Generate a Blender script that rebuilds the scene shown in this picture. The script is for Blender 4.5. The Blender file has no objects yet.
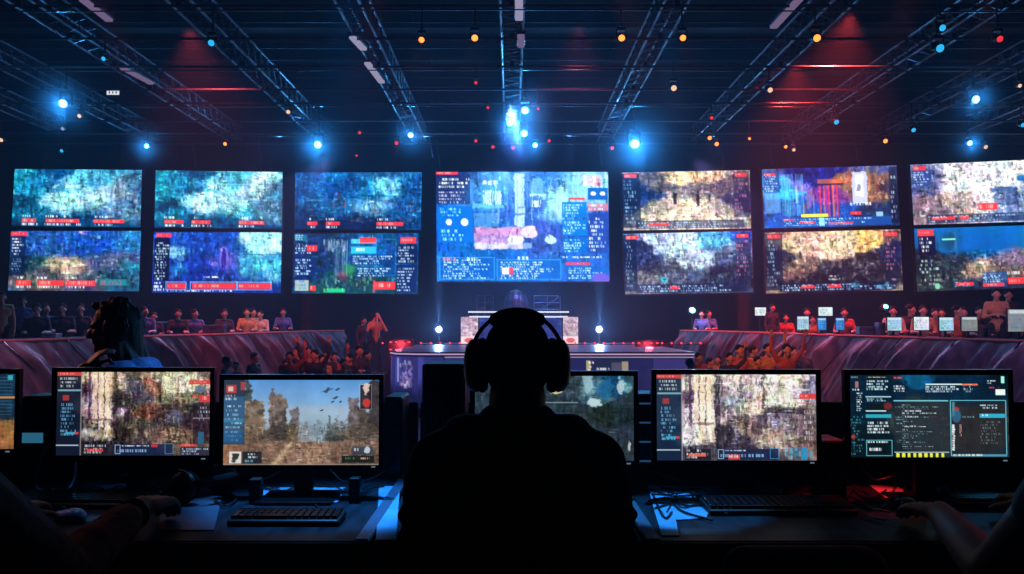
import bpy, bmesh, math, random
import numpy as np
from mathutils import Vector, Matrix, Euler

random.seed(7)
SC = bpy.context.scene
COL = SC.collection
PI = math.pi

# ------------------------------------------------------------------ camera
CAMZ = 1.29
F = 850.0
PITCH = math.atan(33 / 850.0)
cam_d = bpy.data.cameras.new('camera')
cam_d.sensor_width = 36.0
cam_d.lens = F / 1024 * 36.0
cam_d.clip_end = 200
cam = bpy.data.objects.new('camera', cam_d)
cam.location = (0, 0, CAMZ)
cam.rotation_euler = (PI / 2 + PITCH, 0, 0)
COL.objects.link(cam)
SC.camera = cam
SC.view_settings.view_transform = 'Standard'
SC.view_settings.look = 'None'
SC.cycles.use_denoising = True
SC.cycles.max_bounces = 6
SC.cycles.volume_bounces = 0
SC.cycles.sample_clamp_indirect = 4.0
SC.cycles.sample_clamp_direct = 0.0


def ray(px, py):
    u, v = (px - 512) / F, (287 - py) / F
    c, s = math.cos(PITCH), math.sin(PITCH)
    return Vector((u, c - v * s, s + v * c))


def at(px, py, Y):
    d = ray(px, py)
    t = Y / d.y
    return Vector((d.x * t, Y, CAMZ + d.z * t))


def at_z(px, py, z):
    d = ray(px, py)
    t = (z - CAMZ) / d.z
    return Vector((d.x * t, d.y * t, z))


def on_vplane(px, py, A, B):
    """where the ray through a pixel meets the vertical plane through A and B (x, y)"""
    d = ray(px, py)
    ex, ey = B[0] - A[0], B[1] - A[1]
    nx, ny = ey, -ex
    t = (A[0] * nx + A[1] * ny) / (d.x * nx + d.y * ny)
    return Vector((d.x * t, d.y * t, CAMZ + d.z * t))


# ------------------------------------------------------------------ materials
def lin(c):
    return tuple((x / 12.92 if x <= 0.04045 else ((x + 0.055) / 1.055) ** 2.4) for x in c)


def rgb(r, g, b):
    return lin((r / 255, g / 255, b / 255))


def new_mat(name):
    m = bpy.data.materials.new(name)
    m.use_nodes = True
    nt = m.node_tree
    for n in list(nt.nodes):
        nt.nodes.remove(n)
    out = nt.nodes.new('ShaderNodeOutputMaterial')
    return m, nt, out


def pbr(name, col, rough=0.5, metal=0.0, var=0.25, scale=8.0, bump=0.0, stretch=None, spec=0.5):
    """base colour varied by a noise, optional bump"""
    m, nt, out = new_mat(name)
    b = nt.nodes.new('ShaderNodeBsdfPrincipled')
    tc = nt.nodes.new('ShaderNodeTexCoord')
    mp = nt.nodes.new('ShaderNodeMapping')
    if stretch:
        mp.inputs['Scale'].default_value = stretch
    n = nt.nodes.new('ShaderNodeTexNoise')
    n.inputs['Scale'].default_value = scale
    n.inputs['Detail'].default_value = 5
    r = nt.nodes.new('ShaderNodeValToRGB')
    r.color_ramp.elements[0].position = 0.3
    r.color_ramp.elements[1].position = 0.72
    r.color_ramp.elements[0].color = tuple(max(0, x * (1 - var)) for x in col) + (1,)
    r.color_ramp.elements[1].color = tuple(min(1, x * (1 + var)) for x in col) + (1,)
    nt.links.new(tc.outputs['Object'], mp.inputs['Vector'])
    nt.links.new(mp.outputs['Vector'], n.inputs['Vector'])
    nt.links.new(n.outputs['Fac'], r.inputs['Fac'])
    nt.links.new(r.outputs['Color'], b.inputs['Base Color'])
    b.inputs['Roughness'].default_value = rough
    b.inputs['Metallic'].default_value = metal
    b.inputs['Specular IOR Level'].default_value = spec
    if bump:
        bp = nt.nodes.new('ShaderNodeBump')
        bp.inputs['Strength'].default_value = bump
        bp.inputs['Distance'].default_value = 0.02
        nt.links.new(n.outputs['Fac'], bp.inputs['Height'])
        nt.links.new(bp.outputs['Normal'], b.inputs['Normal'])
    nt.links.new(b.outputs['BSDF'], out.inputs['Surface'])
    return m


def glow(name, col, strength, sampled=False):
    m, nt, out = new_mat(name)
    e = nt.nodes.new('ShaderNodeEmission')
    e.inputs['Color'].default_value = tuple(col) + (1,)
    e.inputs['Strength'].default_value = strength
    nt.links.new(e.outputs['Emission'], out.inputs['Surface'])
    if not sampled:
        m.cycles.emission_sampling = 'NONE'
    return m


def screen_mat(name, strength=1.0):
    """a lit display: colours are carried by the mesh, with a fine pixel-row modulation"""
    m, nt, out = new_mat(name)
    a = nt.nodes.new('ShaderNodeAttribute')
    a.attribute_name = 'picture'
    e = nt.nodes.new('ShaderNodeEmission')
    e.inputs['Strength'].default_value = strength
    g = nt.nodes.new('ShaderNodeBsdfGlossy')
    g.inputs['Roughness'].default_value = 0.25
    g.inputs['Color'].default_value = (0.02, 0.02, 0.02, 1)
    ad = nt.nodes.new('ShaderNodeAddShader')
    nt.links.new(a.outputs['Color'], e.inputs['Color'])
    nt.links.new(e.outputs['Emission'], ad.inputs[0])
    nt.links.new(g.outputs['BSDF'], ad.inputs[1])
    nt.links.new(ad.outputs['Shader'], out.inputs['Surface'])
    m.cycles.emission_sampling = 'NONE'
    return m


M = {}
M['black_plastic'] = pbr('black_plastic', (0.006, 0.006, 0.008), 0.45, 0, 0.3, 30, spec=0.25)
M['black_gloss'] = pbr('black_gloss', (0.006, 0.006, 0.009), 0.18, 0, 0.3, 20, spec=0.3)
M['black_metal'] = pbr('black_metal', (0.014, 0.013, 0.017), 0.5, 0.5, 0.3, 20)
M['steel'] = pbr('steel', (0.085, 0.095, 0.13), 0.4, 0.7, 0.3, 6)
M['alu_dark'] = pbr('alu_dark', (0.06, 0.065, 0.085), 0.35, 0.9, 0.3, 12)
M['desk_top'] = pbr('desk_top', (0.013, 0.017, 0.027), 0.40, 0, 0.55, 5, 0.08, (6, 1, 6), spec=0.07)
M['desk_edge'] = pbr('desk_edge', (0.11, 0.13, 0.22), 0.35, 0.3, 0.2, 12)
M['desk_body'] = pbr('desk_body', (0.008, 0.009, 0.014), 0.6, 0, 0.3, 12, spec=0.2)
M['desk_blue'] = pbr('desk_blue', (0.16, 0.36, 0.62), 0.35, 0.0, 0.2, 10)  # blue of small desk things, and painted blue light on patches and cords
M['hoodie'] = pbr('hoodie', (0.006, 0.006, 0.008), 0.95, 0, 0.3, 60, 0.2, spec=0.08)
M['hair_dark'] = pbr('hair_dark', (0.010, 0.007, 0.006), 0.75, 0, 0.4, 60, 0.3, (1, 1, 0.3), spec=0.15)
M['hair_brown'] = pbr('hair_brown', (0.022, 0.010, 0.007), 0.6, 0, 0.5, 40, 0.4, (1, 1, 0.2), spec=0.3)
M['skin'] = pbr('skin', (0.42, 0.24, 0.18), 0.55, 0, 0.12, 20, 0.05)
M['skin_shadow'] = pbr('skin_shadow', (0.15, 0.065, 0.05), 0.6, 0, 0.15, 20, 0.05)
M['denim'] = pbr('denim', (0.10, 0.22, 0.55), 0.85, 0, 0.3, 40, 0.3)
M['sweater'] = pbr('sweater', (0.13, 0.05, 0.045), 0.9, 0, 0.3, 40, 0.2, spec=0.1)
M['trousers'] = pbr('trousers', (0.012, 0.013, 0.02), 0.9, 0, 0.3, 30)
M['shirt_light'] = pbr('shirt_light', (0.45, 0.38, 0.36), 0.85, 0, 0.2, 15)
M['shirt_red'] = pbr('shirt_red', (0.35, 0.08, 0.06), 0.85, 0, 0.2, 15)
M['shirt_dark'] = pbr('shirt_dark', (0.03, 0.03, 0.045), 0.85, 0, 0.2, 15)
M['shirt_blue'] = pbr('shirt_blue', (0.08, 0.16, 0.42), 0.85, 0, 0.2, 15)
M['shirt_tan'] = pbr('shirt_tan', (0.40, 0.22, 0.12), 0.85, 0, 0.2, 15)
M['cable'] = pbr('cable', (0.010, 0.010, 0.013), 0.28, 0, 0.3, 30, spec=0.6)
M['floor_hall'] = pbr('floor_hall', (0.03, 0.032, 0.05), 0.4, 0, 0.4, 3)
M['platform'] = pbr('platform', (0.012, 0.012, 0.018), 0.7, 0, 0.4, 6)
M['wall'] = pbr('wall', (0.020, 0.017, 0.030), 0.9, 0, 0.3, 0.7)
M['ceiling'] = pbr('ceiling', (0.006, 0.005, 0.008), 0.95, 0, 0.5, 0.8)
M['cloth'] = pbr('cloth', (0.12, 0.085, 0.115), 0.55, 0, 0.45, 1.6, 0.35, (3, 3, 0.7))
M['table'] = pbr('table', (0.10, 0.10, 0.16), 0.35, 0, 0.3, 6)
M['stage_deck'] = pbr('stage_deck', (0.07, 0.08, 0.15), 0.35, 0, 0.3, 3)
M['rail_blue'] = pbr('rail_blue', (0.07, 0.09, 0.16), 0.4, 0.6, 0.3, 8)
M['screen_led'] = screen_mat('screen_led', 1.25)
M['screen_lcd'] = screen_mat('screen_lcd', 1.0)
M['screen_dim'] = screen_mat('screen_dim', 1.0)

# ------------------------------------------------------------------ mesh helpers
class MB:
    def __init__(s):
        s.v, s.f, s.m = [], [], []

    def add(s, vs, fs, mi=0):
        o = len(s.v)
        s.v += [tuple(v) for v in vs]
        s.f += [tuple(i + o for i in f) for f in fs]
        s.m += [mi] * len(fs)

    def box(s, c, d, rot=None, bev=0.0, mi=0):
        hx, hy, hz = d[0] / 2, d[1] / 2, d[2] / 2
        R = rot.to_matrix() if isinstance(rot, Euler) else (rot if rot is not None else Matrix.Identity(3))
        c = Vector(c)
        if bev <= 0:
            vs = [c + R @ Vector((x * hx, y * hy, z * hz)) for z in (-1, 1) for y in (-1, 1) for x in (-1, 1)]
            s.add(vs, [(0, 2, 3, 1), (4, 5, 7, 6), (0, 1, 5, 4), (2, 6, 7, 3), (0, 4, 6, 2), (1, 3, 7, 5)], mi)
            return
        bm = bmesh.new()
        bmesh.ops.create_cube(bm, size=1)
        for v in bm.verts:
            v.co = Vector((v.co.x * d[0], v.co.y * d[1], v.co.z * d[2]))
        bmesh.ops.bevel(bm, geom=bm.edges[:], offset=min(bev, min(d) * 0.45), segments=2, profile=0.5, affect='EDGES')
        bm.verts.index_update()
        s.add([c + R @ v.co for v in bm.verts], [[v.index for v in f.verts] for f in bm.faces], mi)
        bm.free()

    def tube(s, pts, r, seg=8, mi=0, closed_ends=True):
        pts = [Vector(p) for p in pts]
        rs = r if isinstance(r, (list, tuple)) else [r] * len(pts)
        n = len(pts)
        ref = None
        vs = []
        for i, p in enumerate(pts):
            t = (pts[min(i + 1, n - 1)] - pts[max(i - 1, 0)])
            if t.length < 1e-9:
                t = Vector((0, 0, 1))
            t.normalize()
            if ref is None:
                ref = Vector((0, 0, 1)) if abs(t.z) < 0.9 else Vector((1, 0, 0))
            a = t.cross(ref)
            if a.length < 1e-6:
                a = t.orthogonal()
            a.normalize()
            b = a.cross(t).normalized()
            ref = b
            for k in range(seg):
                an = 2 * PI * k / seg
                vs.append(p + (a * math.cos(an) + b * math.sin(an)) * rs[i])
        fs = []
        for i in range(n - 1):
            for k in range(seg):
                k2 = (k + 1) % seg
                fs.append((i * seg + k, i * seg + k2, (i + 1) * seg + k2, (i + 1) * seg + k))
        if closed_ends:
            fs.append(tuple(range(seg - 1, -1, -1)))
            fs.append(tuple((n - 1) * seg + k for k in range(seg)))
        s.add(vs, fs, mi)

    def lathe(s, prof, seg=20, M4=None, mi=0):
        """prof: (r, z) list; axis z"""
        M4 = M4 or Matrix.Identity(4)
        vs, fs = [], []
        for r, z in prof:
            for k in range(seg):
                a = 2 * PI * k / seg
                vs.append(M4 @ Vector((r * math.cos(a), r * math.sin(a), z)))
        n = len(prof)
        for i in range(n - 1):
            for k in range(seg):
                k2 = (k + 1) % seg
                fs.append((i * seg + k, i * seg + k2, (i + 1) * seg + k2, (i + 1) * seg + k))
        fs.append(tuple(range(seg - 1, -1, -1)))
        fs.append(tuple((n - 1) * seg + k for k in range(seg)))
        s.add(vs, fs, mi)

    def ball(s, c, r, R=None, seg=16, rings=10, mi=0):
        """ellipsoid with radii r"""
        if not isinstance(r, (tuple, list)):
            r = (r, r, r)
        R = R if R is not None else Matrix.Identity(3)
        c = Vector(c)
        vs = [c + R @ Vector((0, 0, r[2]))]
        for i in range(1, rings):
            ph = PI * i / rings
            for k in range(seg):
                a = 2 * PI * k / seg
                vs.append(c + R @ Vector((r[0] * math.sin(ph) * math.cos(a), r[1] * math.sin(ph) * math.sin(a), r[2] * math.cos(ph))))
        vs.append(c + R @ Vector((0, 0, -r[2])))
        fs = [(0, 1 + k, 1 + (k + 1) % seg) for k in range(seg)]
        for i in range(rings - 2):
            for k in range(seg):
                k2 = (k + 1) % seg
                fs.append((1 + i * seg + k, 1 + (i + 1) * seg + k, 1 + (i + 1) * seg + k2, 1 + i * seg + k2))
        L = len(vs) - 1
        o = 1 + (rings - 2) * seg
        fs += [(L, o + (k + 1) % seg, o + k) for k in range(seg)]
        s.add(vs, fs, mi)

    def cap(s, a, b, ra, rb=None, seg=12):
        """tapered capsule"""
        rb = ra if rb is None else rb
        a, b = Vector(a), Vector(b)
        t = (b - a)
        if t.length < 1e-6:
            s.ball(a, ra)
            return
        t.normalize()
        pts, rs = [], []
        for k in range(5):
            an = PI / 2 * (1 - k / 4.0)
            pts.append(a - t * ra * math.sin(an)); rs.append(max(ra * math.cos(an), 1e-4))
        for k in range(5):
            an = PI / 2 * k / 4.0
            pts.append(b + t * rb * math.sin(an)); rs.append(max(rb * math.cos(an), 1e-4))
        x = t.orthogonal().normalized()
        y = t.cross(x)
        vs, fs = [], []
        for p, r in zip(pts, rs):
            for k in range(seg):
                an = 2 * PI * k / seg
                vs.append(p + (x * math.cos(an) + y * math.sin(an)) * r)
        n = len(pts)
        for i in range(n - 1):
            for k in range(seg):
                k2 = (k + 1) % seg
                fs.append((i * seg + k, i * seg + k2, (i + 1) * seg + k2, (i + 1) * seg + k))
        fs.append(tuple(range(seg - 1, -1, -1)))
        fs.append(tuple((n - 1) * seg + k for k in range(seg)))
        s.add(vs, fs)

    def mesh(s, name):
        me = bpy.data.meshes.new(name)
        me.from_pydata(s.v, [], s.f)
        if any(s.m):
            me.polygons.foreach_set('material_index', s.m)
        me.update()
        return me


def link(name, me, mats, parent=None, smooth=False, fix=True):
    if fix and isinstance(me, bpy.types.Mesh):
        bm = bmesh.new(); bm.from_mesh(me)
        bmesh.ops.recalc_face_normals(bm, faces=bm.faces[:])
        bm.to_mesh(me); bm.free()
    if smooth:
        me.polygons.foreach_set('use_smooth', [True] * len(me.polygons))
        if smooth != 'full':
            try:
                me.set_sharp_from_angle(angle=math.radians(40))
            except Exception:
                pass
    o = bpy.data.objects.new(name, me)
    if not isinstance(mats, (list, tuple)):
        mats = [mats]
    if len(me.materials) == 0:
        for m in mats:
            me.materials.append(M[m] if isinstance(m, str) else m)
    COL.objects.link(o)
    if parent is not None:
        o.parent = parent
    return o


def build(name, mb, mats, parent=None, smooth=False):
    return link(name, mb.mesh(name), mats, parent, smooth)


def tag(o, label=None, cat=None, group=None, kind=None):
    if label: o['label'] = label
    if cat: o['category'] = cat
    if group: o['group'] = group
    if kind: o['kind'] = kind
    return o


def thing(name, label, cat, loc=(0, 0, 0), rz=0.0, group=None):
    o = bpy.data.objects.new(name, None)
    o.empty_display_size = 0.1
    o.location = loc
    o.rotation_euler = (0, 0, rz)
    COL.objects.link(o)
    return tag(o, label, cat, group)


def copy_tree(o, parent=None):
    c = o.copy()
    COL.objects.link(c)
    c.parent = parent
    for ch in list(o.children):
        copy_tree(ch, c)
    return c


def lights(kind, name, loc, col, power, target=None, size=0.05, angle=60, blend=0.5):
    d = bpy.data.lights.new(name, kind)
    d.color = col
    d.energy = power
    if kind == 'SPOT':
        d.spot_size = math.radians(angle)
        d.spot_blend = blend if angle < 60 else 1.0
    if kind in ('SPOT', 'POINT'):
        d.shadow_soft_size = size
    if kind == 'AREA':
        d.size = size
    o = bpy.data.objects.new(name, d)
    o.location = loc
    if target is not None:
        q = (Vector(target) - Vector(loc)).to_track_quat('-Z', 'Y')
        o.rotation_euler = q.to_euler()
    COL.objects.link(o)
    return o


ORD = ['first', 'second', 'third', 'fourth', 'fifth', 'sixth', 'seventh', 'eighth', 'ninth', 'tenth', 'eleventh', 'twelfth',
       'thirteenth', 'fourteenth', 'fifteenth', 'sixteenth', 'seventeenth', 'eighteenth', 'nineteenth', 'twentieth']

# ------------------------------------------------------------------ painter for lit displays
class Paint:
    def __init__(s, w, h, seed, bg=(10, 12, 20)):
        s.w, s.h = w, h
        s.r = np.random.RandomState(seed)
        s.a = np.zeros((h, w, 3), float) + np.array(bg, float)
        s.Y, s.X = np.mgrid[0:h, 0:w]
        s.X = (s.X + 0.5) / w
        s.Y = (s.Y + 0.5) / h

    def vn(s, fx, fy):
        gx, gy = max(2, int(fx)), max(2, int(fy))
        g = s.r.rand(gy + 2, gx + 2)
        x, y = s.X * gx, s.Y * gy
        xi, yi = x.astype(int), y.astype(int)
        u, v = x - xi, y - yi
        u, v = u * u * (3 - 2 * u), v * v * (3 - 2 * v)
        return (g[yi, xi] * (1 - u) + g[yi, xi + 1] * u) * (1 - v) + (g[yi + 1, xi] * (1 - u) + g[yi + 1, xi + 1] * u) * v

    def fbm(s, fx, fy, oc=4):
        t, amp, tot = 0, 1.0, 0
        for k in range(oc):
            t = t + amp * s.vn(fx, fy); tot += amp
            fx *= 2; fy *= 2; amp *= 0.75
        return t / tot

    def box(s, x0, y0, x1, y1):
        return (s.X >= x0) & (s.X < x1) & (s.Y >= y0) & (s.Y < y1)

    def mix(s, mask, col, a=1.0):
        m = (mask * a)[..., None] if not np.isscalar(mask) else mask * a
        s.a = s.a * (1 - m) + np.array(col, float) * m

    def rect(s, x0, y0, x1, y1, col, a=1.0):
        s.mix(s.box(x0, y0, x1, y1).astype(float), col, a)

    def field(s, blobs):
        """smooth blend of coloured blobs: (cx, cy, r, col)"""
        W = np.zeros((s.h, s.w)); C = np.zeros_like(s.a)
        jx = (s.fbm(7, 6, 5) - 0.5) * 0.16
        jy = (s.fbm(7, 6, 5) - 0.5) * 0.16
        for cx, cy, rr, col in blobs:
            w = np.exp(-(((s.X - cx + jx) / rr) ** 2 + ((s.Y - cy + jy) / rr) ** 2) * 2.6) + 1e-6
            W += w; C += w[..., None] * np.array(col, float)
        s.a = C / W[..., None]

    def tex(s, amt, fx, fy, oc=3, box=None, chroma=0.15):
        n = (0.45 * s.fbm(fx * 0.5, fy * 0.4, oc + 1) + 0.3 * s.fbm(fx * 1.6, fy * 0.25, 2) + 0.25 * s.fbm(fx * 0.3, fy * 1.8, 2) - 0.5) * 2.6
        mult = np.clip(1 + amt * n * 1.35, 0.15, 1.8)
        cc = np.stack([1 + chroma * 0.45 * (s.vn(fx * 0.5, fy * 0.5) - 0.5) * 2 for _ in range(3)], -1)
        new = s.a * mult[..., None] * cc
        if box:
            m = s.box(*box)[..., None]
            s.a = np.where(m, new, s.a)
        else:
            s.a = new

    def debris(s, n, pal, box=(0, 0, 1, 1), wr=(0.004, 0.03), hr=(0.008, 0.06), a=0.7, keep=0.5):
        x0, y0, x1, y1 = box
        for _ in range(n):
            cx = x0 + s.r.rand() * (x1 - x0); cy = y0 + s.r.rand() * (y1 - y0)
            w = wr[0] + s.r.rand() ** 2 * (wr[1] - wr[0]); h = hr[0] + s.r.rand() ** 2 * (hr[1] - hr[0])
            i0, i1 = int(max(cx - w / 2, x0) * s.w), int(min(cx + w / 2, x1) * s.w) + 1
            j0, j1 = int(max(cy - h / 2, y0) * s.h), int(min(cy + h / 2, y1) * s.h) + 1
            if j1 <= j0 or i1 <= i0 or i0 >= s.w or j0 >= s.h:
                continue
            c = np.array(pal[s.r.randint(len(pal))], float)
            loc = s.a[j0:j1, i0:i1].mean((0, 1))
            c = c * keep + (1 - keep) * np.clip(loc * (0.35 + 1.3 * s.r.rand()), 0, 255)
            aa = a * (0.4 + 0.6 * s.r.rand())
            s.a[j0:j1, i0:i1] = s.a[j0:j1, i0:i1] * (1 - aa) + c * aa

    def warp(s, amp=0.012, f=26, box=(0, 0, 1, 1)):
        dx = (s.fbm(f, f * 0.7, 2) - 0.5) * 2 * amp * s.w
        dy = (s.fbm(f, f * 0.7, 2) - 0.5) * 2 * amp * s.h * 1.6
        J, I = np.mgrid[0:s.h, 0:s.w]
        I2 = np.clip((I + dx).round().astype(int), int(box[0] * s.w), max(int(box[2] * s.w) - 1, 0))
        J2 = np.clip((J + dy).round().astype(int), int(box[1] * s.h), max(int(box[3] * s.h) - 1, 0))
        m = s.box(*box)[..., None]
        s.a = np.where(m, s.a[J2, I2], s.a)

    def soft(s, k=0.5):
        b = s.a.copy()
        b[1:-1, 1:-1] = (s.a[:-2, 1:-1] + s.a[2:, 1:-1] + s.a[1:-1, :-2] + s.a[1:-1, 2:]) / 4
        s.a = s.a * (1 - k) + b * k

    def text(s, x0, y0, x1, y1, rows, col=(225, 235, 245), fill=0.75, a=0.95):
        rh = (y1 - y0) / rows
        for k in range(rows):
            j0 = int(round((y0 + k * rh) * s.h)); j1 = max(j0 + 1, int(round((y0 + (k + 0.62) * rh) * s.h)))
            x = x0
            end = x0 + (x1 - x0) * (0.55 + 0.45 * s.r.rand())
            while x < end:
                i = int(x * s.w)
                if s.r.rand() < fill and i < s.w:
                    aa = a * (0.45 + 0.55 * s.r.rand())
                    s.a[j0:j1, i:i + 1] = s.a[j0:j1, i:i + 1] * (1 - aa) + np.array(col, float) * aa
                x += 1.0 / s.w
                if s.r.rand() < 0.12:
                    x += 2.0 / s.w

    def frame(s, x0, y0, x1, y1, col, a=0.9, t=1):
        i0, i1, j0, j1 = int(x0 * s.w), int(x1 * s.w) - 1, int(y0 * s.h), int(y1 * s.h) - 1
        for sl in ((slice(j0, j0 + t), slice(i0, i1)), (slice(j1, j1 + t), slice(i0, i1 + t)), (slice(j0, j1), slice(i0, i0 + t)), (slice(j0, j1), slice(i1, i1 + t))):
            s.a[sl] = s.a[sl] * (1 - a) + np.array(col, float) * a

    def tower(s, x0, x1, ytop, ybot, col, jag=0.05, amt=0.5, lean=0.0, fx=40, fy=30, a=1.0):
        n = s.vn(26, 3)[0] * 0 + np.interp(s.X[0], np.linspace(0, 1, 40), s.r.rand(40)) * jag
        edge = (np.interp(s.X[0] * 1.0, np.linspace(0, 1, 60), s.r.rand(60)) - 0.5) * 0.0
        m = (s.X > x0 + lean * (s.Y - ytop)) & (s.X < x1 + lean * (s.Y - ytop)) & (s.Y > ytop + n[None, :]) & (s.Y < ybot)
        mult = np.clip(1 + amt * (s.fbm(fx * 0.5, fy * 0.5, 4) - 0.5) * 2.6, 0.2, 1.7)
        c = np.array(col, float) * mult[..., None]
        mm = (m * a)[..., None]
        s.a = s.a * (1 - mm) + c * mm

    def ell(s, cx, cy, rx, ry, col, a=1.0, soft=0.15, rough=0.0):
        d = ((s.X - cx) / rx) ** 2 + ((s.Y - cy) / ry) ** 2
        if rough:
            d = d * np.clip(1 + rough * (s.fbm(22, 16) - 0.5) * 4, 0.45, 3)
        m = np.clip((1 - d) / soft, 0, 1)
        s.mix(m, col, a)

    def hpanel(s, x0, y0, x1, y1, rows, bg=(8, 26, 52), a=0.85, col=(190, 220, 245), fill=0.6):
        s.rect(x0, y0, x1, y1, bg, a)
        if rows:
            s.text(x0 + 0.06 * (x1 - x0), y0 + 0.1 * (y1 - y0), x1 - 0.06 * (x1 - x0), y1, min(int(rows * 1.5 + 0.5), max(1, int((y1 - y0) * s.h / 2.6))), col, fill)

    def redbar(s, x0, y0, x1, y1, col=(225, 58, 62), a=0.92, txt=True):
        s.rect(x0, y0, x1, y1, col, a)
        if txt:
            s.text(x0 + 0.01, y0 + 0.2 * (y1 - y0), x1 - 0.01, y1, 1, (250, 190, 185), 0.6, 0.75)

    def out(s, gain=1.0):
        c = np.clip(s.a / 255.0, 0, 1)
        l = np.where(c <= 0.04045, c / 12.92, ((c + 0.055) / 1.055) ** 2.4) * gain
        return l


def picture_mesh(name, quad, P, gain=1.0):
    """quad: TL, TR, BL, BR as Vectors; one vertex per picture cell"""
    w, h = P.w, P.h
    col = P.out(gain)
    TL, TR, BL, BR = [np.array(q) for q in quad]
    u = np.linspace(0, 1, w)[None, :, None]
    v = np.linspace(0, 1, h)[:, None, None]
    pos = (TL * (1 - u) + TR * u) * (1 - v) + (BL * (1 - u) + BR * u) * v
    me = bpy.data.meshes.new(name)
    nv, nf = w * h, (w - 1) * (h - 1)
    me.vertices.add(nv)
    me.vertices.foreach_set('co', pos.reshape(-1).astype(np.float32))
    j, i = np.mgrid[0:h - 1, 0:w - 1]
    a = (j * w + i).reshape(-1)
    idx = np.stack([a, a + w, a + w + 1, a + 1], 1).reshape(-1)
    me.loops.add(nf * 4)
    me.loops.foreach_set('vertex_index', idx.astype(np.int32))
    me.polygons.add(nf)
    me.polygons.foreach_set('loop_start', np.arange(0, nf * 4, 4, dtype=np.int32))
    me.update(calc_edges=True)
    me.polygons.foreach_set('use_smooth', [True] * nf)
    at_ = me.color_attributes.new('picture', 'FLOAT_COLOR', 'POINT')
    c4 = np.concatenate([col.reshape(-1, 3), np.ones((nv, 1))], 1)
    at_.data.foreach_set('color', c4.reshape(-1).astype(np.float32))
    return me
# ------------------------------------------------------------------ what each display shows
WHITE = (235, 240, 248)
RED = (222, 56, 60)
ICE = [(190, 235, 245), (90, 190, 215), (30, 110, 160), (14, 50, 90), (225, 245, 250), (60, 150, 180)]


def grain(P, box=(0, 0, 1, 0.9), n=700, vert=0.6, k=0.45):
    """fine broken strokes taken from the local colours, mostly upright"""
    x0, y0, x1, y1 = box
    for pas in range(2):
        nn = int(n * (vert if pas == 0 else 1 - vert))
        for _ in range(nn):
            cx = x0 + P.r.rand() * (x1 - x0); cy = y0 + P.r.rand() * (y1 - y0)
            w = 1 + P.r.randint(2) if pas == 0 else 2 + P.r.randint(max(2, P.w // 30))
            h = 2 + P.r.randint(max(2, P.h // 14)) if pas == 0 else 1 + P.r.randint(2)
            i0 = int(cx * P.w); j0 = int(cy * P.h)
            i1, j1 = min(i0 + w, int(x1 * P.w)), min(j0 + h, int(y1 * P.h))
            if i1 <= i0 or j1 <= j0: continue
            L = P.a[j0:j1, i0:i1].mean((0, 1))
            f = P.r.choice([0.25, 0.5, 0.7, 0.8, 1.2, 1.4, 1.8])
            c = np.clip(L * f + (18 if f > 1 else 0), 0, 245)
            P.a[j0:j1, i0:i1] = P.a[j0:j1, i0:i1] * k + c * (1 - k)
    P.warp(0.007, 26, box)
    P.soft(0.2)


def hud_bottom(P, bars, y0=0.86, y1=0.93):
    for x0, x1 in bars:
        P.redbar(x0, y0, x1, y1)
        P.text(x0, y1 + 0.005, x1 + 0.04, y1 + 0.07, 1, WHITE, 0.55)
        P.text(x0, y0 - 0.06, x0 + (x1 - x0) * 0.7, y0 - 0.005, 1, WHITE, 0.5)


def led_ice(seed, dark_right):
    P = Paint(176, 80, seed)
    b = [(0.05, 0.3, 0.16, (32, 130, 165)), (0.2, 0.25, 0.12, (26, 110, 150)), (0.33, 0.3, 0.12, (24, 92, 130)), (0.48, 0.25, 0.14, (120, 195, 218)), (0.42, 0.6, 0.2, (150, 218, 232)),
         (0.2, 0.75, 0.15, (20, 100, 135)), (0.1, 0.6, 0.12, (14, 60, 92)), (0.62, 0.2, 0.15, (60, 140, 175)), (0.65, 0.55, 0.16, (135, 190, 210)), (0.8, 0.35, 0.14, (120, 150, 175)),
         (0.93, 0.3, 0.12, (45, 85, 125)), (0.85, 0.7, 0.16, (70, 110, 145)), (0.5, 0.92, 0.3, (14, 60, 95)), (0.35, 0.08, 0.1, (10, 70, 120))]
    if not dark_right:
        b += [(0.78, 0.25, 0.14, (170, 215, 228)), (0.92, 0.4, 0.1, (60, 120, 150)), (0.68, 0.7, 0.15, (40, 150, 170))]
    P.field(b)
    P.tex(0.55, 34, 22, 3, chroma=0.2)
    P.debris(260, ICE, (0, 0, 1, 0.86), (0.006, 0.03), (0.012, 0.09), 0.5)
    P.debris(90, [(8, 40, 70), (6, 30, 60), (12, 60, 90)], (0, 0, 1, 0.9), (0.006, 0.02), (0.02, 0.16), 0.6)
    P.debris(60, [(235, 250, 250), (205, 240, 248)], (0.3, 0.2, 0.75, 0.8), (0.01, 0.06), (0.02, 0.06), 0.55)
    if dark_right:
        P.debris(80, [(170, 160, 170), (120, 90, 110), (60, 60, 90), (190, 195, 210)], (0.7, 0.05, 1, 0.8), (0.01, 0.03), (0.02, 0.1), 0.5)
    grain(P, n=900)
    hud_bottom(P, [(0.08, 0.19), (0.26, 0.52), (0.63, 0.87)] if dark_right else [(0.08, 0.23), (0.29, 0.44), (0.66, 0.86)])
    return P


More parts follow.
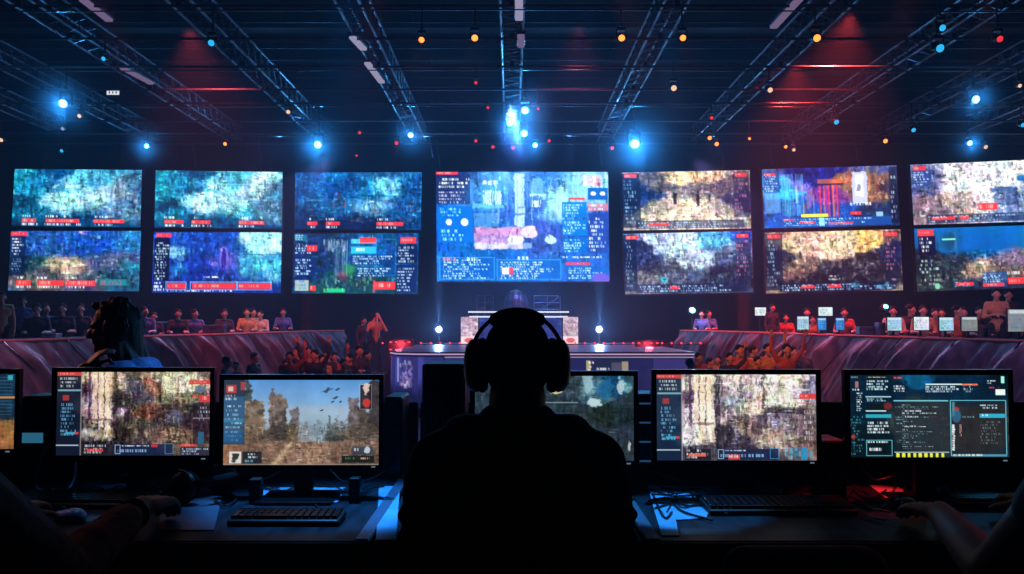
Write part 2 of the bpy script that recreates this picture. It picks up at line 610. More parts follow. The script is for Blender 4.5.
def led_canyon(seed):
    P = Paint(176, 80, seed)
    P.field([(0.3, 0.15, 0.25, (36, 78, 150)), (0.6, 0.2, 0.25, (26, 72, 155)), (0.9, 0.2, 0.15, (40, 110, 170)), (0.45, 0.6, 0.16, (165, 140, 125)), (0.3, 0.75, 0.16, (80, 80, 85)),
             (0.15, 0.55, 0.12, (24, 55, 65)), (0.75, 0.5, 0.2, (70, 80, 125)), (0.85, 0.75, 0.2, (36, 80, 105)), (0.6, 0.8, 0.15, (70, 70, 95)), (0.95, 0.6, 0.1, (35, 120, 145))])
    P.tex(0.5, 36, 22, 3, chroma=0.25)
    P.debris(150, [(20, 40, 50), (60, 70, 80), (120, 120, 120), (30, 90, 100)], (0.1, 0.5, 1, 0.85), (0.01, 0.05), (0.01, 0.06), 0.5)
    P.debris(40, [(215, 190, 160), (195, 165, 140)], (0.3, 0.48, 0.55, 0.72), (0.02, 0.1), (0.01, 0.05), 0.6)
    P.debris(30, [(70, 150, 230), (90, 170, 220)], (0.15, 0, 0.95, 0.5), (0.005, 0.012), (0.05, 0.3), 0.5)
    P.debris(4, [(220, 235, 250), (230, 110, 190)], (0.5, 0.0, 0.7, 0.15), (0.02, 0.05), (0.02, 0.05), 0.9)
    grain(P, n=900)
    P.rect(0, 0.05, 0.12, 0.75, (14, 26, 60), 0.6)
    P.redbar(0.0, 0.02, 0.13, 0.09)
    P.text(0.02, 0.12, 0.11, 0.42, 6, WHITE, 0.7)
    P.text(0.02, 0.46, 0.1, 0.7, 6, (110, 140, 190), 0.5)
    hud_bottom(P, [(0.06, 0.17), (0.22, 0.42), (0.43, 0.66)], 0.82, 0.91)
    P.rect(0.7, 0.8, 0.9, 0.9, (30, 130, 150), 0.8); P.text(0.7, 0.82, 0.9, 0.9, 2, RED, 0.6)
    return P


def led_gate(seed):
    P = Paint(176, 80, seed)
    P.field([(0.35, 0.2, 0.2, (20, 64, 150)), (0.35, 0.6, 0.2, (18, 50, 135)), (0.55, 0.5, 0.12, (70, 75, 170)), (0.2, 0.3, 0.08, (130, 200, 225)), (0.22, 0.6, 0.08, (30, 110, 180)), (0.83, 0.2, 0.13, (150, 215, 228)),
             (0.85, 0.6, 0.2, (60, 150, 190)), (0.6, 0.9, 0.3, (22, 50, 120)), (0.66, 0.25, 0.08, (20, 80, 160))])
    P.tex(0.45, 40, 20, 3, chroma=0.2)
    P.debris(60, [(120, 100, 220), (190, 130, 220), (70, 90, 210), (30, 50, 150)], (0.45, 0.2, 0.66, 0.75), (0.004, 0.01), (0.06, 0.3), 0.6)
    P.ell(0.55, 0.42, 0.035, 0.2, (150, 120, 220), 0.5)
    P.ell(0.55, 0.46, 0.02, 0.2, (30, 30, 120), 0.8)
    P.debris(120, ICE, (0.68, 0.05, 1, 0.8), (0.006, 0.03), (0.02, 0.1), 0.5)
    P.rect(0.68, 0.36, 1.0, 0.38, (14, 60, 110), 0.8)
    P.debris(30, ICE, (0.14, 0, 0.25, 0.8), (0.01, 0.03), (0.03, 0.12), 0.5)
    grain(P, n=700, vert=0.8)
    P.hpanel(0.01, 0.1, 0.13, 0.8, 9, (8, 20, 46), 0.85)
    P.redbar(0.02, 0.03, 0.14, 0.09)
    P.text(0.4, 0.72, 0.56, 0.77, 1, WHITE, 0.7)
    for x0, x1 in [(0.12, 0.26), (0.31, 0.65), (0.67, 0.92)]:
        P.redbar(x0, 0.84, x1, 0.93)
        P.frame(x0 - 0.01, 0.82, x1 + 0.01, 0.95, (190, 210, 240), 0.6)
    P.text(0.02, 0.82, 0.1, 0.98, 3, WHITE, 0.6)
    P.text(0.12, 0.95, 0.92, 1.0, 1, WHITE, 0.45)
    return P


def led_bluecity(seed):
    P = Paint(176, 80, seed)
    P.field([(0.1, 0.3, 0.18, (14, 62, 118)), (0.25, 0.25, 0.14, (24, 96, 165)), (0.4, 0.3, 0.12, (12, 58, 115)), (0.55, 0.4, 0.14, (32, 108, 165)), (0.75, 0.3, 0.1, (95, 180, 220)), (0.92, 0.35, 0.14, (28, 84, 140)),
             (0.6, 0.62, 0.15, (95, 155, 195)), (0.3, 0.65, 0.2, (28, 84, 135)), (0.15, 0.8, 0.2, (12, 40, 80)), (0.85, 0.75, 0.2, (20, 64, 115)), (0.5, 0.95, 0.3, (10, 34, 70))])
    P.tex(0.5, 44, 20, 3, chroma=0.2)
    P.debris(200, [(18, 70, 130), (50, 140, 200), (120, 200, 235), (8, 36, 74), (30, 90, 130)], (0, 0, 1, 0.85), (0.004, 0.02), (0.03, 0.2), 0.5)
    P.debris(100, [(150, 205, 235), (90, 165, 205), (180, 120, 140)], (0, 0.45, 1, 0.85), (0.02, 0.07), (0.01, 0.03), 0.5)
    P.debris(6, [(200, 60, 80)], (0.3, 0.3, 0.4, 0.6), (0.01, 0.02), (0.04, 0.1), 0.6)
    grain(P, n=900)
    hud_bottom(P, [(0.1, 0.18), (0.25, 0.36), (0.65, 0.86)])
    return P


def led_hud(seed):
    P = Paint(176, 80, seed)
    P.field([(0.3, 0.4, 0.2, (26, 55, 95)), (0.6, 0.4, 0.2, (22, 92, 150)), (0.85, 0.4, 0.2, (20, 66, 120)), (0.1, 0.5, 0.2, (14, 45, 95)), (0.45, 0.75, 0.2, (24, 70, 80))])
    P.tex(0.4, 40, 24, 3, chroma=0.3)
    grain(P, n=700)
    for k in range(9):
        x = 0.33 + k * 0.012
        P.rect(x, 0.12, x + 0.006, 0.7, (150, 190, 215), 0.15 + 0.5 * P.r.rand())
    P.debris(40, [(190, 210, 225)], (0.24, 0.1, 0.42, 0.3), (0.004, 0.008), (0.05, 0.2), 0.6)
    P.ell(0.45, 0.6, 0.06, 0.14, (60, 170, 90), 0.5, 0.9, 0.6); P.ell(0.4, 0.7, 0.06, 0.1, (190, 70, 120), 0.4, 0.9, 0.6)
    P.hpanel(0.01, 0.02, 0.1, 0.12, 2, (30, 110, 140)); P.hpanel(0.01, 0.15, 0.18, 0.35, 3, (14, 40, 90)); P.redbar(0.11, 0.2, 0.19, 0.3)
    P.hpanel(0.01, 0.4, 0.18, 0.7, 4, (16, 46, 100), 0.8)
    P.hpanel(0.46, 0.1, 0.66, 0.18, 1, (60, 190, 220)); P.redbar(0.53, 0.08, 0.66, 0.16, txt=False)
    P.rect(0.46, 0.23, 0.66, 0.34, (50, 180, 210), 0.9); P.text(0.5, 0.25, 0.6, 0.33, 1, WHITE, 0.8)
    P.hpanel(0.46, 0.36, 0.82, 0.52, 3, (12, 60, 120)); P.hpanel(0.5, 0.56, 0.85, 0.72, 3, (14, 70, 130), 0.7)
    P.frame(0.66, 0.1, 0.82, 0.7, (60, 150, 200), 0.5)
    P.redbar(0.85, 0.08, 0.98, 0.17); P.hpanel(0.83, 0.2, 0.99, 0.5, 4, (18, 30, 70)); P.hpanel(0.83, 0.53, 0.99, 0.97, 5, (20, 40, 90))
    P.rect(0.02, 0.78, 0.13, 0.95, (190, 200, 190), 0.75); P.text(0.02, 0.78, 0.13, 0.95, 3, (60, 130, 190), 0.6); P.redbar(0.14, 0.86, 0.19, 0.95)
    P.rect(0.25, 0.91, 0.42, 0.98, (40, 190, 120), 0.9); P.debris(60, [(180, 210, 220), (60, 100, 120), (190, 70, 90)], (0.2, 0.7, 0.64, 0.95), (0.004, 0.012), (0.02, 0.08), 0.7)
    P.redbar(0.65, 0.8, 0.82, 0.93); P.rect(0.64, 0.78, 0.66, 0.97, (225, 90, 90), 0.6)
    return P


def led_main(seed):
    P = Paint(232, 148, seed)
    P.field([(0.3, 0.2, 0.2, (70, 130, 205)), (0.5, 0.15, 0.15, (60, 100, 190)), (0.45, 0.35, 0.15, (52, 92, 185)), (0.75, 0.25, 0.16, (130, 178, 228)), (0.62, 0.1, 0.12, (60, 115, 200)), (0.62, 0.65, 0.16, (66, 86, 180)),
             (0.1, 0.5, 0.2, (24, 84, 175)), (0.9, 0.5, 0.16, (40, 80, 170)), (0.4, 0.85, 0.3, (26, 90, 178)), (0.8, 0.85, 0.2, (40, 90, 180)), (0.1, 0.1, 0.16, (36, 50, 115))])
    P.tex(0.3, 44, 26, 3, chroma=0.12)
    grain(P, n=700, vert=0.75, k=0.5)
    for k in range(26):
        x = 0.26 + P.r.rand() * 0.48
        P.rect(x, 0.02 + P.r.rand() * 0.2, x + 0.005, 0.3 + P.r.rand() * 0.3, (170, 205, 240) if k % 2 else (30, 70, 160), 0.4)
    P.rect(0.455, 0.02, 0.51, 0.5, (205, 220, 245), 0.72); P.rect(0.47, 0.02, 0.475, 0.5, (90, 130, 205), 0.7); P.rect(0.495, 0.05, 0.499, 0.5, (90, 130, 205), 0.7)
    P.rect(0.455, 0.38, 0.52, 0.4, (60, 90, 180), 0.7)
    for k in range(8):
        P.rect(0.27 + k * 0.014, 0.17, 0.277 + k * 0.014, 0.3, (225, 235, 248), 0.8)
    P.text(0.28, 0.08, 0.38, 0.14, 1, WHITE, 0.8)
    P.rect(0.22, 0.3, 0.4, 0.33, (110, 180, 225), 0.7)
    P.rect(0.55, 0.25, 0.64, 0.34, (60, 90, 170), 0.7); P.text(0.56, 0.26, 0.63, 0.36, 1, (245, 245, 250), 0.85)
    P.rect(0.56, 0.06, 0.62, 0.2, (130, 185, 225), 0.5); P.rect(0.54, 0.2, 0.64, 0.22, (180, 215, 240), 0.8)
    P.ell(0.72, 0.3, 0.05, 0.18, (170, 205, 235), 0.6, 0.6)
    P.tower(0.22, 0.5, 0.5, 0.7, (172, 132, 196), 0.02, 0.35)
    P.rect(0.22, 0.52, 0.5, 0.57, (205, 120, 170), 0.45); P.ell(0.54, 0.55, 0.05, 0.06, (225, 185, 215), 0.85); P.rect(0.22, 0.65, 0.55, 0.7, (190, 205, 240), 0.5)
    P.ell(0.46, 0.62, 0.05, 0.04, (215, 225, 248), 0.7); P.ell(0.66, 0.62, 0.03, 0.04, (205, 225, 245), 0.8, rough=0.6)
    P.debris(40, [(120, 80, 150), (90, 70, 150)], (0.23, 0.58, 0.45, 0.66), (0.004, 0.01), (0.02, 0.05), 0.6)
    grain(P, (0.2, 0, 0.75, 0.76), 260, 0.7, 0.5)
    P.hpanel(0.0, 0.02, 0.2, 0.3, 0, (34, 34, 80), 0.6); P.redbar(0.0, 0.0, 0.13, 0.025)
    P.text(0.02, 0.06, 0.2, 0.16, 3, WHITE, 0.65); P.text(0.02, 0.18, 0.2, 0.3, 4, (200, 190, 220), 0.6)
    P.hpanel(0.01, 0.32, 0.21, 0.64, 0, (10, 100, 196), 0.8); P.text(0.03, 0.33, 0.2, 0.42, 3, (140, 200, 240), 0.45)
    P.ell(0.075, 0.46, 0.018, 0.03, WHITE, 0.9); P.ell(0.165, 0.46, 0.022, 0.035, WHITE, 0.9); P.text(0.03, 0.53, 0.2, 0.64, 3, (170, 220, 250), 0.5)
    P.rect(0.22, 0.38, 0.36, 0.5, (130, 170, 220), 0.4)
    P.hpanel(0.73, 0.28, 0.87, 0.42, 3, (14, 104, 190), 0.85); P.rect(0.77, 0.235, 0.86, 0.255, RED, 0.85); P.hpanel(0.73, 0.44, 0.87, 0.58, 3, (14, 110, 196), 0.85); P.hpanel(0.73, 0.6, 0.87, 0.74, 3, (12, 96, 186), 0.85)
    P.rect(0.85, 0.03, 0.96, 0.13, (190, 170, 215), 0.8); P.debris(20, [(220, 70, 110), (240, 240, 250)], (0.85, 0.04, 0.96, 0.13), (0.01, 0.02), (0.02, 0.05), 0.9)
    P.rect(0.88, 0.15, 0.995, 0.26, (16, 80, 170), 0.9); P.ell(0.91, 0.2, 0.016, 0.02, WHITE); P.ell(0.965, 0.2, 0.016, 0.02, WHITE)
    P.hpanel(0.88, 0.29, 0.995, 0.36, 1, (200, 110, 130), 0.8); P.hpanel(0.88, 0.38, 0.995, 0.74, 6, (44, 64, 150), 0.7, WHITE, 0.4)
    P.hpanel(0.02, 0.78, 0.34, 0.98, 6, (12, 84, 176), 0.8, (210, 235, 250), 0.5); P.text(0.04, 0.78, 0.12, 0.83, 1, (240, 130, 140), 0.8); P.text(0.18, 0.78, 0.28, 0.83, 1, WHITE, 0.85)
    P.hpanel(0.35, 0.8, 0.72, 0.98, 5, (16, 90, 180), 0.7, WHITE, 0.5); P.text(0.47, 0.77, 0.58, 0.82, 1, WHITE, 0.9); P.rect(0.38, 0.87, 0.42, 0.93, (235, 235, 240), 0.9); P.rect(0.42, 0.87, 0.445, 0.93, (225, 60, 80), 0.9)
    P.frame(0.02, 0.78, 0.34, 0.98, (90, 170, 230), 0.6); P.frame(0.35, 0.8, 0.72, 0.98, (90, 170, 230), 0.6)
    P.redbar(0.745, 0.825, 0.89, 0.845); P.hpanel(0.75, 0.86, 0.99, 0.98, 3, (20, 86, 176), 0.7); P.ell(0.95, 0.97, 0.06, 0.06, (120, 80, 190), 0.8, 0.5)
    P.text(0.72, 0.77, 0.97, 0.79, 1, WHITE, 0.7)
    P.a = np.clip(P.a * np.array((1.0, 1.08, 1.02)), 0, 250)
    return P


def led_ruin(seed, blobs, pal, left, redr, bars, top=None):
    P = Paint(176, 80, seed)
    P.field(blobs)
    P.tex(0.6, 44, 26, 3, chroma=0.2)
    P.debris(260, pal, (0.0, 0.03, 1.0, 0.85), (0.004, 0.02), (0.012, 0.09), 0.6)
    if top: top(P)
    grain(P, n=1100)
    if left:
        P.rect(0, 0.02, left, 0.95, (10, 22, 48), 0.62); P.text(0.02, 0.14, left - 0.02, 0.9, 12, (150, 190, 225), 0.4, 0.8)
    P.redbar(0.02, 0.04, 0.12, 0.1)
    if redr:
        P.rect(0.87, 0.03, 0.99, 0.8, (20, 24, 56), 0.5); P.redbar(0.88, 0.05, 0.97, 0.11); P.text(0.88, 0.15, 0.98, 0.75, 9, (190, 120, 150), 0.4, 0.8)
    P.rect(0.1, 0.84, 0.95, 0.98, (14, 26, 60), 0.55)
    P.text(0.12, 0.86, 0.95, 0.98, 3, (170, 205, 240), 0.5)
    for x0, x1 in bars:
        P.redbar(x0, 0.87, x1, 0.92)
    return P


GREY = [(30, 28, 40), (70, 70, 85), (130, 125, 130), (190, 180, 170), (20, 24, 40), (95, 80, 80), (60, 70, 110)]


def led_plaza(seed):
    def top(P):
        P.debris(60, [(222, 212, 190), (190, 175, 150), (235, 228, 208)], (0.2, 0.56, 0.82, 0.82), (0.03, 0.12), (0.02, 0.05), 0.6)
        P.rect(0.4, 0.36, 0.425, 0.56, (28, 26, 40), 0.9); P.rect(0.58, 0.34, 0.605, 0.6, (24, 22, 36), 0.9); P.rect(0.67, 0.4, 0.685, 0.55, (40, 36, 50), 0.8)
    return led_ruin(seed, [(0.1, 0.4, 0.16, (20, 46, 95)), (0.3, 0.2, 0.12, (90, 85, 95)), (0.45, 0.12, 0.1, (215, 185, 150)), (0.62, 0.1, 0.1, (210, 175, 135)), (0.5, 0.7, 0.22, (205, 195, 175)), (0.3, 0.6, 0.1, (130, 125, 120)),
                           (0.8, 0.3, 0.12, (100, 85, 95)), (0.92, 0.5, 0.12, (40, 44, 80)), (0.75, 0.65, 0.12, (150, 140, 135)), (0.55, 0.35, 0.12, (120, 110, 120))], GREY, 0.14, True, [(0.2, 0.36)], top)


def led_factory(seed):
    def top(P):
        P.debris(70, [(215, 230, 245), (150, 190, 220), (90, 120, 160), (235, 240, 240)], (0.28, 0.05, 0.72, 0.55), (0.006, 0.03), (0.03, 0.16), 0.6)
        P.debris(30, [(60, 150, 220), (110, 190, 230)], (0.6, 0.03, 0.8, 0.35), (0.006, 0.02), (0.05, 0.2), 0.6)
        P.rect(0.28, 0.72, 0.34, 0.8, (40, 170, 190), 0.9); P.debris(60, [(14, 18, 36), (28, 30, 50)], (0.0, 0.4, 1, 0.9), (0.01, 0.03), (0.03, 0.12), 0.7)
        P.debris(50, [(200, 205, 215), (150, 160, 180)], (0.02, 0.6, 0.4, 0.85), (0.006, 0.02), (0.03, 0.09), 0.6)
    return led_ruin(seed, [(0.1, 0.4, 0.16, (40, 52, 95)), (0.38, 0.2, 0.14, (170, 195, 220)), (0.55, 0.45, 0.14, (150, 170, 195)), (0.7, 0.15, 0.1, (70, 150, 210)), (0.25, 0.6, 0.12, (50, 50, 70)), (0.85, 0.35, 0.14, (80, 95, 130)),
                           (0.2, 0.8, 0.14, (110, 110, 125)), (0.8, 0.7, 0.16, (36, 44, 66)), (0.5, 0.85, 0.2, (60, 70, 95)), (0.93, 0.1, 0.08, (30, 80, 190))], GREY, 0.1, True, [(0.35, 0.42)], top)


def led_neon(seed):
    P = Paint(176, 80, seed)
    P.field([(0.05, 0.3, 0.1, (60, 130, 200)), (0.2, 0.4, 0.1, (40, 160, 230)), (0.3, 0.3, 0.08, (110, 110, 220)), (0.42, 0.15, 0.12, (22, 40, 120)), (0.5, 0.5, 0.12, (120, 60, 140)), (0.62, 0.25, 0.08, (150, 100, 80)), (0.78, 0.4, 0.14, (130, 90, 75)),
             (0.93, 0.4, 0.1, (60, 50, 70)), (0.4, 0.9, 0.3, (20, 80, 160)), (0.8, 0.9, 0.2, (30, 50, 90))])
    P.tex(0.4, 40, 24, 3, chroma=0.25)
    grain(P, n=700, vert=0.8)
    for k in range(14):
        x = 0.14 + k * 0.012
        P.rect(x, 0.1, x + 0.005, 0.8, (120, 215, 250), 0.2 + 0.5 * P.r.rand())
    P.debris(24, [(230, 110, 190), (240, 190, 220), (190, 120, 230)], (0.22, 0.3, 0.38, 0.75), (0.006, 0.014), (0.08, 0.25), 0.7)
    for k in range(9):
        P.rect(0.42 + k * 0.016, 0.28, 0.43 + k * 0.016, 0.82, [(220, 60, 80), (60, 40, 110), (235, 120, 60), (150, 60, 160)][k % 4], 0.75)
    P.rect(0.41, 0.2, 0.6, 0.27, (215, 110, 70), 0.6); P.rect(0.41, 0.27, 0.6, 0.3, (30, 24, 70), 0.8)
    P.debris(80, [(190, 140, 90), (90, 60, 50), (215, 170, 120), (60, 44, 44)], (0.6, 0.02, 0.92, 0.7), (0.006, 0.02), (0.03, 0.14), 0.6)
    P.rect(0.665, 0.1, 0.77, 0.62, (176, 186, 215), 0.95); P.rect(0.69, 0.14, 0.745, 0.5, (212, 220, 240), 0.8); P.rect(0.7, 0.3, 0.72, 0.42, (90, 96, 130), 0.7); P.warp(0.01, 20, (0.6, 0.02, 0.92, 0.7))
    P.text(0.64, 0.6, 0.84, 0.68, 1, WHITE, 0.6)
    P.hpanel(0.01, 0.05, 0.13, 0.4, 5, (24, 70, 140), 0.7); P.redbar(0.02, 0.08, 0.1, 0.12); P.rect(0.01, 0.42, 0.13, 0.75, (130, 170, 200), 0.5)
    P.rect(0.28, 0.77, 0.48, 0.82, (240, 220, 70), 0.95); P.redbar(0.64, 0.75, 0.72, 0.8)
    P.hpanel(0.1, 0.84, 0.95, 0.98, 3, (16, 80, 160), 0.8, (170, 220, 250), 0.55); P.redbar(0.14, 0.85, 0.22, 0.88); P.redbar(0.26, 0.9, 0.38, 0.93); P.redbar(0.48, 0.92, 0.66, 0.95)
    P.rect(0.41, 0.84, 0.45, 0.98, (150, 220, 250), 0.8); P.rect(0.83, 0.76, 0.88, 0.84, (150, 200, 220), 0.8)
    P.rect(0.94, 0.03, 1.0, 0.95, (20, 26, 50), 0.7); P.text(0.945, 0.1, 0.99, 0.9, 10, (160, 180, 210), 0.4)
    return P


def led_rock(seed):
    def top(P):
        P.debris(90, [(228, 200, 172), (200, 165, 140), (110, 80, 70), (240, 222, 198)], (0.2, 0.03, 0.7, 0.6), (0.008, 0.03), (0.03, 0.2), 0.55)
        P.debris(30, [(235, 195, 120), (245, 215, 150), (200, 140, 80)], (0.66, 0.03, 0.84, 0.35), (0.01, 0.03), (0.03, 0.1), 0.7)
        P.rect(0.66, 0.36, 0.84, 0.5, (40, 34, 40), 0.8)
        P.debris(70, [(20, 18, 26), (40, 34, 40), (12, 12, 20)], (0.15, 0.5, 0.9, 0.85), (0.01, 0.04), (0.02, 0.08), 0.75)
        P.debris(26, [(190, 195, 205), (120, 125, 140)], (0.42, 0.5, 0.85, 0.68), (0.006, 0.014), (0.03, 0.08), 0.6)
        P.text(0.45, 0.72, 0.58, 0.82, 2, WHITE, 0.8)
    P = led_ruin(seed, [(0.07, 0.5, 0.12, (40, 42, 56)), (0.3, 0.2, 0.12, (185, 155, 135)), (0.48, 0.25, 0.14, (215, 185, 160)), (0.25, 0.6, 0.12, (125, 100, 92)), (0.6, 0.2, 0.1, (205, 175, 150)), (0.75, 0.2, 0.1, (215, 165, 100)),
                        (0.5, 0.75, 0.2, (36, 32, 44)), (0.8, 0.65, 0.15, (44, 40, 54)), (0.93, 0.4, 0.1, (40, 44, 80))], [(60, 50, 52), (160, 135, 120), (210, 185, 165), (36, 30, 36), (100, 80, 76)], 0.13, True, [(0.26, 0.36), (0.46, 0.55)], top)
    P.debris(16, [(60, 200, 225), (90, 170, 220)], (0.6, 0.86, 0.9, 0.97), (0.01, 0.03), (0.03, 0.06), 0.9)
    return P


def led_white(seed):
    def top(P):
        P.debris(240, [(238, 240, 248), (205, 212, 230), (150, 158, 185), (90, 92, 120), (245, 245, 250)], (0.28, 0.02, 0.98, 0.75), (0.006, 0.022), (0.015, 0.08), 0.7)
        P.debris(80, [(190, 150, 120), (215, 190, 165), (80, 60, 66)], (0.05, 0.02, 0.45, 0.8), (0.006, 0.024), (0.02, 0.08), 0.6)
        P.rect(0.6, 0.42, 0.8, 0.5, (26, 60, 120), 0.7); P.rect(0.62, 0.5, 0.8, 0.72, (50, 70, 120), 0.6)
    P = led_ruin(seed, [(0.1, 0.3, 0.14, (70, 80, 125)), (0.35, 0.3, 0.14, (195, 200, 218)), (0.55, 0.3, 0.16, (220, 224, 236)), (0.75, 0.25, 0.14, (215, 220, 235)), (0.35, 0.65, 0.14, (165, 145, 140)), (0.15, 0.7, 0.14, (120, 105, 120)), (0.75, 0.7, 0.14, (110, 130, 175)),
                        (0.93, 0.5, 0.1, (120, 140, 180)), (0.55, 0.65, 0.12, (200, 200, 215))], GREY, 0.0, False, [(0.14, 0.32), (0.36, 0.42)], top)
    P.redbar(0.5, 0.68, 0.64, 0.79); P.rect(0.8, 0.26, 1.0, 0.34, (20, 100, 170), 0.9); P.redbar(0.88, 0.14, 1.0, 0.18); P.hpanel(0.02, 0.1, 0.16, 0.36, 4, (40, 60, 130), 0.6)
    return P


def led_valley(seed):
    P = Paint(176, 80, seed)
    P.field([(0.5, 0.15, 0.3, (22, 92, 158)), (0.85, 0.15, 0.2, (26, 100, 168)), (0.3, 0.2, 0.1, (26, 70, 110)), (0.1, 0.5, 0.12, (30, 36, 50)), (0.3, 0.55, 0.12, (42, 52, 64)), (0.5, 0.7, 0.14, (180, 150, 130)), (0.75, 0.5, 0.14, (110, 95, 120)), (0.92, 0.5, 0.1, (90, 80, 100)),
             (0.7, 0.75, 0.14, (120, 105, 100)), (0.25, 0.85, 0.14, (44, 50, 54)), (0.6, 0.95, 0.3, (36, 40, 60))])
    P.tex(0.5, 40, 24, 3, box=(0, 0.36, 1, 1), chroma=0.2)
    P.tex(0.12, 20, 8, 2, box=(0, 0, 1, 0.36))
    P.debris(150, [(26, 30, 38), (70, 76, 84), (130, 120, 115), (190, 165, 140), (90, 70, 80)], (0.15, 0.4, 1, 0.88), (0.006, 0.04), (0.012, 0.05), 0.6)
    P.debris(14, [(60, 80, 100)], (0.15, 0.05, 0.35, 0.45), (0.01, 0.02), (0.1, 0.3), 0.6)
    grain(P, (0, 0.4, 1, 0.95), n=800)
    P.redbar(0.03, 0.03, 0.15, 0.12); P.rect(0.03, 0.13, 0.16, 0.42, (24, 16, 44), 0.8); P.text(0.04, 0.15, 0.15, 0.4, 4, WHITE, 0.5)
    P.rect(0.21, 0.17, 0.31, 0.2, (130, 225, 190), 0.9); P.text(0.03, 0.5, 0.2, 0.92, 7, (170, 200, 200), 0.35)
    P.ell(0.16, 0.92, 0.02, 0.05, (130, 210, 170), 0.8)
    P.hpanel(0.28, 0.85, 0.46, 0.95, 2, (30, 60, 90)); P.redbar(0.3, 0.88, 0.43, 0.93)
    P.hpanel(0.5, 0.72, 0.68, 0.96, 5, (40, 80, 140), 0.7, (190, 220, 245)); P.redbar(0.5, 0.9, 0.66, 0.95)
    P.redbar(0.69, 0.83, 0.84, 0.93); P.redbar(0.8, 0.72, 0.98, 0.8); P.text(0.69, 0.72, 0.8, 0.8, 1, WHITE, 0.7)
    return P


# --- desk monitors
def lcd_side_hud(P, warm):
    P.rect(0.0, 0.0, 0.16, 1.0, (12, 34, 62) if not warm else (14, 24, 46), 0.85)
    P.redbar(0.005, 0.005, 0.155, 0.05, (226, 70, 62))
    P.text(0.02, 0.07, 0.14, 0.2, 3, (220, 230, 235), 0.7)
    P.rect(0.01, 0.215, 0.155, 0.235, (140, 195, 210), 0.8)
    P.rect(0.04, 0.28, 0.08, 0.34, (190, 60, 60), 0.8)
    P.text(0.03, 0.38, 0.13, 0.78, 9, (110, 180, 225), 0.6)
    P.rect(0.06, 0.72, 0.14, 0.75, (60, 190, 225), 0.8); P.rect(0.12, 0.72, 0.15, 0.745, RED, 0.8)
    P.rect(0.0, 0.87, 0.15, 0.885, (205, 225, 235), 0.8)
    P.rect(0.155, 0.0, 0.165, 1.0, (190, 185, 180), 0.55)


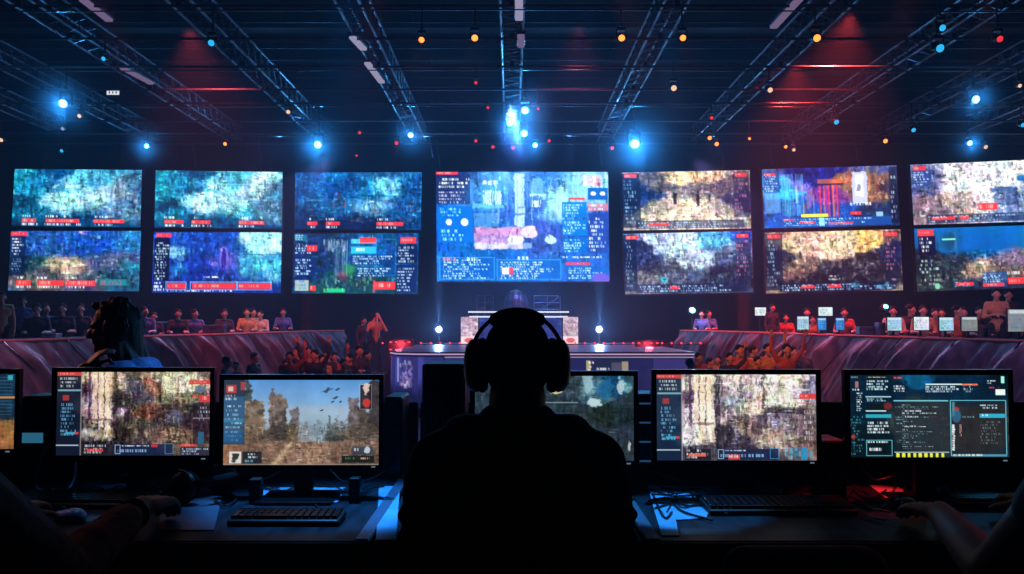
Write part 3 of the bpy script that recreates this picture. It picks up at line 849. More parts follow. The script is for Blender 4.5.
def lcd_city(seed, warm):
    P = Paint(250, 146, seed)
    if warm:
        P.field([(0.3, 0.15, 0.1, (190, 165, 140)), (0.3, 0.45, 0.1, (180, 155, 165)), (0.22, 0.2, 0.06, (70, 50, 70)), (0.22, 0.75, 0.08, (170, 165, 160)), (0.32, 0.75, 0.08, (185, 165, 125)), (0.42, 0.3, 0.1, (60, 56, 54)), (0.42, 0.7, 0.1, (66, 58, 50)),
                 (0.52, 0.25, 0.1, (84, 80, 92)), (0.62, 0.2, 0.08, (150, 105, 85)), (0.62, 0.5, 0.08, (120, 80, 70)), (0.76, 0.15, 0.1, (190, 180, 150)), (0.78, 0.38, 0.1, (110, 106, 90)), (0.72, 0.55, 0.1, (80, 72, 84)), (0.85, 0.5, 0.1, (76, 64, 74)),
                 (0.55, 0.75, 0.14, (92, 84, 78)), (0.75, 0.8, 0.14, (104, 86, 74)), (0.95, 0.6, 0.1, (70, 52, 62)), (0.3, 0.95, 0.3, (40, 36, 44))])
    else:
        P.field([(0.3, 0.15, 0.1, (218, 204, 186)), (0.3, 0.5, 0.1, (210, 195, 200)), (0.21, 0.25, 0.05, (100, 80, 105)), (0.22, 0.75, 0.08, (205, 205, 210)), (0.32, 0.75, 0.08, (215, 205, 180)), (0.42, 0.2, 0.08, (130, 125, 125)), (0.42, 0.7, 0.08, (90, 84, 90)),
                 (0.5, 0.3, 0.08, (150, 148, 165)), (0.52, 0.1, 0.1, (195, 180, 175)), (0.6, 0.35, 0.08, (205, 185, 165)), (0.6, 0.65, 0.1, (140, 120, 115)), (0.76, 0.15, 0.12, (225, 218, 205)), (0.78, 0.3, 0.1, (205, 205, 185)), (0.75, 0.5, 0.1, (120, 110, 120)),
                 (0.87, 0.6, 0.1, (150, 135, 135)), (0.7, 0.75, 0.14, (165, 150, 140)), (0.96, 0.2, 0.08, (130, 125, 150)), (0.9, 0.85, 0.1, (120, 100, 95)), (0.45, 0.95, 0.25, (70, 64, 80))])
    P.tex(0.5, 56, 34, 3, box=(0.16, 0, 1, 1), chroma=0.2)
    pal = [(20, 16, 24), (54, 48, 52), (130, 112, 104), (215, 200, 185), (90, 76, 84), (170, 120, 100), (110, 120, 150)] if warm else [(28, 24, 34), (80, 74, 84), (160, 145, 140), (235, 226, 215), (110, 96, 104), (205, 170, 145), (140, 150, 185)]
    P.debris(420, pal, (0.17, 0.02, 1, 0.88), (0.003, 0.018), (0.01, 0.08), 0.62)
    P.debris(60, pal[:2], (0.36, 0.0, 1, 0.85), (0.004, 0.012), (0.05, 0.2), 0.55)
    P.debris(40, [(240, 236, 215), (210, 208, 180)], (0.7, 0.02, 0.86, 0.34), (0.01, 0.04), (0.02, 0.09), 0.55)
    P.rect(0.68, 0.38, 0.92, 0.41, (46, 40, 44), 0.55); P.rect(0.3, 0.77, 0.38, 0.785, (220, 215, 200), 0.8); P.rect(0.58, 0.73, 0.82, 0.74, (190, 170, 150), 0.5)
    P.debris(10, [(60, 120, 215), (90, 170, 225)], (0.72, 0.46, 0.82, 0.66), (0.005, 0.01), (0.03, 0.08), 0.7)
    dk = (34, 28, 32) if warm else (52, 46, 56)
    for x0, y0, x1, y1, aa in ((0.37, 0.0, 0.4, 0.85, .5), (0.36, 0.3, 0.43, 0.5, .45), (0.38, 0.6, 0.46, 0.85, .5), (0.45, 0.35, 0.48, 0.8, .35), (0.55, 0.45, 0.58, 0.8, .4), (0.52, 0.02, 0.54, 0.3, .3), (0.66, 0.0, 0.68, 0.4, .45), (0.6, 0.55, 0.66, 0.7, .3), (0.68, 0.4, 0.92, 0.46, .5), (0.64, 0.46, 0.7, 0.62, .35), (0.84, 0.5, 0.88, 0.7, .35), (0.5, 0.8, 0.62, 0.86, .4), (0.18, 0.0, 0.2, 0.4, .4)):
        P.rect(x0, y0, x1, y1, dk, min(0.9, aa * (1.0 if warm else 1.45)))
    P.warp(0.016, 12, (0.37, 0, 1, 0.86))
    grain(P, (0.17, 0, 1, 0.86), n=1900, vert=0.65, k=0.5)
    for k, (x0, x1, c) in enumerate([(0.235, 0.265, (205, 180, 165)), (0.275, 0.305, (222, 200, 175)), (0.315, 0.345, (216, 196, 170))]):
        cc = np.array(c, float) * (1.0 if warm else 1.1)
        P.tower(x0, x1, 0.0, 0.6 + 0.06 * k, np.clip(cc, 0, 246), 0.02, 0.2, 0, 60, 20, 0.85)
    P.rect(0.205, 0.0, 0.225, 0.6, (66, 46, 72), 0.7); P.rect(0.268, 0.0, 0.272, 0.6, (60, 44, 60), 0.6); P.rect(0.308, 0.02, 0.312, 0.6, (60, 44, 50), 0.6); P.rect(0.348, 0.0, 0.358, 0.7, (225, 205, 175), 0.5)
    P.rect(0.23, 0.56, 0.36, 0.59, (90, 70, 74), 0.6); P.debris(50, [(235, 236, 238), (205, 195, 200), (225, 205, 140)], (0.18, 0.58, 0.36, 0.82), (0.005, 0.02), (0.02, 0.1), 0.7)
    grain(P, (0.19, 0, 0.37, 0.86), n=160, vert=0.8, k=0.6)
    cx_ = P.box(0.165, 0, 1, 0.87)[..., None]; gg = 1.02 if warm else 1.1
    P.a = np.where(cx_, np.clip((P.a - 95) * 1.25 + (95 if warm else 88) * gg, 6, 248), P.a)
    lcd_side_hud(P, warm)
    P.hpanel(0.175, 0.86, 0.34, 0.99, 2, (24, 26, 40), 0.75, (220, 225, 235)); P.redbar(0.2, 0.915, 0.31, 0.955, (230, 110, 80) if not warm else RED)
    P.hpanel(0.38, 0.86, 0.76, 0.99, 0, (20, 34, 74), 0.8); P.text(0.43, 0.875, 0.64, 0.9, 1, WHITE, 0.9); P.text(0.4, 0.925, 0.74, 0.985, 1, (150, 200, 235), 0.7)
    P.frame(0.385, 0.87, 0.42, 0.98, (190, 215, 240), 0.8); P.frame(0.71, 0.86, 0.765, 0.98, (70, 150, 205), 0.8)
    if warm:
        P.redbar(0.86, 0.105, 1.0, 0.15); P.rect(0.9, 0.17, 0.97, 0.25, (90, 110, 140), 0.85); P.redbar(0.93, 0.28, 1.0, 0.36); P.redbar(0.88, 0.28, 0.92, 0.31)
        P.rect(0.89, 0.36, 1.0, 0.86, (30, 22, 34), 0.55); P.text(0.92, 0.42, 1.0, 0.6, 4, (190, 195, 215), 0.45); P.rect(0.89, 0.55, 1.0, 0.565, (180, 180, 195), 0.6)
        P.rect(0.925, 0.72, 0.96, 0.86, (40, 110, 150), 0.8); P.redbar(0.81, 0.86, 0.91, 0.89); P.hpanel(0.81, 0.9, 1.0, 1.0, 2, (34, 36, 60), 0.8)
        P.rect(0.62, 0.87, 0.66, 0.9, RED, 0.9)
    else:
        P.rect(0.82, 0.17, 0.96, 0.19, (240, 240, 238), 0.6); P.redbar(0.895, 0.225, 1.0, 0.29, (228, 62, 60)); P.rect(0.88, 0.33, 1.0, 0.345, (205, 110, 110), 0.7)
        P.rect(0.89, 0.36, 1.0, 0.8, (60, 44, 54), 0.45); P.text(0.92, 0.42, 1.0, 0.78, 6, (215, 210, 215), 0.4)
        P.rect(0.45, 0.93, 0.52, 0.985, (226, 80, 66), 0.9); P.text(0.455, 0.94, 0.515, 0.98, 1, WHITE, 0.7)
        P.debris(30, [(40, 170, 215), (20, 80, 150), (90, 210, 235)], (0.8, 0.85, 0.97, 0.98), (0.01, 0.03), (0.03, 0.1), 0.85); P.rect(0.905, 0.84, 0.94, 0.99, (40, 160, 215), 0.7)
    return P


def lcd_field(seed):
    P = Paint(250, 146, seed)
    t = np.clip(P.Y / 0.6, 0, 1)[..., None]
    P.a = np.array((88, 146, 208.0)) * (1 - t) + np.array((176, 208, 228.0)) * t
    P.tex(0.08, 10, 8, 3, chroma=0.03)
    P.ell(0.62, 0.56, 0.2, 0.18, (120, 170, 200), 0.7, 0.8)
    P.rect(0, 0.5, 1, 0.75, (128, 158, 176), 0.5)
    for k in range(18):
        x = 0.46 + 0.018 * k
        P.tower(x, x + 0.03, 0.45 + 0.1 * P.r.rand(), 0.75, (112, 140, 158) if k > 4 else (126, 128, 138), 0.07, 0.3, 0, 60, 40, 0.55)
    P.tower(0.43, 0.485, 0.29, 0.72, (112, 108, 116), 0.07, 0.5)
    P.tower(0.29, 0.41, 0.12, 0.74, (112, 98, 92), 0.1, 0.7, 0, 50, 40)
    P.tower(0.305, 0.33, 0.09, 0.3, (96, 84, 82), 0.08, 0.6)
    P.tower(0.395, 0.475, 0.5, 0.76, (104, 88, 62), 0.04, 0.5)
    P.tower(0.13, 0.18, 0.0, 0.5, (66, 80, 84), 0.14, 0.6)
    P.tower(0.13, 0.255, 0.2, 0.85, (112, 96, 80), 0.1, 0.7)
    P.tower(0.8, 0.87, 0.19, 0.8, (106, 98, 102), 0.08, 0.6); P.tower(0.86, 1.0, 0.3, 0.9, (94, 82, 76), 0.1, 0.7); P.tower(0.93, 1.0, 0.0, 0.6, (60, 54, 60), 0.05, 0.5)
    for k in range(9):
        x = 0.66 + 0.022 * k + 0.01 * P.r.rand(); t_ = 0.36 + 0.16 * P.r.rand()
        P.mix(((np.abs(P.X - x) < 0.022 * np.clip((P.Y - t_) / 0.3, 0, 1)) & (P.Y < 0.78)).astype(float), (70 + 6 * k, 84 + 4 * k, 84 + 3 * k), 0.85)
    P.warp(0.014, 40, (0.13, 0.0, 1, 0.8))
    P.warp(0.006, 80, (0.13, 0.0, 1, 0.8))
    for cx, cy, rx, ry, c in [(0.2, 0.55, 0.09, 0.14, (134, 108, 80)), (0.18, 0.72, 0.1, 0.12, (108, 84, 62)), (0.3, 0.66, 0.08, 0.1, (84, 66, 54)), (0.36, 0.6, 0.05, 0.14, (56, 50, 52)), (0.8, 0.68, 0.09, 0.1, (120, 96, 74)), (0.9, 0.62, 0.1, 0.14, (84, 70, 60)), (0.72, 0.72, 0.06, 0.08, (56, 62, 60))]:
        P.ell(cx, cy, rx, ry, c, 0.85, 0.5, 0.8)
    m = np.clip((P.Y - 0.71 + 0.02 * (P.fbm(14, 2) - 0.5)) / 0.03, 0, 1)
    P.mix(m, (150, 108, 84), 1.0)
    P.mix(np.clip(1 - np.abs((P.X - 0.36) - (0.92 - P.Y) * 0.42) / (0.02 + 0.06 * np.clip(P.Y - 0.7, 0, 1)), 0, 1) * m, (196, 162, 116), 0.8)
    P.mix(np.clip(1 - np.abs(P.X - 0.18) / 0.14, 0, 1) * np.clip((P.Y - 0.72) / 0.1, 0, 1), (82, 64, 48), 0.85)
    P.mix(np.clip((P.X - 0.66) / 0.1, 0, 1) * np.clip((P.Y - 0.72) / 0.12, 0, 1), (92, 66, 52), 0.8)
    P.tex(0.4, 40, 70, 3, box=(0, 0.71, 1, 1), chroma=0.08)
    P.debris(160, [(50, 44, 44), (150, 120, 90), (80, 70, 64)], (0.13, 0.5, 0.47, 0.76), (0.004, 0.014), (0.01, 0.05), 0.5, 0.4); P.debris(130, [(50, 46, 46), (140, 112, 90), (70, 64, 62)], (0.72, 0.45, 1, 0.78), (0.004, 0.014), (0.01, 0.05), 0.5, 0.4)
    P.debris(50, [(70, 58, 54), (140, 122, 112)], (0.3, 0.2, 0.4, 0.6), (0.004, 0.01), (0.02, 0.08), 0.5, 0.4)
    P.soft(0.5)
    P.debris(40, [(180, 140, 110), (90, 56, 46), (205, 170, 130)], (0.3, 0.74, 0.75, 0.98), (0.02, 0.08), (0.006, 0.02), 0.4)
    grain(P, (0.13, 0.52, 1, 0.98), n=900, vert=0.3, k=0.6)
    g = P.a.mean(2, keepdims=True); m2 = (P.box(0.13, 0.3, 1, 1) * 0.32)[..., None]; P.a = P.a * (1 - m2) + (g * np.array((1.02, 0.97, 0.95))) * m2
    P.mix(np.clip(1 - np.abs((P.X - 0.36) - (0.92 - P.Y) * 0.42) / (0.015 + 0.05 * np.clip(P.Y - 0.7, 0, 1)), 0, 1) * (P.Y > 0.73), (206, 178, 138), 0.45)
    for bx, by, w in [(0.665, 0.125, 0.032), (0.73, 0.115, 0.015), (0.72, 0.21, 0.018), (0.7, 0.26, 0.012), (0.75, 0.26, 0.01), (0.63, 0.36, 0.012)]:
        P.mix(((np.abs((P.Y - by) + (P.X - bx) * 0.55) < 0.012 * (1 - np.abs(P.X - bx) / (w * 1.4))) & (np.abs(P.X - bx) < w * 1.4)).astype(float), (46, 58, 76), 0.9)
        P.mix(((np.abs(P.X - bx + (P.Y - by) * 0.3) < w * 0.35) & (np.abs(P.Y - by) < w * 1.1)).astype(float), (58, 70, 88), 0.7)
    P.rect(0.0, 0.0, 0.135, 0.76, (24, 60, 96), 0.72)
    P.rect(0.0, 0.0, 0.135, 0.2, (44, 52, 66), 0.8); P.rect(0.015, 0.06, 0.08, 0.16, (205, 64, 60), 0.85); P.rect(0.03, 0.08, 0.06, 0.14, (232, 216, 205), 0.8); P.rect(0.11, 0.03, 0.135, 0.12, (190, 70, 70), 0.8)
    P.text(0.015, 0.18, 0.12, 0.25, 2, (220, 226, 235), 0.7)
    for k in range(9):
        P.text(0.015, 0.3 + k * 0.05, 0.125, 0.335 + k * 0.05, 1, (150, 205, 235) if k % 3 else (225, 235, 245), 0.5)
    P.rect(0.0, 0.46, 0.13, 0.5, (50, 140, 175), 0.6); P.rect(0.0, 0.6, 0.13, 0.74, (30, 90, 150), 0.5)
    P.rect(0.04, 0.84, 0.115, 0.98, (222, 222, 220), 0.95); P.ell(0.08, 0.9, 0.02, 0.04, (40, 36, 36), 0.9, 0.3, 1.0); P.ell(0.07, 0.95, 0.012, 0.025, (60, 56, 56), 0.9, 0.3, 1.0)
    P.rect(0.125, 0.84, 0.25, 0.98, (26, 32, 44), 0.85); P.text(0.16, 0.86, 0.23, 0.93, 2, (220, 230, 240), 0.75); P.text(0.14, 0.94, 0.24, 0.98, 1, (120, 190, 220), 0.6)
    P.rect(0.875, 0.06, 0.955, 0.35, (34, 28, 34), 0.85); P.ell(0.915, 0.1, 0.02, 0.06, (235, 205, 190), 0.9, 0.3, 0.6); P.ell(0.918, 0.27, 0.028, 0.06, (205, 60, 56), 0.9, 0.3, 0.5); P.frame(0.875, 0.06, 0.955, 0.35, (200, 205, 210), 0.5)
    P.rect(0.83, 0.78, 0.96, 0.88, (44, 60, 84), 0.7); P.text(0.84, 0.8, 0.88, 0.86, 1, WHITE, 0.8); P.ell(0.925, 0.82, 0.02, 0.045, (205, 222, 235), 0.85, 0.3, 0.5)
    P.rect(0.76, 0.89, 0.97, 0.97, (18, 26, 26), 0.85); P.text(0.78, 0.91, 0.86, 0.95, 1, (80, 150, 110), 0.7); P.text(0.88, 0.91, 0.95, 0.95, 1, (215, 170, 140), 0.7)
    P.rect(0.0, 0.985, 1, 1, (170, 160, 150), 0.6)
    return P


def lcd_dim(seed):
    P = Paint(250, 146, seed)
    P.field([(0.6, 0.15, 0.1, (72, 84, 92)), (0.66, 0.5, 0.1, (58, 66, 72)), (0.72, 0.15, 0.06, (150, 190, 200)), (0.75, 0.25, 0.06, (90, 130, 140)), (0.85, 0.15, 0.07, (30, 92, 132)), (0.92, 0.14, 0.04, (140, 175, 182)), (0.8, 0.45, 0.08, (40, 50, 42)),
             (0.9, 0.45, 0.1, (36, 50, 54)), (0.98, 0.3, 0.08, (64, 74, 80)), (0.72, 0.75, 0.12, (62, 76, 86)), (0.9, 0.75, 0.14, (54, 62, 72)), (0.3, 0.5, 0.3, (52, 64, 74)), (0.55, 0.75, 0.14, (50, 76, 96))])
    P.tex(0.55, 50, 34, 3, chroma=0.15)
    P.debris(150, [(28, 36, 40), (80, 94, 104), (110, 130, 140), (40, 56, 60), (48, 60, 48)], (0, 0, 1, 1), (0.005, 0.02), (0.02, 0.12), 0.5)
    grain(P, (0, 0, 1, 1), n=900, k=0.65)
    P.a = P.a * np.array((0.72, 0.82, 0.88))
    P.ell(0.75, 0.31, 0.045, 0.05, (196, 222, 226), 0.9, 0.4, 0.8); P.ell(0.92, 0.13, 0.025, 0.1, (180, 206, 212), 0.9, 0.4, 0.8); P.ell(0.71, 0.1, 0.03, 0.13, (160, 196, 208), 0.8, 0.4, 0.8); P.ell(0.82, 0.16, 0.05, 0.13, (34, 104, 150), 0.7, 0.4, 0.6)
    P.rect(0.4, 0.31, 0.65, 0.325, (150, 170, 176), 0.7); P.ell(0.52, 0.19, 0.035, 0.03, (225, 205, 150), 0.9, 0.4, 0.8); P.rect(0.68, 0.3, 0.685, 0.75, (40, 54, 62), 0.6)
    for k in range(5):
        P.rect(0.75 + k * 0.03, 0.75 - k * 0.03, 0.79 + k * 0.03, 0.76 - k * 0.03, (120, 130, 140), 0.5)
    P.ell(0.97, 0.83, 0.008, 0.05, (215, 222, 215), 0.8, 0.4, 0.8)
    return P


def lcd_code(seed):
    P = Paint(250, 146, seed)
    P.field([(0.1, 0.3, 0.2, (8, 28, 44)), (0.45, 0.05, 0.08, (12, 74, 108)), (0.7, 0.1, 0.2, (8, 30, 50)), (0.45, 0.55, 0.2, (40, 48, 54)), (0.8, 0.6, 0.15, (36, 36, 40)), (0.1, 0.8, 0.16, (8, 22, 30)), (0.95, 0.1, 0.1, (6, 18, 28))])
    P.tex(0.3, 40, 24, 3)
    P.text(0.01, 0.02, 0.07, 0.05, 1, (130, 160, 170), 0.6); P.rect(0.035, 0.08, 0.055, 0.16, (190, 120, 110), 0.7); P.text(0.02, 0.17, 0.09, 0.2, 1, (200, 215, 220), 0.6)
    for k in range(9):
        P.text(0.045, 0.22 + k * 0.026, 0.085, 0.238 + k * 0.026, 1, (205, 225, 235), 0.8)
    P.text(0.005, 0.5, 0.09, 0.98, 14, (60, 130, 140), 0.35); P.ell(0.02, 0.75, 0.015, 0.03, (190, 50, 40), 0.7, 0.5)
    P.text(0.11, 0.025, 0.26, 0.045, 1, (235, 205, 120), 0.9); P.text(0.11, 0.07, 0.25, 0.2, 4, (190, 220, 228), 0.8); P.text(0.28, 0.025, 0.35, 0.06, 1, (220, 80, 70), 0.8)
    P.text(0.28, 0.13, 0.39, 0.22, 3, (205, 215, 222), 0.8)
    P.rect(0.1, 0.26, 0.26, 0.275, (170, 205, 215), 0.8); P.text(0.11, 0.29, 0.25, 0.33, 2, (150, 190, 200), 0.7); P.rect(0.105, 0.35, 0.26, 0.42, (12, 20, 26), 0.8)
    P.rect(0.1, 0.43, 0.23, 0.445, (205, 225, 230), 0.8); P.rect(0.1, 0.48, 0.26, 0.52, (40, 150, 172), 0.9); P.text(0.11, 0.57, 0.26, 0.72, 4, (205, 226, 230), 0.85); P.ell(0.24, 0.38, 0.03, 0.05, (150, 40, 34), 0.6, 0.5)
    P.frame(0.1, 0.79, 0.265, 0.985, (90, 170, 185), 0.9); P.text(0.11, 0.8, 0.25, 0.84, 1, WHITE, 0.7); P.text(0.12, 0.885, 0.22, 0.94, 1, WHITE, 0.9)
    P.rect(0.275, 0.315, 0.625, 0.93, (28, 34, 40), 0.55); P.rect(0.275, 0.31, 0.62, 0.325, (110, 190, 200), 0.85)
    for k in range(22):
        y = 0.36 + k * 0.025
        x0 = 0.29 + (0.04 if P.r.rand() < 0.6 else 0)
        P.text(x0, y, x0 + 0.06 + 0.25 * P.r.rand() ** 2, y + 0.016, 1, (120, 165, 175) if k % 4 else (215, 225, 230), 0.6, 0.75)
    P.text(0.35, 0.43, 0.5, 0.45, 1, (200, 220, 225), 0.9); P.text(0.35, 0.5, 0.48, 0.52, 1, (200, 220, 225), 0.9); P.text(0.34, 0.62, 0.48, 0.64, 1, (220, 230, 235), 0.9)
    P.debris(10, [(140, 50, 44), (110, 60, 44)], (0.5, 0.5, 0.62, 0.75), (0.01, 0.04), (0.008, 0.02), 0.5)
    P.rect(0.275, 0.93, 0.62, 0.94, (190, 215, 215), 0.85)
    for k in range(9):
        P.rect(0.29 + k * 0.035, 0.945, 0.308 + k * 0.035, 0.99, (206, 206, 60), 0.95)
    P.frame(0.635, 0.315, 0.985, 0.985, (110, 190, 205), 0.9); P.rect(0.64, 0.33, 0.98, 0.96, (32, 32, 36), 0.5)
    P.rect(0.64, 0.96, 0.985, 0.985, (70, 130, 150), 0.8); P.text(0.65, 0.962, 0.97, 0.985, 1, (215, 205, 190), 0.7)
    P.rect(0.645, 0.6, 0.655, 0.92, (200, 215, 220), 0.6); P.text(0.64, 0.6, 0.66, 0.92, 12, WHITE, 0.9); P.rect(0.645, 0.33, 0.66, 0.5, (90, 160, 175), 0.6)
    P.ell(0.67, 0.42, 0.02, 0.03, (170, 60, 54), 0.7); P.ell(0.67, 0.5, 0.03, 0.08, (40, 96, 130), 0.7); P.text(0.69, 0.6, 0.705, 0.75, 8, (230, 170, 160), 0.8); P.text(0.7, 0.5, 0.8, 0.53, 1, (90, 150, 165), 0.6)
    P.text(0.82, 0.36, 0.97, 0.42, 2, (170, 205, 215), 0.75); P.rect(0.815, 0.47, 0.975, 0.52, (40, 150, 178), 0.95); P.text(0.83, 0.48, 0.9, 0.51, 1, WHITE, 0.7); P.text(0.82, 0.56, 0.96, 0.85, 8, (90, 104, 110), 0.5)
    P.rect(0.48, 0.11, 0.72, 0.125, (205, 222, 228), 0.9); P.redbar(0.71, 0.11, 0.81, 0.13, (220, 90, 60)); P.text(0.48, 0.14, 0.7, 0.22, 3, (190, 205, 215), 0.7); P.text(0.72, 0.14, 0.78, 0.22, 3, (170, 190, 200), 0.7)
    P.rect(0.82, 0.18, 0.82, 0.2, WHITE, 1); P.text(0.87, 0.07, 0.94, 0.12, 2, (205, 220, 225), 0.8); P.rect(0.955, 0.02, 0.975, 0.1, (150, 225, 205), 0.9); P.rect(0.92, 0.18, 0.98, 0.25, (215, 235, 235), 0.9); P.text(0.88, 0.15, 0.98, 0.17, 1, RED, 0.6)
    P.text(0.99, 0.3, 1.0, 0.95, 6, (40, 60, 64), 0.5)
    P.a = np.clip(P.a * 1.22, 0, 250)
    return P


def lcd_edge(seed):
    P = Paint(250, 146, seed)
    P.field([(0.9, 0.3, 0.2, (20, 50, 74)), (0.92, 0.75, 0.12, (150, 100, 60)), (0.4, 0.5, 0.3, (40, 60, 80)), (0.85, 0.55, 0.1, (24, 40, 56))])
    P.tex(0.4, 40, 24, 3)
    for k in range(12):
        P.rect(0.86, 0.04 + k * 0.045, 0.98, 0.045 + k * 0.045 + 0.01, (70, 120, 140), 0.4)
    P.rect(0.95, 0.02, 0.98, 0.08, (60, 190, 200), 0.8); P.rect(0.86, 0.3, 1, 0.33, (220, 150, 80), 0.8)
    return P


def small_page(seed, kind):
    P = Paint(28, 20, seed, {'white': (205, 220, 226), 'blue': (30, 110, 190), 'pale': (150, 195, 215), 'grey': (120, 125, 130)}[kind])
    P.tex(0.12, 6, 5, 2)
    P.text(0.1, 0.1, 0.9, 0.9, 5, (70, 110, 140) if kind != 'blue' else (150, 205, 240), 0.5, 0.7)
    P.rect(0.08, 0.05, 0.92, 0.2, (225, 238, 240), 0.6)
    return P


def fascia(seed, w, h, glitch):
    P = Paint(w, h, seed, (46, 48, 112))
    P.field([(0.1, 0.3, 0.2, (60, 62, 140)), (0.4, 0.4, 0.3, (44, 46, 112)), (0.8, 0.4, 0.3, (44, 40, 100)), (0.5, 0.9, 0.4, (20, 20, 60))])
    P.tex(0.15, 20, 8, 2)
    if glitch:
        glitch(P)
    return P
# ================================================================== the hall
def struct(name, mb, mats, label=None):
    o = build(name, mb, mats)
    o['kind'] = 'structure'
    if label: o['label'] = label
    return o


HALL_F = -1.0
m = MB(); m.box((0, 18, HALL_F - 0.1), (40, 27.4, 0.2)); struct('floor', m, 'floor_hall')
m = MB(); m.box((0, 2.2, -0.5), (12, 5.2, 1.0)); struct('trim_1', m, 'platform', 'black operators platform in front of the hall')
m = MB(); m.box((0, 31.6, 4.9), (40, 0.2, 12)); struct('wall_back', m, 'wall')
for sx, nm in ((-1, 'wall_left'), (1, 'wall_right')):
    m = MB(); m.box((sx * 19.9, 18, 4.9), (0.2, 27.4, 12)); struct(nm, m, 'wall')
m = MB(); m.box((0, 18, 10.9), (40, 27.4, 0.2)); struct('ceiling', m, 'ceiling')
for k, y in enumerate((13, 16, 19, 22, 25, 28)):
    m = MB(); m.box((0, y, 10.2), (39.4, 0.25, 0.5)); m.box((0, y, 9.93), (39.4, 0.5, 0.05)); m.box((0, y, 10.5), (39.4, 0.5, 0.05))
    struct('trim_%d' % (k + 2), m, 'black_metal', 'dark steel ceiling beam')

# world: almost black
w = bpy.data.worlds.new('world'); SC.world = w; w.use_nodes = True
w.node_tree.nodes['Background'].inputs[0].default_value = (0.02, 0.03, 0.08, 1)
w.node_tree.nodes['Background'].inputs[1].default_value = 0.05
wv = w.node_tree.nodes.new('ShaderNodeVolumeScatter')       # the thin haze that fills the hall
wv.inputs['Color'].default_value = (0.5, 0.68, 1, 1)
wv.inputs['Density'].default_value = 0.005
wv.inputs['Anisotropy'].default_value = 0.35
w.node_tree.links.new(wv.outputs['Volume'], w.node_tree.nodes['World Output'].inputs['Volume'])


def haze_bank(name, size, density, res, power, label, kind='stuff'):
    """a soft-edged bank of fog: a fog volume whose density falls off from its middle"""
    ng = bpy.data.node_groups.new(name, 'GeometryNodeTree')
    ng.interface.new_socket('Geometry', in_out='OUTPUT', socket_type='NodeSocketGeometry')
    N = ng.nodes.new; L = ng.links.new
    go = N('NodeGroupOutput'); vc = N('GeometryNodeVolumeCube'); ps = N('GeometryNodeInputPosition'); dv = N('ShaderNodeVectorMath'); ln = N('ShaderNodeVectorMath')
    dv.operation = 'DIVIDE'; dv.inputs[1].default_value = size
    ln.operation = 'LENGTH'
    su = N('ShaderNodeMath'); su.operation = 'SUBTRACT'; su.use_clamp = True; su.inputs[0].default_value = 1.0
    pw_ = N('ShaderNodeMath'); pw_.operation = 'POWER'; pw_.inputs[1].default_value = power
    vc.inputs['Min'].default_value = [-x for x in size]; vc.inputs['Max'].default_value = size
    for ax in 'XYZ':
        vc.inputs['Resolution ' + ax].default_value = res
    sm_ = N('GeometryNodeSetMaterial')
    m_, nt_, out_ = new_mat(name)
    at_ = nt_.nodes.new('ShaderNodeAttribute'); at_.attribute_name = 'density'
    mu = nt_.nodes.new('ShaderNodeMath'); mu.operation = 'MULTIPLY'; mu.inputs[1].default_value = density
    vs_ = nt_.nodes.new('ShaderNodeVolumeScatter'); vs_.inputs['Color'].default_value = (0.42, 0.68, 1, 1)
    nt_.links.new(at_.outputs['Fac'], mu.inputs[0]); nt_.links.new(mu.outputs[0], vs_.inputs['Density']); nt_.links.new(vs_.outputs['Volume'], out_.inputs['Volume'])
    sm_.inputs['Material'].default_value = m_
    L(ps.outputs[0], dv.inputs[0]); L(dv.outputs[0], ln.inputs[0]); L(ln.outputs['Value'], su.inputs[1]); L(su.outputs[0], pw_.inputs[0]); L(pw_.outputs[0], vc.inputs['Density'])
    L(vc.outputs[0], sm_.inputs['Geometry']); L(sm_.outputs[0], go.inputs[0])
    me = bpy.data.meshes.new(name); me.materials.append(m_)
    o = bpy.data.objects.new(name, me); COL.objects.link(o)
    md = o.modifiers.new('fog', 'NODES'); md.node_group = ng
    return tag(o, label, 'haze', kind=kind)

o = haze_bank('stage_haze', (5.0, 3.2, 2.4), 0.035, 24, 1.0, 'bank of denser blue haze over the presenters desk')
o.location = (0.2, 27.0, 1.6)

# ------------------------------------------------------------------ lighting trusses
TZ, TW = 7.6, 0.46


def truss(x, y0, y1, label, zoff=0.0):
    t = thing('lighting_truss', label, 'truss', (x, y0, TZ + zoff), 0, 'lighting trusses running to the back of the hall')
    h = TW / 2
    L = y1 - y0
    for a in (-1, 1):
        for b in (-1, 1):
            c = MB(); c.tube([(a * h, 0, b * h), (a * h, L, b * h)], 0.028, 8)
            build('chord', c, 'steel', t, True)
    c = MB()
    n = int(L / 0.55)
    for i in range(n):
        ya, yb = i * L / n, (i + 1) * L / n
        ym = (ya + yb) / 2
        for a in (-1, 1):
            c.tube([(a * h, ya, -h), (a * h, ym, h)], 0.013, 5); c.tube([(a * h, ym, h), (a * h, yb, -h)], 0.013, 5)
        for b in (-1, 1):
            c.tube([(-h, ya, b * h), (h, ym, b * h)], 0.013, 5); c.tube([(h, ym, b * h), (-h, yb, b * h)], 0.013, 5)
        c.tube([(-h, ya, -h), (h, ya, -h)], 0.013, 5); c.tube([(-h, ya, h), (h, ya, h)], 0.013, 5)
    build('lattice', c, 'steel', t)
    return t


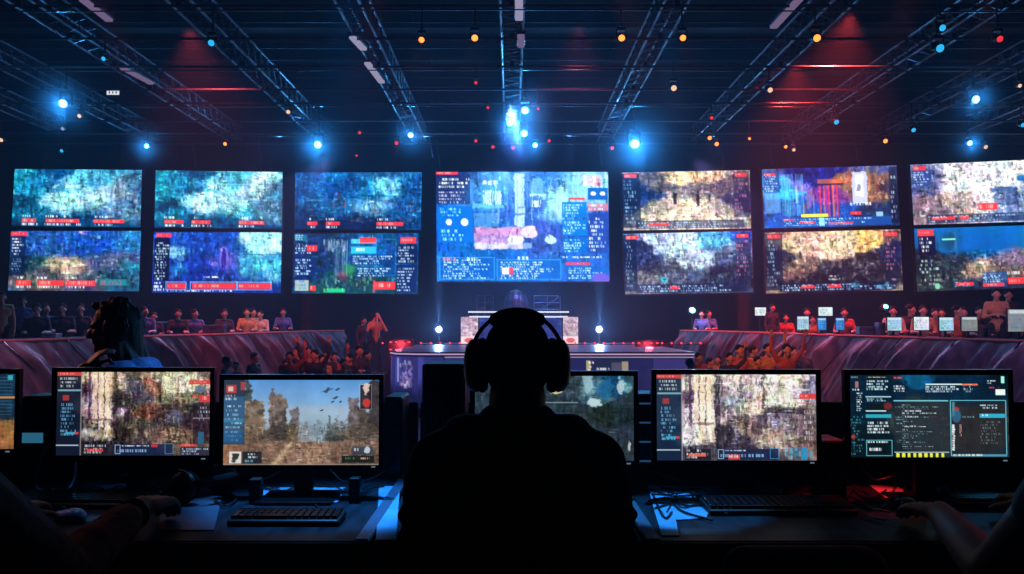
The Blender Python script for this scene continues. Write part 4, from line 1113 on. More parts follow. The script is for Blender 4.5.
TX = [-14.6, -12.2, -9.4, -6.35, -3.15, 0.0, 3.15, 6.35, 9.4, 12.2, 14.8]
TNAME = ['shortest lattice truss at the far left of the ceiling', 'second lattice truss counted from the left end of the ceiling', 'third lattice truss from the left, above the leftmost screen pair',
         'fourth lattice truss from the left, above the second screen pair', 'lattice truss just left of the centre one, with white batten lights', 'centre lattice truss running straight toward the central screen',
         'lattice truss just right of the centre one', 'lattice truss fourth from the right end with a lavender batten', 'third lattice truss from the right end, beside the red haze',
         'second lattice truss counted from the right end', 'shortest lattice truss at the far right of the ceiling']
for i, x in enumerate(TX):
    truss(x, 21.5 if i in (0, 10) else (14.5 if 1 < i < 9 else 17.5), 27.0 if i in (0, 10) else 28.6, TNAME[i], 0.0)

# rigging pipes across
PY = [16.0, 17.9, 19.9, 21.9, 23.3, 25.4, 27.1, 28.7]
PZ = 7.28
for i, y in enumerate(PY):
    t = thing('rigging_pipe', '%s crosswise rigging pipe under the trusses, counted from the front' % ORD[i], 'pipe', (0, y, PZ), 0, 'rigging pipes across the ceiling')
    c = MB(); c.tube([(-17.5, 0, 0), (17.5, 0, 0)], 0.03, 8); build('tube', c, 'steel', t, True)
    c = MB(); c.box((0, 0, 0.05), (0.10, 0.10, 0.13), bev=0.01); cm_ = c.mesh('clamp')
    for x in TX[1:-1]:
        link('clamp', cm_, 'black_metal', t, fix=False).location.x = x
    if i % 2 == 0:
        c = MB(); c.tube([(-17.5, 0.05, -0.06), (-9, 0.05, -0.09), (0, 0.05, -0.055), (9, 0.05, -0.1), (17.5, 0.05, -0.06)], 0.014, 6); build('cable', c, 'cable', t, True)
# far upper grid, seen against the dark ceiling
for i, y in enumerate((18.6, 20.6, 22.6, 24.6, 26.4)):
    c = MB()
    for z in (0, 0.3):
        c.tube([(-18.5, y, 8.6 + z), (18.5, y, 8.6 + z)], 0.022, 6)
    for k in range(24):
        x = -18.4 + k * 1.6
        c.tube([(x, y, 8.6), (x, y, 8.9)], 0.012, 4)
    o = build('ceiling_truss', c, 'black_metal')
    tag(o, '%s flat ladder truss high under the ceiling, counted from the front' % ORD[i], 'truss', 'ladder trusses under the ceiling')

# ------------------------------------------------------------------ stage lamps
LC = {'B': ((0.10, 0.55, 1.0), 14), 'C': ((0.02, 0.40, 0.8), 1.3), 'O': ((1.0, 0.20, 0.035), 3.2), 'R': ((1.0, 0.04, 0.06), 0.9), 'W': ((1.0, 0.62, 0.42), 1.0), 'P': ((0.55, 0.5, 0.9), 0.6)}
LM = {k: glow('lens_' + k, c, s) for k, (c, s) in LC.items()}
CN = {'B': 'bright blue', 'C': 'dim cyan', 'O': 'orange', 'R': 'red', 'W': 'warm white', 'P': 'lavender'}


def make_lamp():
    """moving head lamp hanging from (0,0,0); the head looks along -Y and down"""
    t = thing('hanging_stage_lamp', 'x', 'stage light', (0, 0, 0), 0, 'stage lamps hanging from the rigging')
    c = MB(); c.tube([(0, 0, 0.0), (0, 0, -0.12)], 0.02, 8); c.box((0, 0, 0.0), (0.09, 0.10, 0.09), bev=0.01)
    build('clamp', c, 'black_metal', t)
    c = MB(); c.box((0, 0, -0.15), (0.30, 0.24, 0.10), bev=0.02)
    for s in (-1, 1):
        c.box((s * 0.165, 0, -0.33), (0.035, 0.10, 0.36), bev=0.01)
    build('yoke', c, 'black_plastic', t)
    R = Euler((math.radians(90 + 28), 0, 0)).to_matrix().to_4x4()   # local z -> -Y and a little down
    Mx = Matrix.Translation((0, 0, -0.42)) @ R
    c = MB(); c.lathe([(0.07, -0.22), (0.12, -0.18), (0.135, 0.0), (0.13, 0.12), (0.145, 0.16), (0.145, 0.20), (0.125, 0.20)], 18, Mx)
    h = build('lamp_head', c, 'black_plastic', t, True)
    c = MB(); c.lathe([(0.001, 0.235), (0.06, 0.228), (0.10, 0.212), (0.122, 0.19), (0.122, 0.17)], 18, Mx)
    l = build('lens', c, LM['B'], h, True)
    l.material_slots[0].link = 'OBJECT'
    return t


lamp0 = make_lamp()
LAMPS = [  # px, py, colour, scale of the fixture, extra point-light power
    (66, 102, 'B', 1.0, 1.0), (148, 145, 'B', .75, .6), (319, 143, 'B', 1.1, 1.8), (411, 134, 'B', .8, .7), (510, 122, 'B', .85, .6), (525, 109, 'B', .95, .9), (524, 132, 'B', .95, .9), (535, 144, 'B', .8, .5),
    (634, 142, 'B', 1.35, 4.0), (835, 121, 'C', .9, .25), (973, 98, 'B', .9, .5), (968, 142, 'B', .75, .5), (912, 129, 'C', .8, .2), (63, 150, 'C', .7, .15), (1021, 124, 'C', .8, .2), (940, 27, 'C', .8, .15), (937, 47, 'C', 1.0, .2), (105, 58, 'C', .6, .05), (213, 42, 'C', .8, .1),
    (422, 39, 'O', .7, .25), (475, 37, 'O', .8, .3), (621, 37, 'O', .8, .3), (682, 37, 'O', .75, .3), (815, 37, 'O', .9, .35), (709, 137, 'O', .8, .25), (716, 143, 'O', .8, .3), (785, 146, 'O', .65, .2), (884, 140, 'O', .85, .35), (226, 143, 'O', .75, .2), (3, 139, 'W', .8, .2),
    (81, 115, 'W', .75, .1), (289, 111, 'W', .7, .1), (673, 87, 'W', .9, .1), (769, 89, 'W', .8, .15), (793, 149, 'W', .7, .15), (984, 146, 'W', .85, .15), (1018, 85, 'W', .6, .05), (997, 38, 'R', .8, .05),
    (397, 142, 'R', .8, .3), (476, 140, 'R', .65, .25), (549, 140, 'R', .65, .2), (493, 146, 'R', .75, .35), (513, 147, 'R', .8, .35), (612, 147, 'R', .85, .4), (360, 132, 'R', .6, .1), (357, 155, 'R', .5, .1), (749, 138, 'O', .5, .1), (711, 117, 'R', .65, .1), (488, 107, 'R', .5, .1), (538, 108, 'R', .5, .1), (476, 82, 'R', .5, .08), (64, 128, 'P', .6, .05)]
puff0 = None
nth = {}
for i, (px, py, k, sc, pw) in enumerate(LAMPS):
    best = None
    for y in PY:
        p = at(px, py, y)
        drop = PZ - p.z
        if drop >= 0.42 * sc - 0.02 and (best is None or drop < best[0]):
            best = (drop, y, p)
    if best is None:
        y = PY[-1]; p = at(px, py, y); best = (PZ - p.z, y, p)
    drop, y, p = best
    o = lamp0 if i == 0 else copy_tree(lamp0)
    n = nth.get(k, 0); nth[k] = n + 1
    near = min(range(len(TX)), key=lambda q: abs(TX[q] - p.x))
    colname = CN[k]
    sc *= 0.82 if k == 'B' else 0.68
    o.scale = (sc, sc, sc)
    o.location = (p.x, y, p.z + 0.42 * sc)
    o['label'] = '?'
    o['_px'] = px; o['_k'] = k; o['_y'] = y
    for ch in o.children:
        for g in ch.children:
            g.material_slots[0].link = 'OBJECT'
            g.material_slots[0].material = LM[k]
    ext = drop - 0.42 * sc
    if ext > 0.03:     # a drop rod carries the lamps that hang lower
        c = MB(); c.tube([(0, 0, 0.03), (0, 0, ext / sc)], 0.018 / sc, 6)
        build('drop_rod', c, 'black_metal', o, True)
    if pw > 0:
        f = Vector((0, -math.cos(math.radians(28)), -math.sin(math.radians(28))))
        q = Vector((p.x, y, p.z)) + f * (0.25 * sc + 0.03)
        if k == 'B':  # denser fog added round each blue lamp to give it a halo
            if puff0 is None:
                hz_ = puff0 = haze_bank('lamp_halo_fog', (1.1, 1.1, 1.1), 0.22, 28, 2.2, 'x')
            else:
                hz_ = puff0.copy(); COL.objects.link(hz_)
            tag(hz_, 'added halo fog round the %s bright blue stage lamp in the row of lamps, from the left' % ORD[[66, 148, 319, 411, 510, 524, 525, 535, 634, 968, 973].index(px)], 'haze', 'fog added for lamp halos', 'stuff')
            hz_.location = (p.x, y, p.z); hz_.scale = (pw ** 0.33,) * 3
            lights('POINT', 'lamp_glow', q, (0.05, 0.42, 1.0), 150 * pw, None, 0.05)
            lights('SPOT', 'lamp_light', q, (0.08, 0.45, 1.0), 330 * pw, q + Vector((0, -0.35, -1.0)), 0.05, 46, 0.9)
        else:
            lights('SPOT', 'lamp_light', q, LC[k][0], 200 * pw, q + Vector((0, -0.5, -1.0)), 0.05, 60, 0.9)
lamp_list = [o for o in COL.objects if o.name.startswith('hanging_stage_lamp')]
rows = {}
for o in lamp_list:
    rows.setdefault((o['_k'], round(o['_y'], 1)), []).append(o)
for (k, y), os_ in rows.items():
    os_.sort(key=lambda o: o['_px'])
    pi = ORD[min(range(len(PY)), key=lambda q: abs(PY[q] - y))]
    for j, o in enumerate(os_):
        if len(os_) == 1:
            o['label'] = '%s stage lamp, the only one of that colour on the %s pipe' % (CN[k], pi)
        else:
            o['label'] = '%s stage lamp on the %s pipe, %s from the left' % (CN[k], pi, ORD[j])
for o in lamp_list:
    for kk in ('_px', '_k', '_y'):
        del o[kk]

# pale batten lights fixed beside the trusses
BAT = [((122, 67), (152, 83), 'above the second screen pair, dim lavender'), ((352, 36), (364, 49), 'pale white, front one of the pair left of centre'), ((367, 62), (382, 82), 'pale white, rear one of the pair left of centre'), ((519, -4), (519, 19), 'lavender, front one on the centre truss'),
       ((521, 34), (521, 46), 'lavender, rear one on the centre truss'), ((803, -6), (773, 27), 'lavender, on the truss right of centre'), ((82, -2), (110, 20), 'bluish, at the front of the third truss from the left')]
batm = [glow('batten_pale', (0.42, 0.40, 0.62), 0.7), glow('batten_dim', (0.30, 0.22, 0.42), 0.5)]
for i, (a, b, lab) in enumerate(BAT):
    A, B = at_z(a[0], a[1], 7.3), at_z(b[0], b[1], 7.3)
    if B.y < A.y: A, B = B, A
    B.x = B.x
    d = (B - A); L = d.length
    t = thing('batten_light', 'linear batten light, ' + lab, 'batten light', A, -math.atan2(d.x, d.y), 'batten lights along the trusses')
    c = MB(); c.box((0, L / 2, 0.05), (0.19, L, 0.08), bev=0.01); build('housing', c, 'alu_dark', t)
    c = MB(); c.box((0, L / 2, -0.02), (0.155, L - 0.04, 0.06), bev=0.02); build('diffuser', c, batm[0 if i in (1, 2, 3) else 1], t)
    c = MB(); c.tube([(0, 0.15 * L, 0.09), (0, 0.15 * L, 0.2)], 0.015, 6); c.tube([(0, 0.85 * L, 0.09), (0, 0.85 * L, 0.2)], 0.015, 6); build('bracket', c, 'black_metal', t)
# small lit sign
p = at(113, 92.5, 22.5)
t = thing('exit_sign', 'small white illuminated sign hanging under the left trusses', 'sign', p)
c = MB(); c.box((0, 0.03, 0), (0.38, 0.05, 0.17), bev=0.01); build('case', c, 'black_plastic', t)
c = MB(); c.box((0, 0.0, 0), (0.33, 0.02, 0.12)); build('face', c, glow('sign_face', (0.75, 0.8, 0.9), 1.0), t)
c = MB()
for k in range(3):
    c.box((-0.09 + k * 0.09, -0.012, 0.0), (0.03, 0.008, 0.06))
build('marking', c, 'alu_dark', t)
c = MB(); c.tube([(0, 0.03, 0.09), (0, 0.03, PZ + 0.3 - p.z)], 0.012, 6); build('hanger', c, 'black_metal', t)
# hoist chains seen below the trusses
for i, (px, y0, y1, Y) in enumerate([(196, 148, 170, 28.9), (262, 137, 171, 28.9), (440, 140, 172, 29.0), (602, 130, 172, 29.0), (772, 136, 169, 28.7), (433, 130, 158, 28.5), (858, 138, 166, 28.6)]):
    A = at(px, y1, Y); A.z = max(A.z, 6.55)
    c = MB(); c.tube([A, (A.x - 0.12, A.y - 0.05, 7.45)], 0.02, 5)
    o = build('hanging_chain', c, 'steel', None, True); tag(o, '%s hoist chain above the big screens, from the left' % ORD[[0, 1, 3, 4, 5, 2, 6][i]], 'chain', 'hoist chains')

# ------------------------------------------------------------------ the big screens
LED = [  # quad TL TR BL BR, depth left/right, picture, label
    ((15, 169), (142, 170), (11.7, 226), (140.5, 227.5), 28.3, 28.6, lambda: led_ice(11, True), 'upper screen of the leftmost pair, icy cyan ruins with red captions'),
    ((11.2, 231), (141, 231), (8.2, 290.5), (139, 291.3), 28.3, 28.6, lambda: led_canyon(12), 'lower screen of the leftmost pair, blue canyon with a tan mound'),
    ((156, 170.5), (282.7, 172), (154.4, 227.5), (282, 228.8), 28.7, 28.9, lambda: led_ice(13, False), 'upper screen of the second pair from the left, bright cyan debris'),
    ((154, 232), (281.9, 232.5), (151.8, 292.7), (280.7, 293), 28.7, 28.9, lambda: led_gate(14), 'lower screen of the second pair from the left, deep blue with a violet arch'),
    ((295.3, 172.6), (422, 172.2), (294.6, 229), (420.8, 230), 29.0, 29.0, lambda: led_bluecity(15), 'upper screen of the third pair from the left, dark blue city'),
    ((294.3, 233.7), (418.8, 233), (292.3, 293.4), (417.5, 293.8), 29.0, 29.0, lambda: led_hud(16), 'lower screen of the third pair from the left, windows with a green bar'),
    ((436, 172), (608, 172), (437, 281.5), (609.4, 281.5), 29.1, 29.1, lambda: led_main(17), 'largest single screen in the centre, bright blue city interface'),
    ((621.3, 172.6), (749.5, 170.2), (623.7, 230.5), (751, 228.5), 29.0, 28.9, lambda: led_plaza(18), 'upper screen just right of the central one, beige plaza with two dark figures'),
    ((623, 234), (751.5, 231), (625.4, 294.4), (753, 292.3), 29.0, 28.9, lambda: led_factory(19), 'lower screen just right of the central one, grey white factory ruins'),
    ((761.6, 169.4), (896.3, 165.4), (764.5, 228.3), (899.5, 225.3), 28.6, 28.3, lambda: led_neon(20), 'upper screen of the second pair from the right, neon blue and pink towers'),
    ((764.5, 232.9), (900.3, 229.3), (766, 293.5), (902.8, 290.3), 28.6, 28.3, lambda: led_rock(21), 'lower screen of the second pair from the right, tan rock ruins'),
    ((910, 165), (1042, 159.2), (913.7, 225), (1046, 221), 28.0, 27.6, lambda: led_white(22), 'upper screen of the rightmost pair, white rubble'),
    ((914, 228.9), (1046, 224.7), (917, 291.7), (1050, 287), 28.0, 27.6, lambda: led_valley(23), 'lower screen of the rightmost pair, teal sky over a valley')]
for i, (a, b, c_, d_, yl, yr, fn, lab) in enumerate(LED):
    cx = (a[0] + b[0]) / 2
    A = at((a[0] + c_[0]) / 2, 230, yl); B = at((b[0] + d_[0]) / 2, 230, yr)
    V = [on_vplane(q[0], q[1], (A.x, A.y), (B.x, B.y)) for q in (a, b, c_, d_)]
    ctr = sum(V, Vector()) / 4
    t = thing('led_screen', lab, 'screen', ctr, 0, 'big screens hung above the stage')
    nrm = (V[1] - V[0]).cross(V[2] - V[0]).normalized()
    if nrm.y > 0: nrm = -nrm
    q = [v - ctr for v in V]
    P = fn()
    P.warp(0.003, 60); P.soft(0.2)
    P.a = np.clip((P.a - 85) * 1.3 + 92, 4, 252)
    link('picture', picture_mesh('picture', [x + nrm * 0.015 for x in q], P), 'screen_led', t, fix=False)
    # cabinet: slightly larger frame and a back
    e = 0.045
    ux = (q[1] - q[0]).normalized(); uz = (q[0] - q[2]).normalized()
    big = [q[0] - ux * e + uz * e, q[1] + ux * e + uz * e, q[2] - ux * e - uz * e, q[3] + ux * e - uz * e]
    vs_ = big + [x - nrm * 0.16 for x in big]
    c = MB(); c.add(vs_, [(0, 1, 3, 2), (4, 6, 7, 5), (0, 4, 5, 1), (2, 3, 7, 6), (0, 2, 6, 4), (1, 5, 7, 3)])
    build('cabinet', c, 'black_metal', t)
    for s in (0.2, 0.8):
        c = MB()
        p = big[0].lerp(big[1], s) - nrm * 0.08
        c.box(p + Vector((0, 0, 0.03)), (0.12, 0.08, 0.1))
        if i in (6,) or i % 2 == 0 and i < 6 or i in (7, 9, 11):
            c.tube([p + Vector((0, 0, 0.05)), (p.x, p.y, PZ + 0.1 - ctr.z)], 0.015, 5)
        build('hanging_bracket', c, 'black_metal', t)

# ------------------------------------------------------------------ stage
SZ = 0.537
pts = [(-2.95, 20.9), (-2.75, 20.35), (-2.2, 20.05), (-1.6, 20.0), (4.3, 20.0), (4.3, 28.2), (-2.95, 28.2)]
c = MB()
n = len(pts)
c.add([(x, y, SZ - 0.1) for x, y in pts] + [(x, y, SZ) for x, y in pts], [tuple(range(n - 1, -1, -1)), tuple(range(n, 2 * n))] + [(i, (i + 1) % n, n + (i + 1) % n, n + i) for i in range(n)])
st = thing('stage', 'low central stage with a violet lit front', 'stage', (0, 24, HALL_F))
for v in range(len(c.v)):
    x, y, z = c.v[v]; c.v[v] = (x, y - 24, z - HALL_F)
build('deck', c, 'stage_deck', st)
c = MB()
ins = [(x * 0.985, (y - 24) * 0.99) for x, y in pts]
c.add([(x, y, 0.0) for x, y in ins] + [(x, y, SZ - 0.1 - HALL_F) for x, y in ins], [(i, (i + 1) % n, n + (i + 1) % n, n + i) for i in range(n)])
build('skirt', c, 'black_metal', st)


def g_left(P):
    P.rect(0.1, 0.05, 0.18, 0.5, (150, 150, 215), 0.8)
    P.debris(60, [(225, 205, 225), (205, 160, 200), (120, 100, 190), (240, 235, 240)], (0.2, 0.08, 0.75, 0.6), (0.02, 0.1), (0.02, 0.1), 0.8)


def g_front(P):
    P.a *= 0.75
    P.rect(0, 0, 1, 0.03, (205, 190, 215), 0.9)
    # front panel columns seen right of the seated operator
    P.rect(0.565, 0.08, 0.585, 0.36, (205, 190, 130), 0.75); P.text(0.575, 0.1, 0.6, 0.4, 4, (235, 225, 200), 0.6)
    P.rect(0.6, 0.05, 0.735, 0.42, (30, 36, 60), 0.8); P.text(0.61, 0.22, 0.66, 0.3, 1, (225, 225, 230), 0.9); P.rect(0.665, 0.12, 0.71, 0.3, (90, 85, 105), 0.7); P.rect(0.71, 0.1, 0.735, 0.4, (205, 185, 140), 0.65)
    P.text(0.6, 0.33, 0.7, 0.41, 2, (190, 130, 120), 0.5)
    P.rect(0.835, 0.05, 1.0, 1.0, (60, 50, 112), 0.7); P.rect(0.82, 0.75, 0.9, 0.82, (220, 60, 110), 0.7)


fz0, fz1 = -0.78 - HALL_F, SZ - 0.11 - HALL_F
link('front_panel', picture_mesh('front_panel', [Vector((-1.58, -4.03, fz1)), Vector((4.28, -4.03, fz1)), Vector((-1.58, -4.03, fz0)), Vector((4.28, -4.03, fz0))], fascia(31, 240, 50, g_front)), 'screen_led', st, fix=False)
arc = [(-2.97, -3.1), (-2.78, -3.68), (-2.21, -3.98), (-1.6, -4.03)]
for k in range(3):
    (x0, y0), (x1, y1) = arc[k], arc[k + 1]
    link('corner_panel', picture_mesh('corner_panel', [Vector((x0, y0, fz1)), Vector((x1, y1, fz1)), Vector((x0, y0, fz0)), Vector((x1, y1, fz0))], fascia(32 + k, 30, 50, g_left if k == 1 else None)), 'screen_led', st, fix=False)
c = MB(); c.tube([(-2.98, -3.1, fz1 + 0.06), (-2.78, -3.7, fz1 + 0.06), (-2.21, -4.0, fz1 + 0.06), (-1.6, -4.05, fz1 + 0.06), (4.29, -4.05, fz1 + 0.06)], 0.018, 6)
build('edge_light', c, glow('edge_pink', (0.65, 0.42, 0.72), 0.75), st)

# caster desk in the middle of the stage
def on(px, py, Y):
    return at(px, py, Y)


Yd = 26.0
z0 = SZ
zt = on(520, 317, Yd).z
xl, xr = on(461, 330, Yd).x, on(578, 330, Yd).x
t = thing('caster_desk', 'white lit presenters desk in the middle of the stage', 'desk', ((xl + xr) / 2, Yd, z0))
W = xr - xl; H = zt - z0
c = MB(); c.box((0, 0.5, H * 0.5), (W - 0.1, 0.9, H), bev=0.02); build('body', c, 'black_metal', t)


def side_panel(P):
    P.tex(0.5, 10, 20, 3)
    P.debris(60, [(240, 225, 230), (200, 160, 180), (90, 70, 110)], (0, 0, 1, 0.68), (0.05, 0.3), (0.02, 0.08), 0.7)
    P.rect(0, 0.7, 1, 1, (240, 215, 220), 0.9); P.ell(0.5, 0.85, 0.28, 0.1, (205, 70, 80), 0.8)


for sx in (-1, 1):
    P = Paint(18, 34, 41 + sx, (190, 165, 185)); side_panel(P)
    x0, x1 = (-W / 2, -W / 2 + 0.52) if sx < 0 else (W / 2 - 0.46, W / 2)
    link('side_panel', picture_mesh('side_panel', [Vector((x0, -0.06, H)), Vector((x1, -0.06, H)), Vector((x0, -0.06, 0.02)), Vector((x1, -0.06, 0.02))], P), 'screen_led', t, fix=False)
for z, a in ((on(520, 312, Yd).z - z0, 0.86), (on(520, 316.8, Yd).z - z0, 0.84)):
    c = MB(); c.box((-0.03, -0.05, z), (W * a, 0.1, 0.045)); build('light_bar', c, glow('bar_white', (0.75, 0.82, 1.0), 1.1), t)
c = MB(); c.box((0, 0.3, zt - z0 + 0.02), (W * 0.92, 0.7, 0.04)); build('worktop', c, 'table', t)
P = Paint(60, 30, 45, (40, 50, 120)); P.tex(0.5, 20, 10, 3); P.debris(40, [(120, 150, 220), (200, 200, 230), (60, 60, 130)], (0, 0, 1, 1), (0.02, 0.1), (0.02, 0.1), 0.6)
link('front_panel', picture_mesh('front_panel', [Vector((-W / 2 + 0.55, -0.055, H)), Vector((W / 2 - 0.5, -0.055, H)), Vector((-W / 2 + 0.55, -0.055, 0.03)), Vector((W / 2 - 0.5, -0.055, 0.03))], P), 'screen_led', t, fix=False)
for sx in (-1, 1):
    c = MB(); c.box((sx * (W / 2 - 0.3), 0.15, (H + 0.15) / 2), (0.08, 0.12, H + 0.15)); build('post', c, 'black_metal', t)

# low scaffold and dome behind the desk
Ys = 27.4
for i, (xa, xb) in enumerate(((477, 493), (534, 560))):
    A, B = on(xa, 296, Ys), on(xb, 296, Ys)
    c = MB()
    for x in np.linspace(A.x, B.x, 3):
        c.tube([(x, Ys, SZ), (x, Ys, A.z)], 0.02, 6)
    for z in np.linspace(A.z - 0.65, A.z, 4):
        c.tube([(A.x, Ys, z), (B.x, Ys, z)], 0.018, 6)
    c.tube([(A.x, Ys, A.z - 0.6), (B.x, Ys, A.z)], 0.014, 5)
    o = build('scaffold_frame', c, 'rail_blue'); tag(o, 'thin blue scaffold frame behind the presenters desk, ' + ('narrow one left of the dome' if i == 0 else 'wide one right of the dome'), 'scaffold', 'scaffold frames on stage')
p = on(516, 303, 26.9)
t = thing('stage_dome', 'dark ribbed dome standing behind the presenters desk', 'dome', (p.x, 27.0, SZ))
hh = on(516, 290, 27.0).z - SZ
c = MB(); c.lathe([(0.42, 0.0), (0.40, hh - 0.62), (0.38, hh - 0.35), (0.30, hh - 0.12), (0.16, hh - 0.02), (0.02, hh)], 20); build('shell', c, 'rail_blue', t, True)
c = MB()
for k in range(10):
    a = 2 * PI * k / 10
    c.tube([(0.43 * math.cos(a), 0.43 * math.sin(a), 0.02), (0.41 * math.cos(a), 0.41 * math.sin(a), hh - 0.6), (0.31 * math.cos(a), 0.31 * math.sin(a), hh - 0.1), (0.02, 0, hh + 0.01)], 0.02, 5)
build('rib', c, 'alu_dark', t)

# floor spotlights beaming up
upm = glow('uplight_lens', (0.75, 0.85, 1.0), 14)
for i, (px, py, Y, zb, colr, pw, lab) in enumerate([(439, 330, 27.3, SZ, (0.25, 0.48, 1.0), 2600, 'white floor spotlight beaming up, left of the presenters desk'), (599, 330, 27.3, SZ, (0.25, 0.48, 1.0), 3400, 'white floor spotlight beaming up, right of the presenters desk'),
                                                    (692, 311, 27.0, HALL_F, (0.12, 0.5, 1.0), 700, 'blue spotlight on a tall stand behind the drape corner at right'), (885, 307.5, 23.5, 0.25, (0.1, 0.6, 0.9), 25, 'small cyan spotlight behind the laptop row')]):
    p = on(px, py, Y)
    t = thing('floor_spotlight', lab, 'spotlight', (p.x, Y, zb), 0, 'spotlights standing on the floor')
    h = p.z - zb
    c = MB(); c.tube([(0, 0, 0.02), (0, 0, h - 0.12)], 0.025, 8); c.lathe([(0.2, 0.0), (0.2, 0.02), (0.03, 0.03)], 14); build('stand', c, 'black_metal', t)
    Mx = Matrix.Translation((0, 0, h)) @ Euler((math.radians(62), 0, 0)).to_matrix().to_4x4()
    c = MB(); c.lathe([(0.07, -0.16), (0.12, -0.1), (0.13, 0.05), (0.10, 0.06)], 16, Mx); hd = build('lamp_head', c, 'black_metal', t, True)
    sc = 1.0 if i != 3 else 0.7
    c = MB(); c.lathe([(0.001, 0.09), (0.07 * sc, 0.075), (0.105 * sc, 0.05), (0.105 * sc, 0.04)], 16, Mx); build('lens', c, upm if i < 2 else LM['B'], hd, True)
    lights('SPOT', 'beam', (p.x, Y - 0.15, p.z + 0.1), colr, pw, (p.x, Y - 0.1, p.z + 5), 0.04, 22, 0.9)
    lights('POINT', 'spot_glow', (p.x, Y - 0.22, p.z + 0.04), colr, pw * 0.05, None, 0.05)

# red bulb string along the back of the stage and two red beacons
Yr = 25.2
xa, xb = on(378, 343, Yr).x, on(705, 343, Yr).x
t = thing('red_light_rail', 'rail of small red bulbs crossing the back of the stage', 'light rail', (0, Yr, SZ))
zr = on(512, 343, Yr).z - SZ
c = MB(); c.tube([(xa, 0, zr - 0.035), (xb, 0, zr - 0.035)], 0.015, 6)
for k in range(8):
    x = xa + (xb - xa) * k / 7
    c.tube([(x, 0.04, 0 if -2.9 < x < 4.25 else HALL_F - SZ), (x, 0.04, zr - 0.03)], 0.015, 6)
build('rail', c, 'black_metal', t)
bm_ = MB(); bm_.ball((0, 0, 0), 0.03, None, 8, 6)
bme = bm_.mesh('bulb'); redb = glow('red_bulb', (1.0, 0.05, 0.10), 1.8); b0 = None
for k in range(34):
    o = link('bulb', bme, redb, t, fix=False) if b0 is None else b0.copy()
    if b0 is None: b0 = o
    else: COL.objects.link(o); o.parent = t
    o.location = (xa + (xb - xa) * (k + 0.5) / 34, -0.05, zr)
for i, (px, py, Y, lab) in enumerate([(648, 347, 24.0, 'red beacon lamp block right of the stage centre'), (400, 346, 24.2, 'red beacon lamp block left of the stage centre')]):
    p = on(px, py, Y)
    t = thing('red_beacon', lab, 'beacon', (p.x, Y, SZ if -2.6 < p.x < 3.9 else HALL_F), 0, 'red beacons')
    h = p.z - t.location.z
    c = MB(); c.box((0, 0.05, h * 0.5), (0.7, 0.1, h * 0.98), bev=0.01); build('stand', c, 'black_metal', t)
    c = MB()
    for sx in (-0.26, -0.09, 0.09, 0.26):
        for sz in (-0.1, 0.11):
            c.box((sx, -0.03, h + sz), (0.07, 0.08, 0.035), bev=0.01)
    build('lamp', c, redb, t)
    c = MB(); c.box((0, 0.04, h), (0.74, 0.05, 0.36), bev=0.01); build('back_plate', c, 'black_metal', t)
    lights('POINT', 'beacon_light', (p.x, Y - 0.25, p.z + 0.05), (1.0, 0.06, 0.1), 60, None, 0.1)
# ================================================================== drapes, risers, tables
LA, LB = (-9.64, 16.0), (-5.6, 27.0)


def line_pt(side, Y, off=0.0):
    """point of the drape line at depth Y; off moves it outward, away from the aisle"""
    dx, dy = LB[0] - LA[0], LB[1] - LA[1]
    L = math.hypot(dx, dy)
    x = LA[0] + dx / dy * (Y - LA[1])
    nx, ny = -dy / L, dx / L
    return (side * (-(x + nx * off)) if side > 0 else x + nx * off, Y + ny * off)


ZT0, ZT1 = at(0, 340, 16).z, at(335, 330, 27).z


def ztop(Y):
    return ZT0 + (ZT1 - ZT0) * (Y - 16) / 11.0


def line_y(side, px):
    u = (px - 512) / F * (-side)          # mirrored to the left side
    k = (LB[0] - LA[0]) / (LB[1] - LA[1])
    return (LA[0] - k * LA[1]) / (u - k)


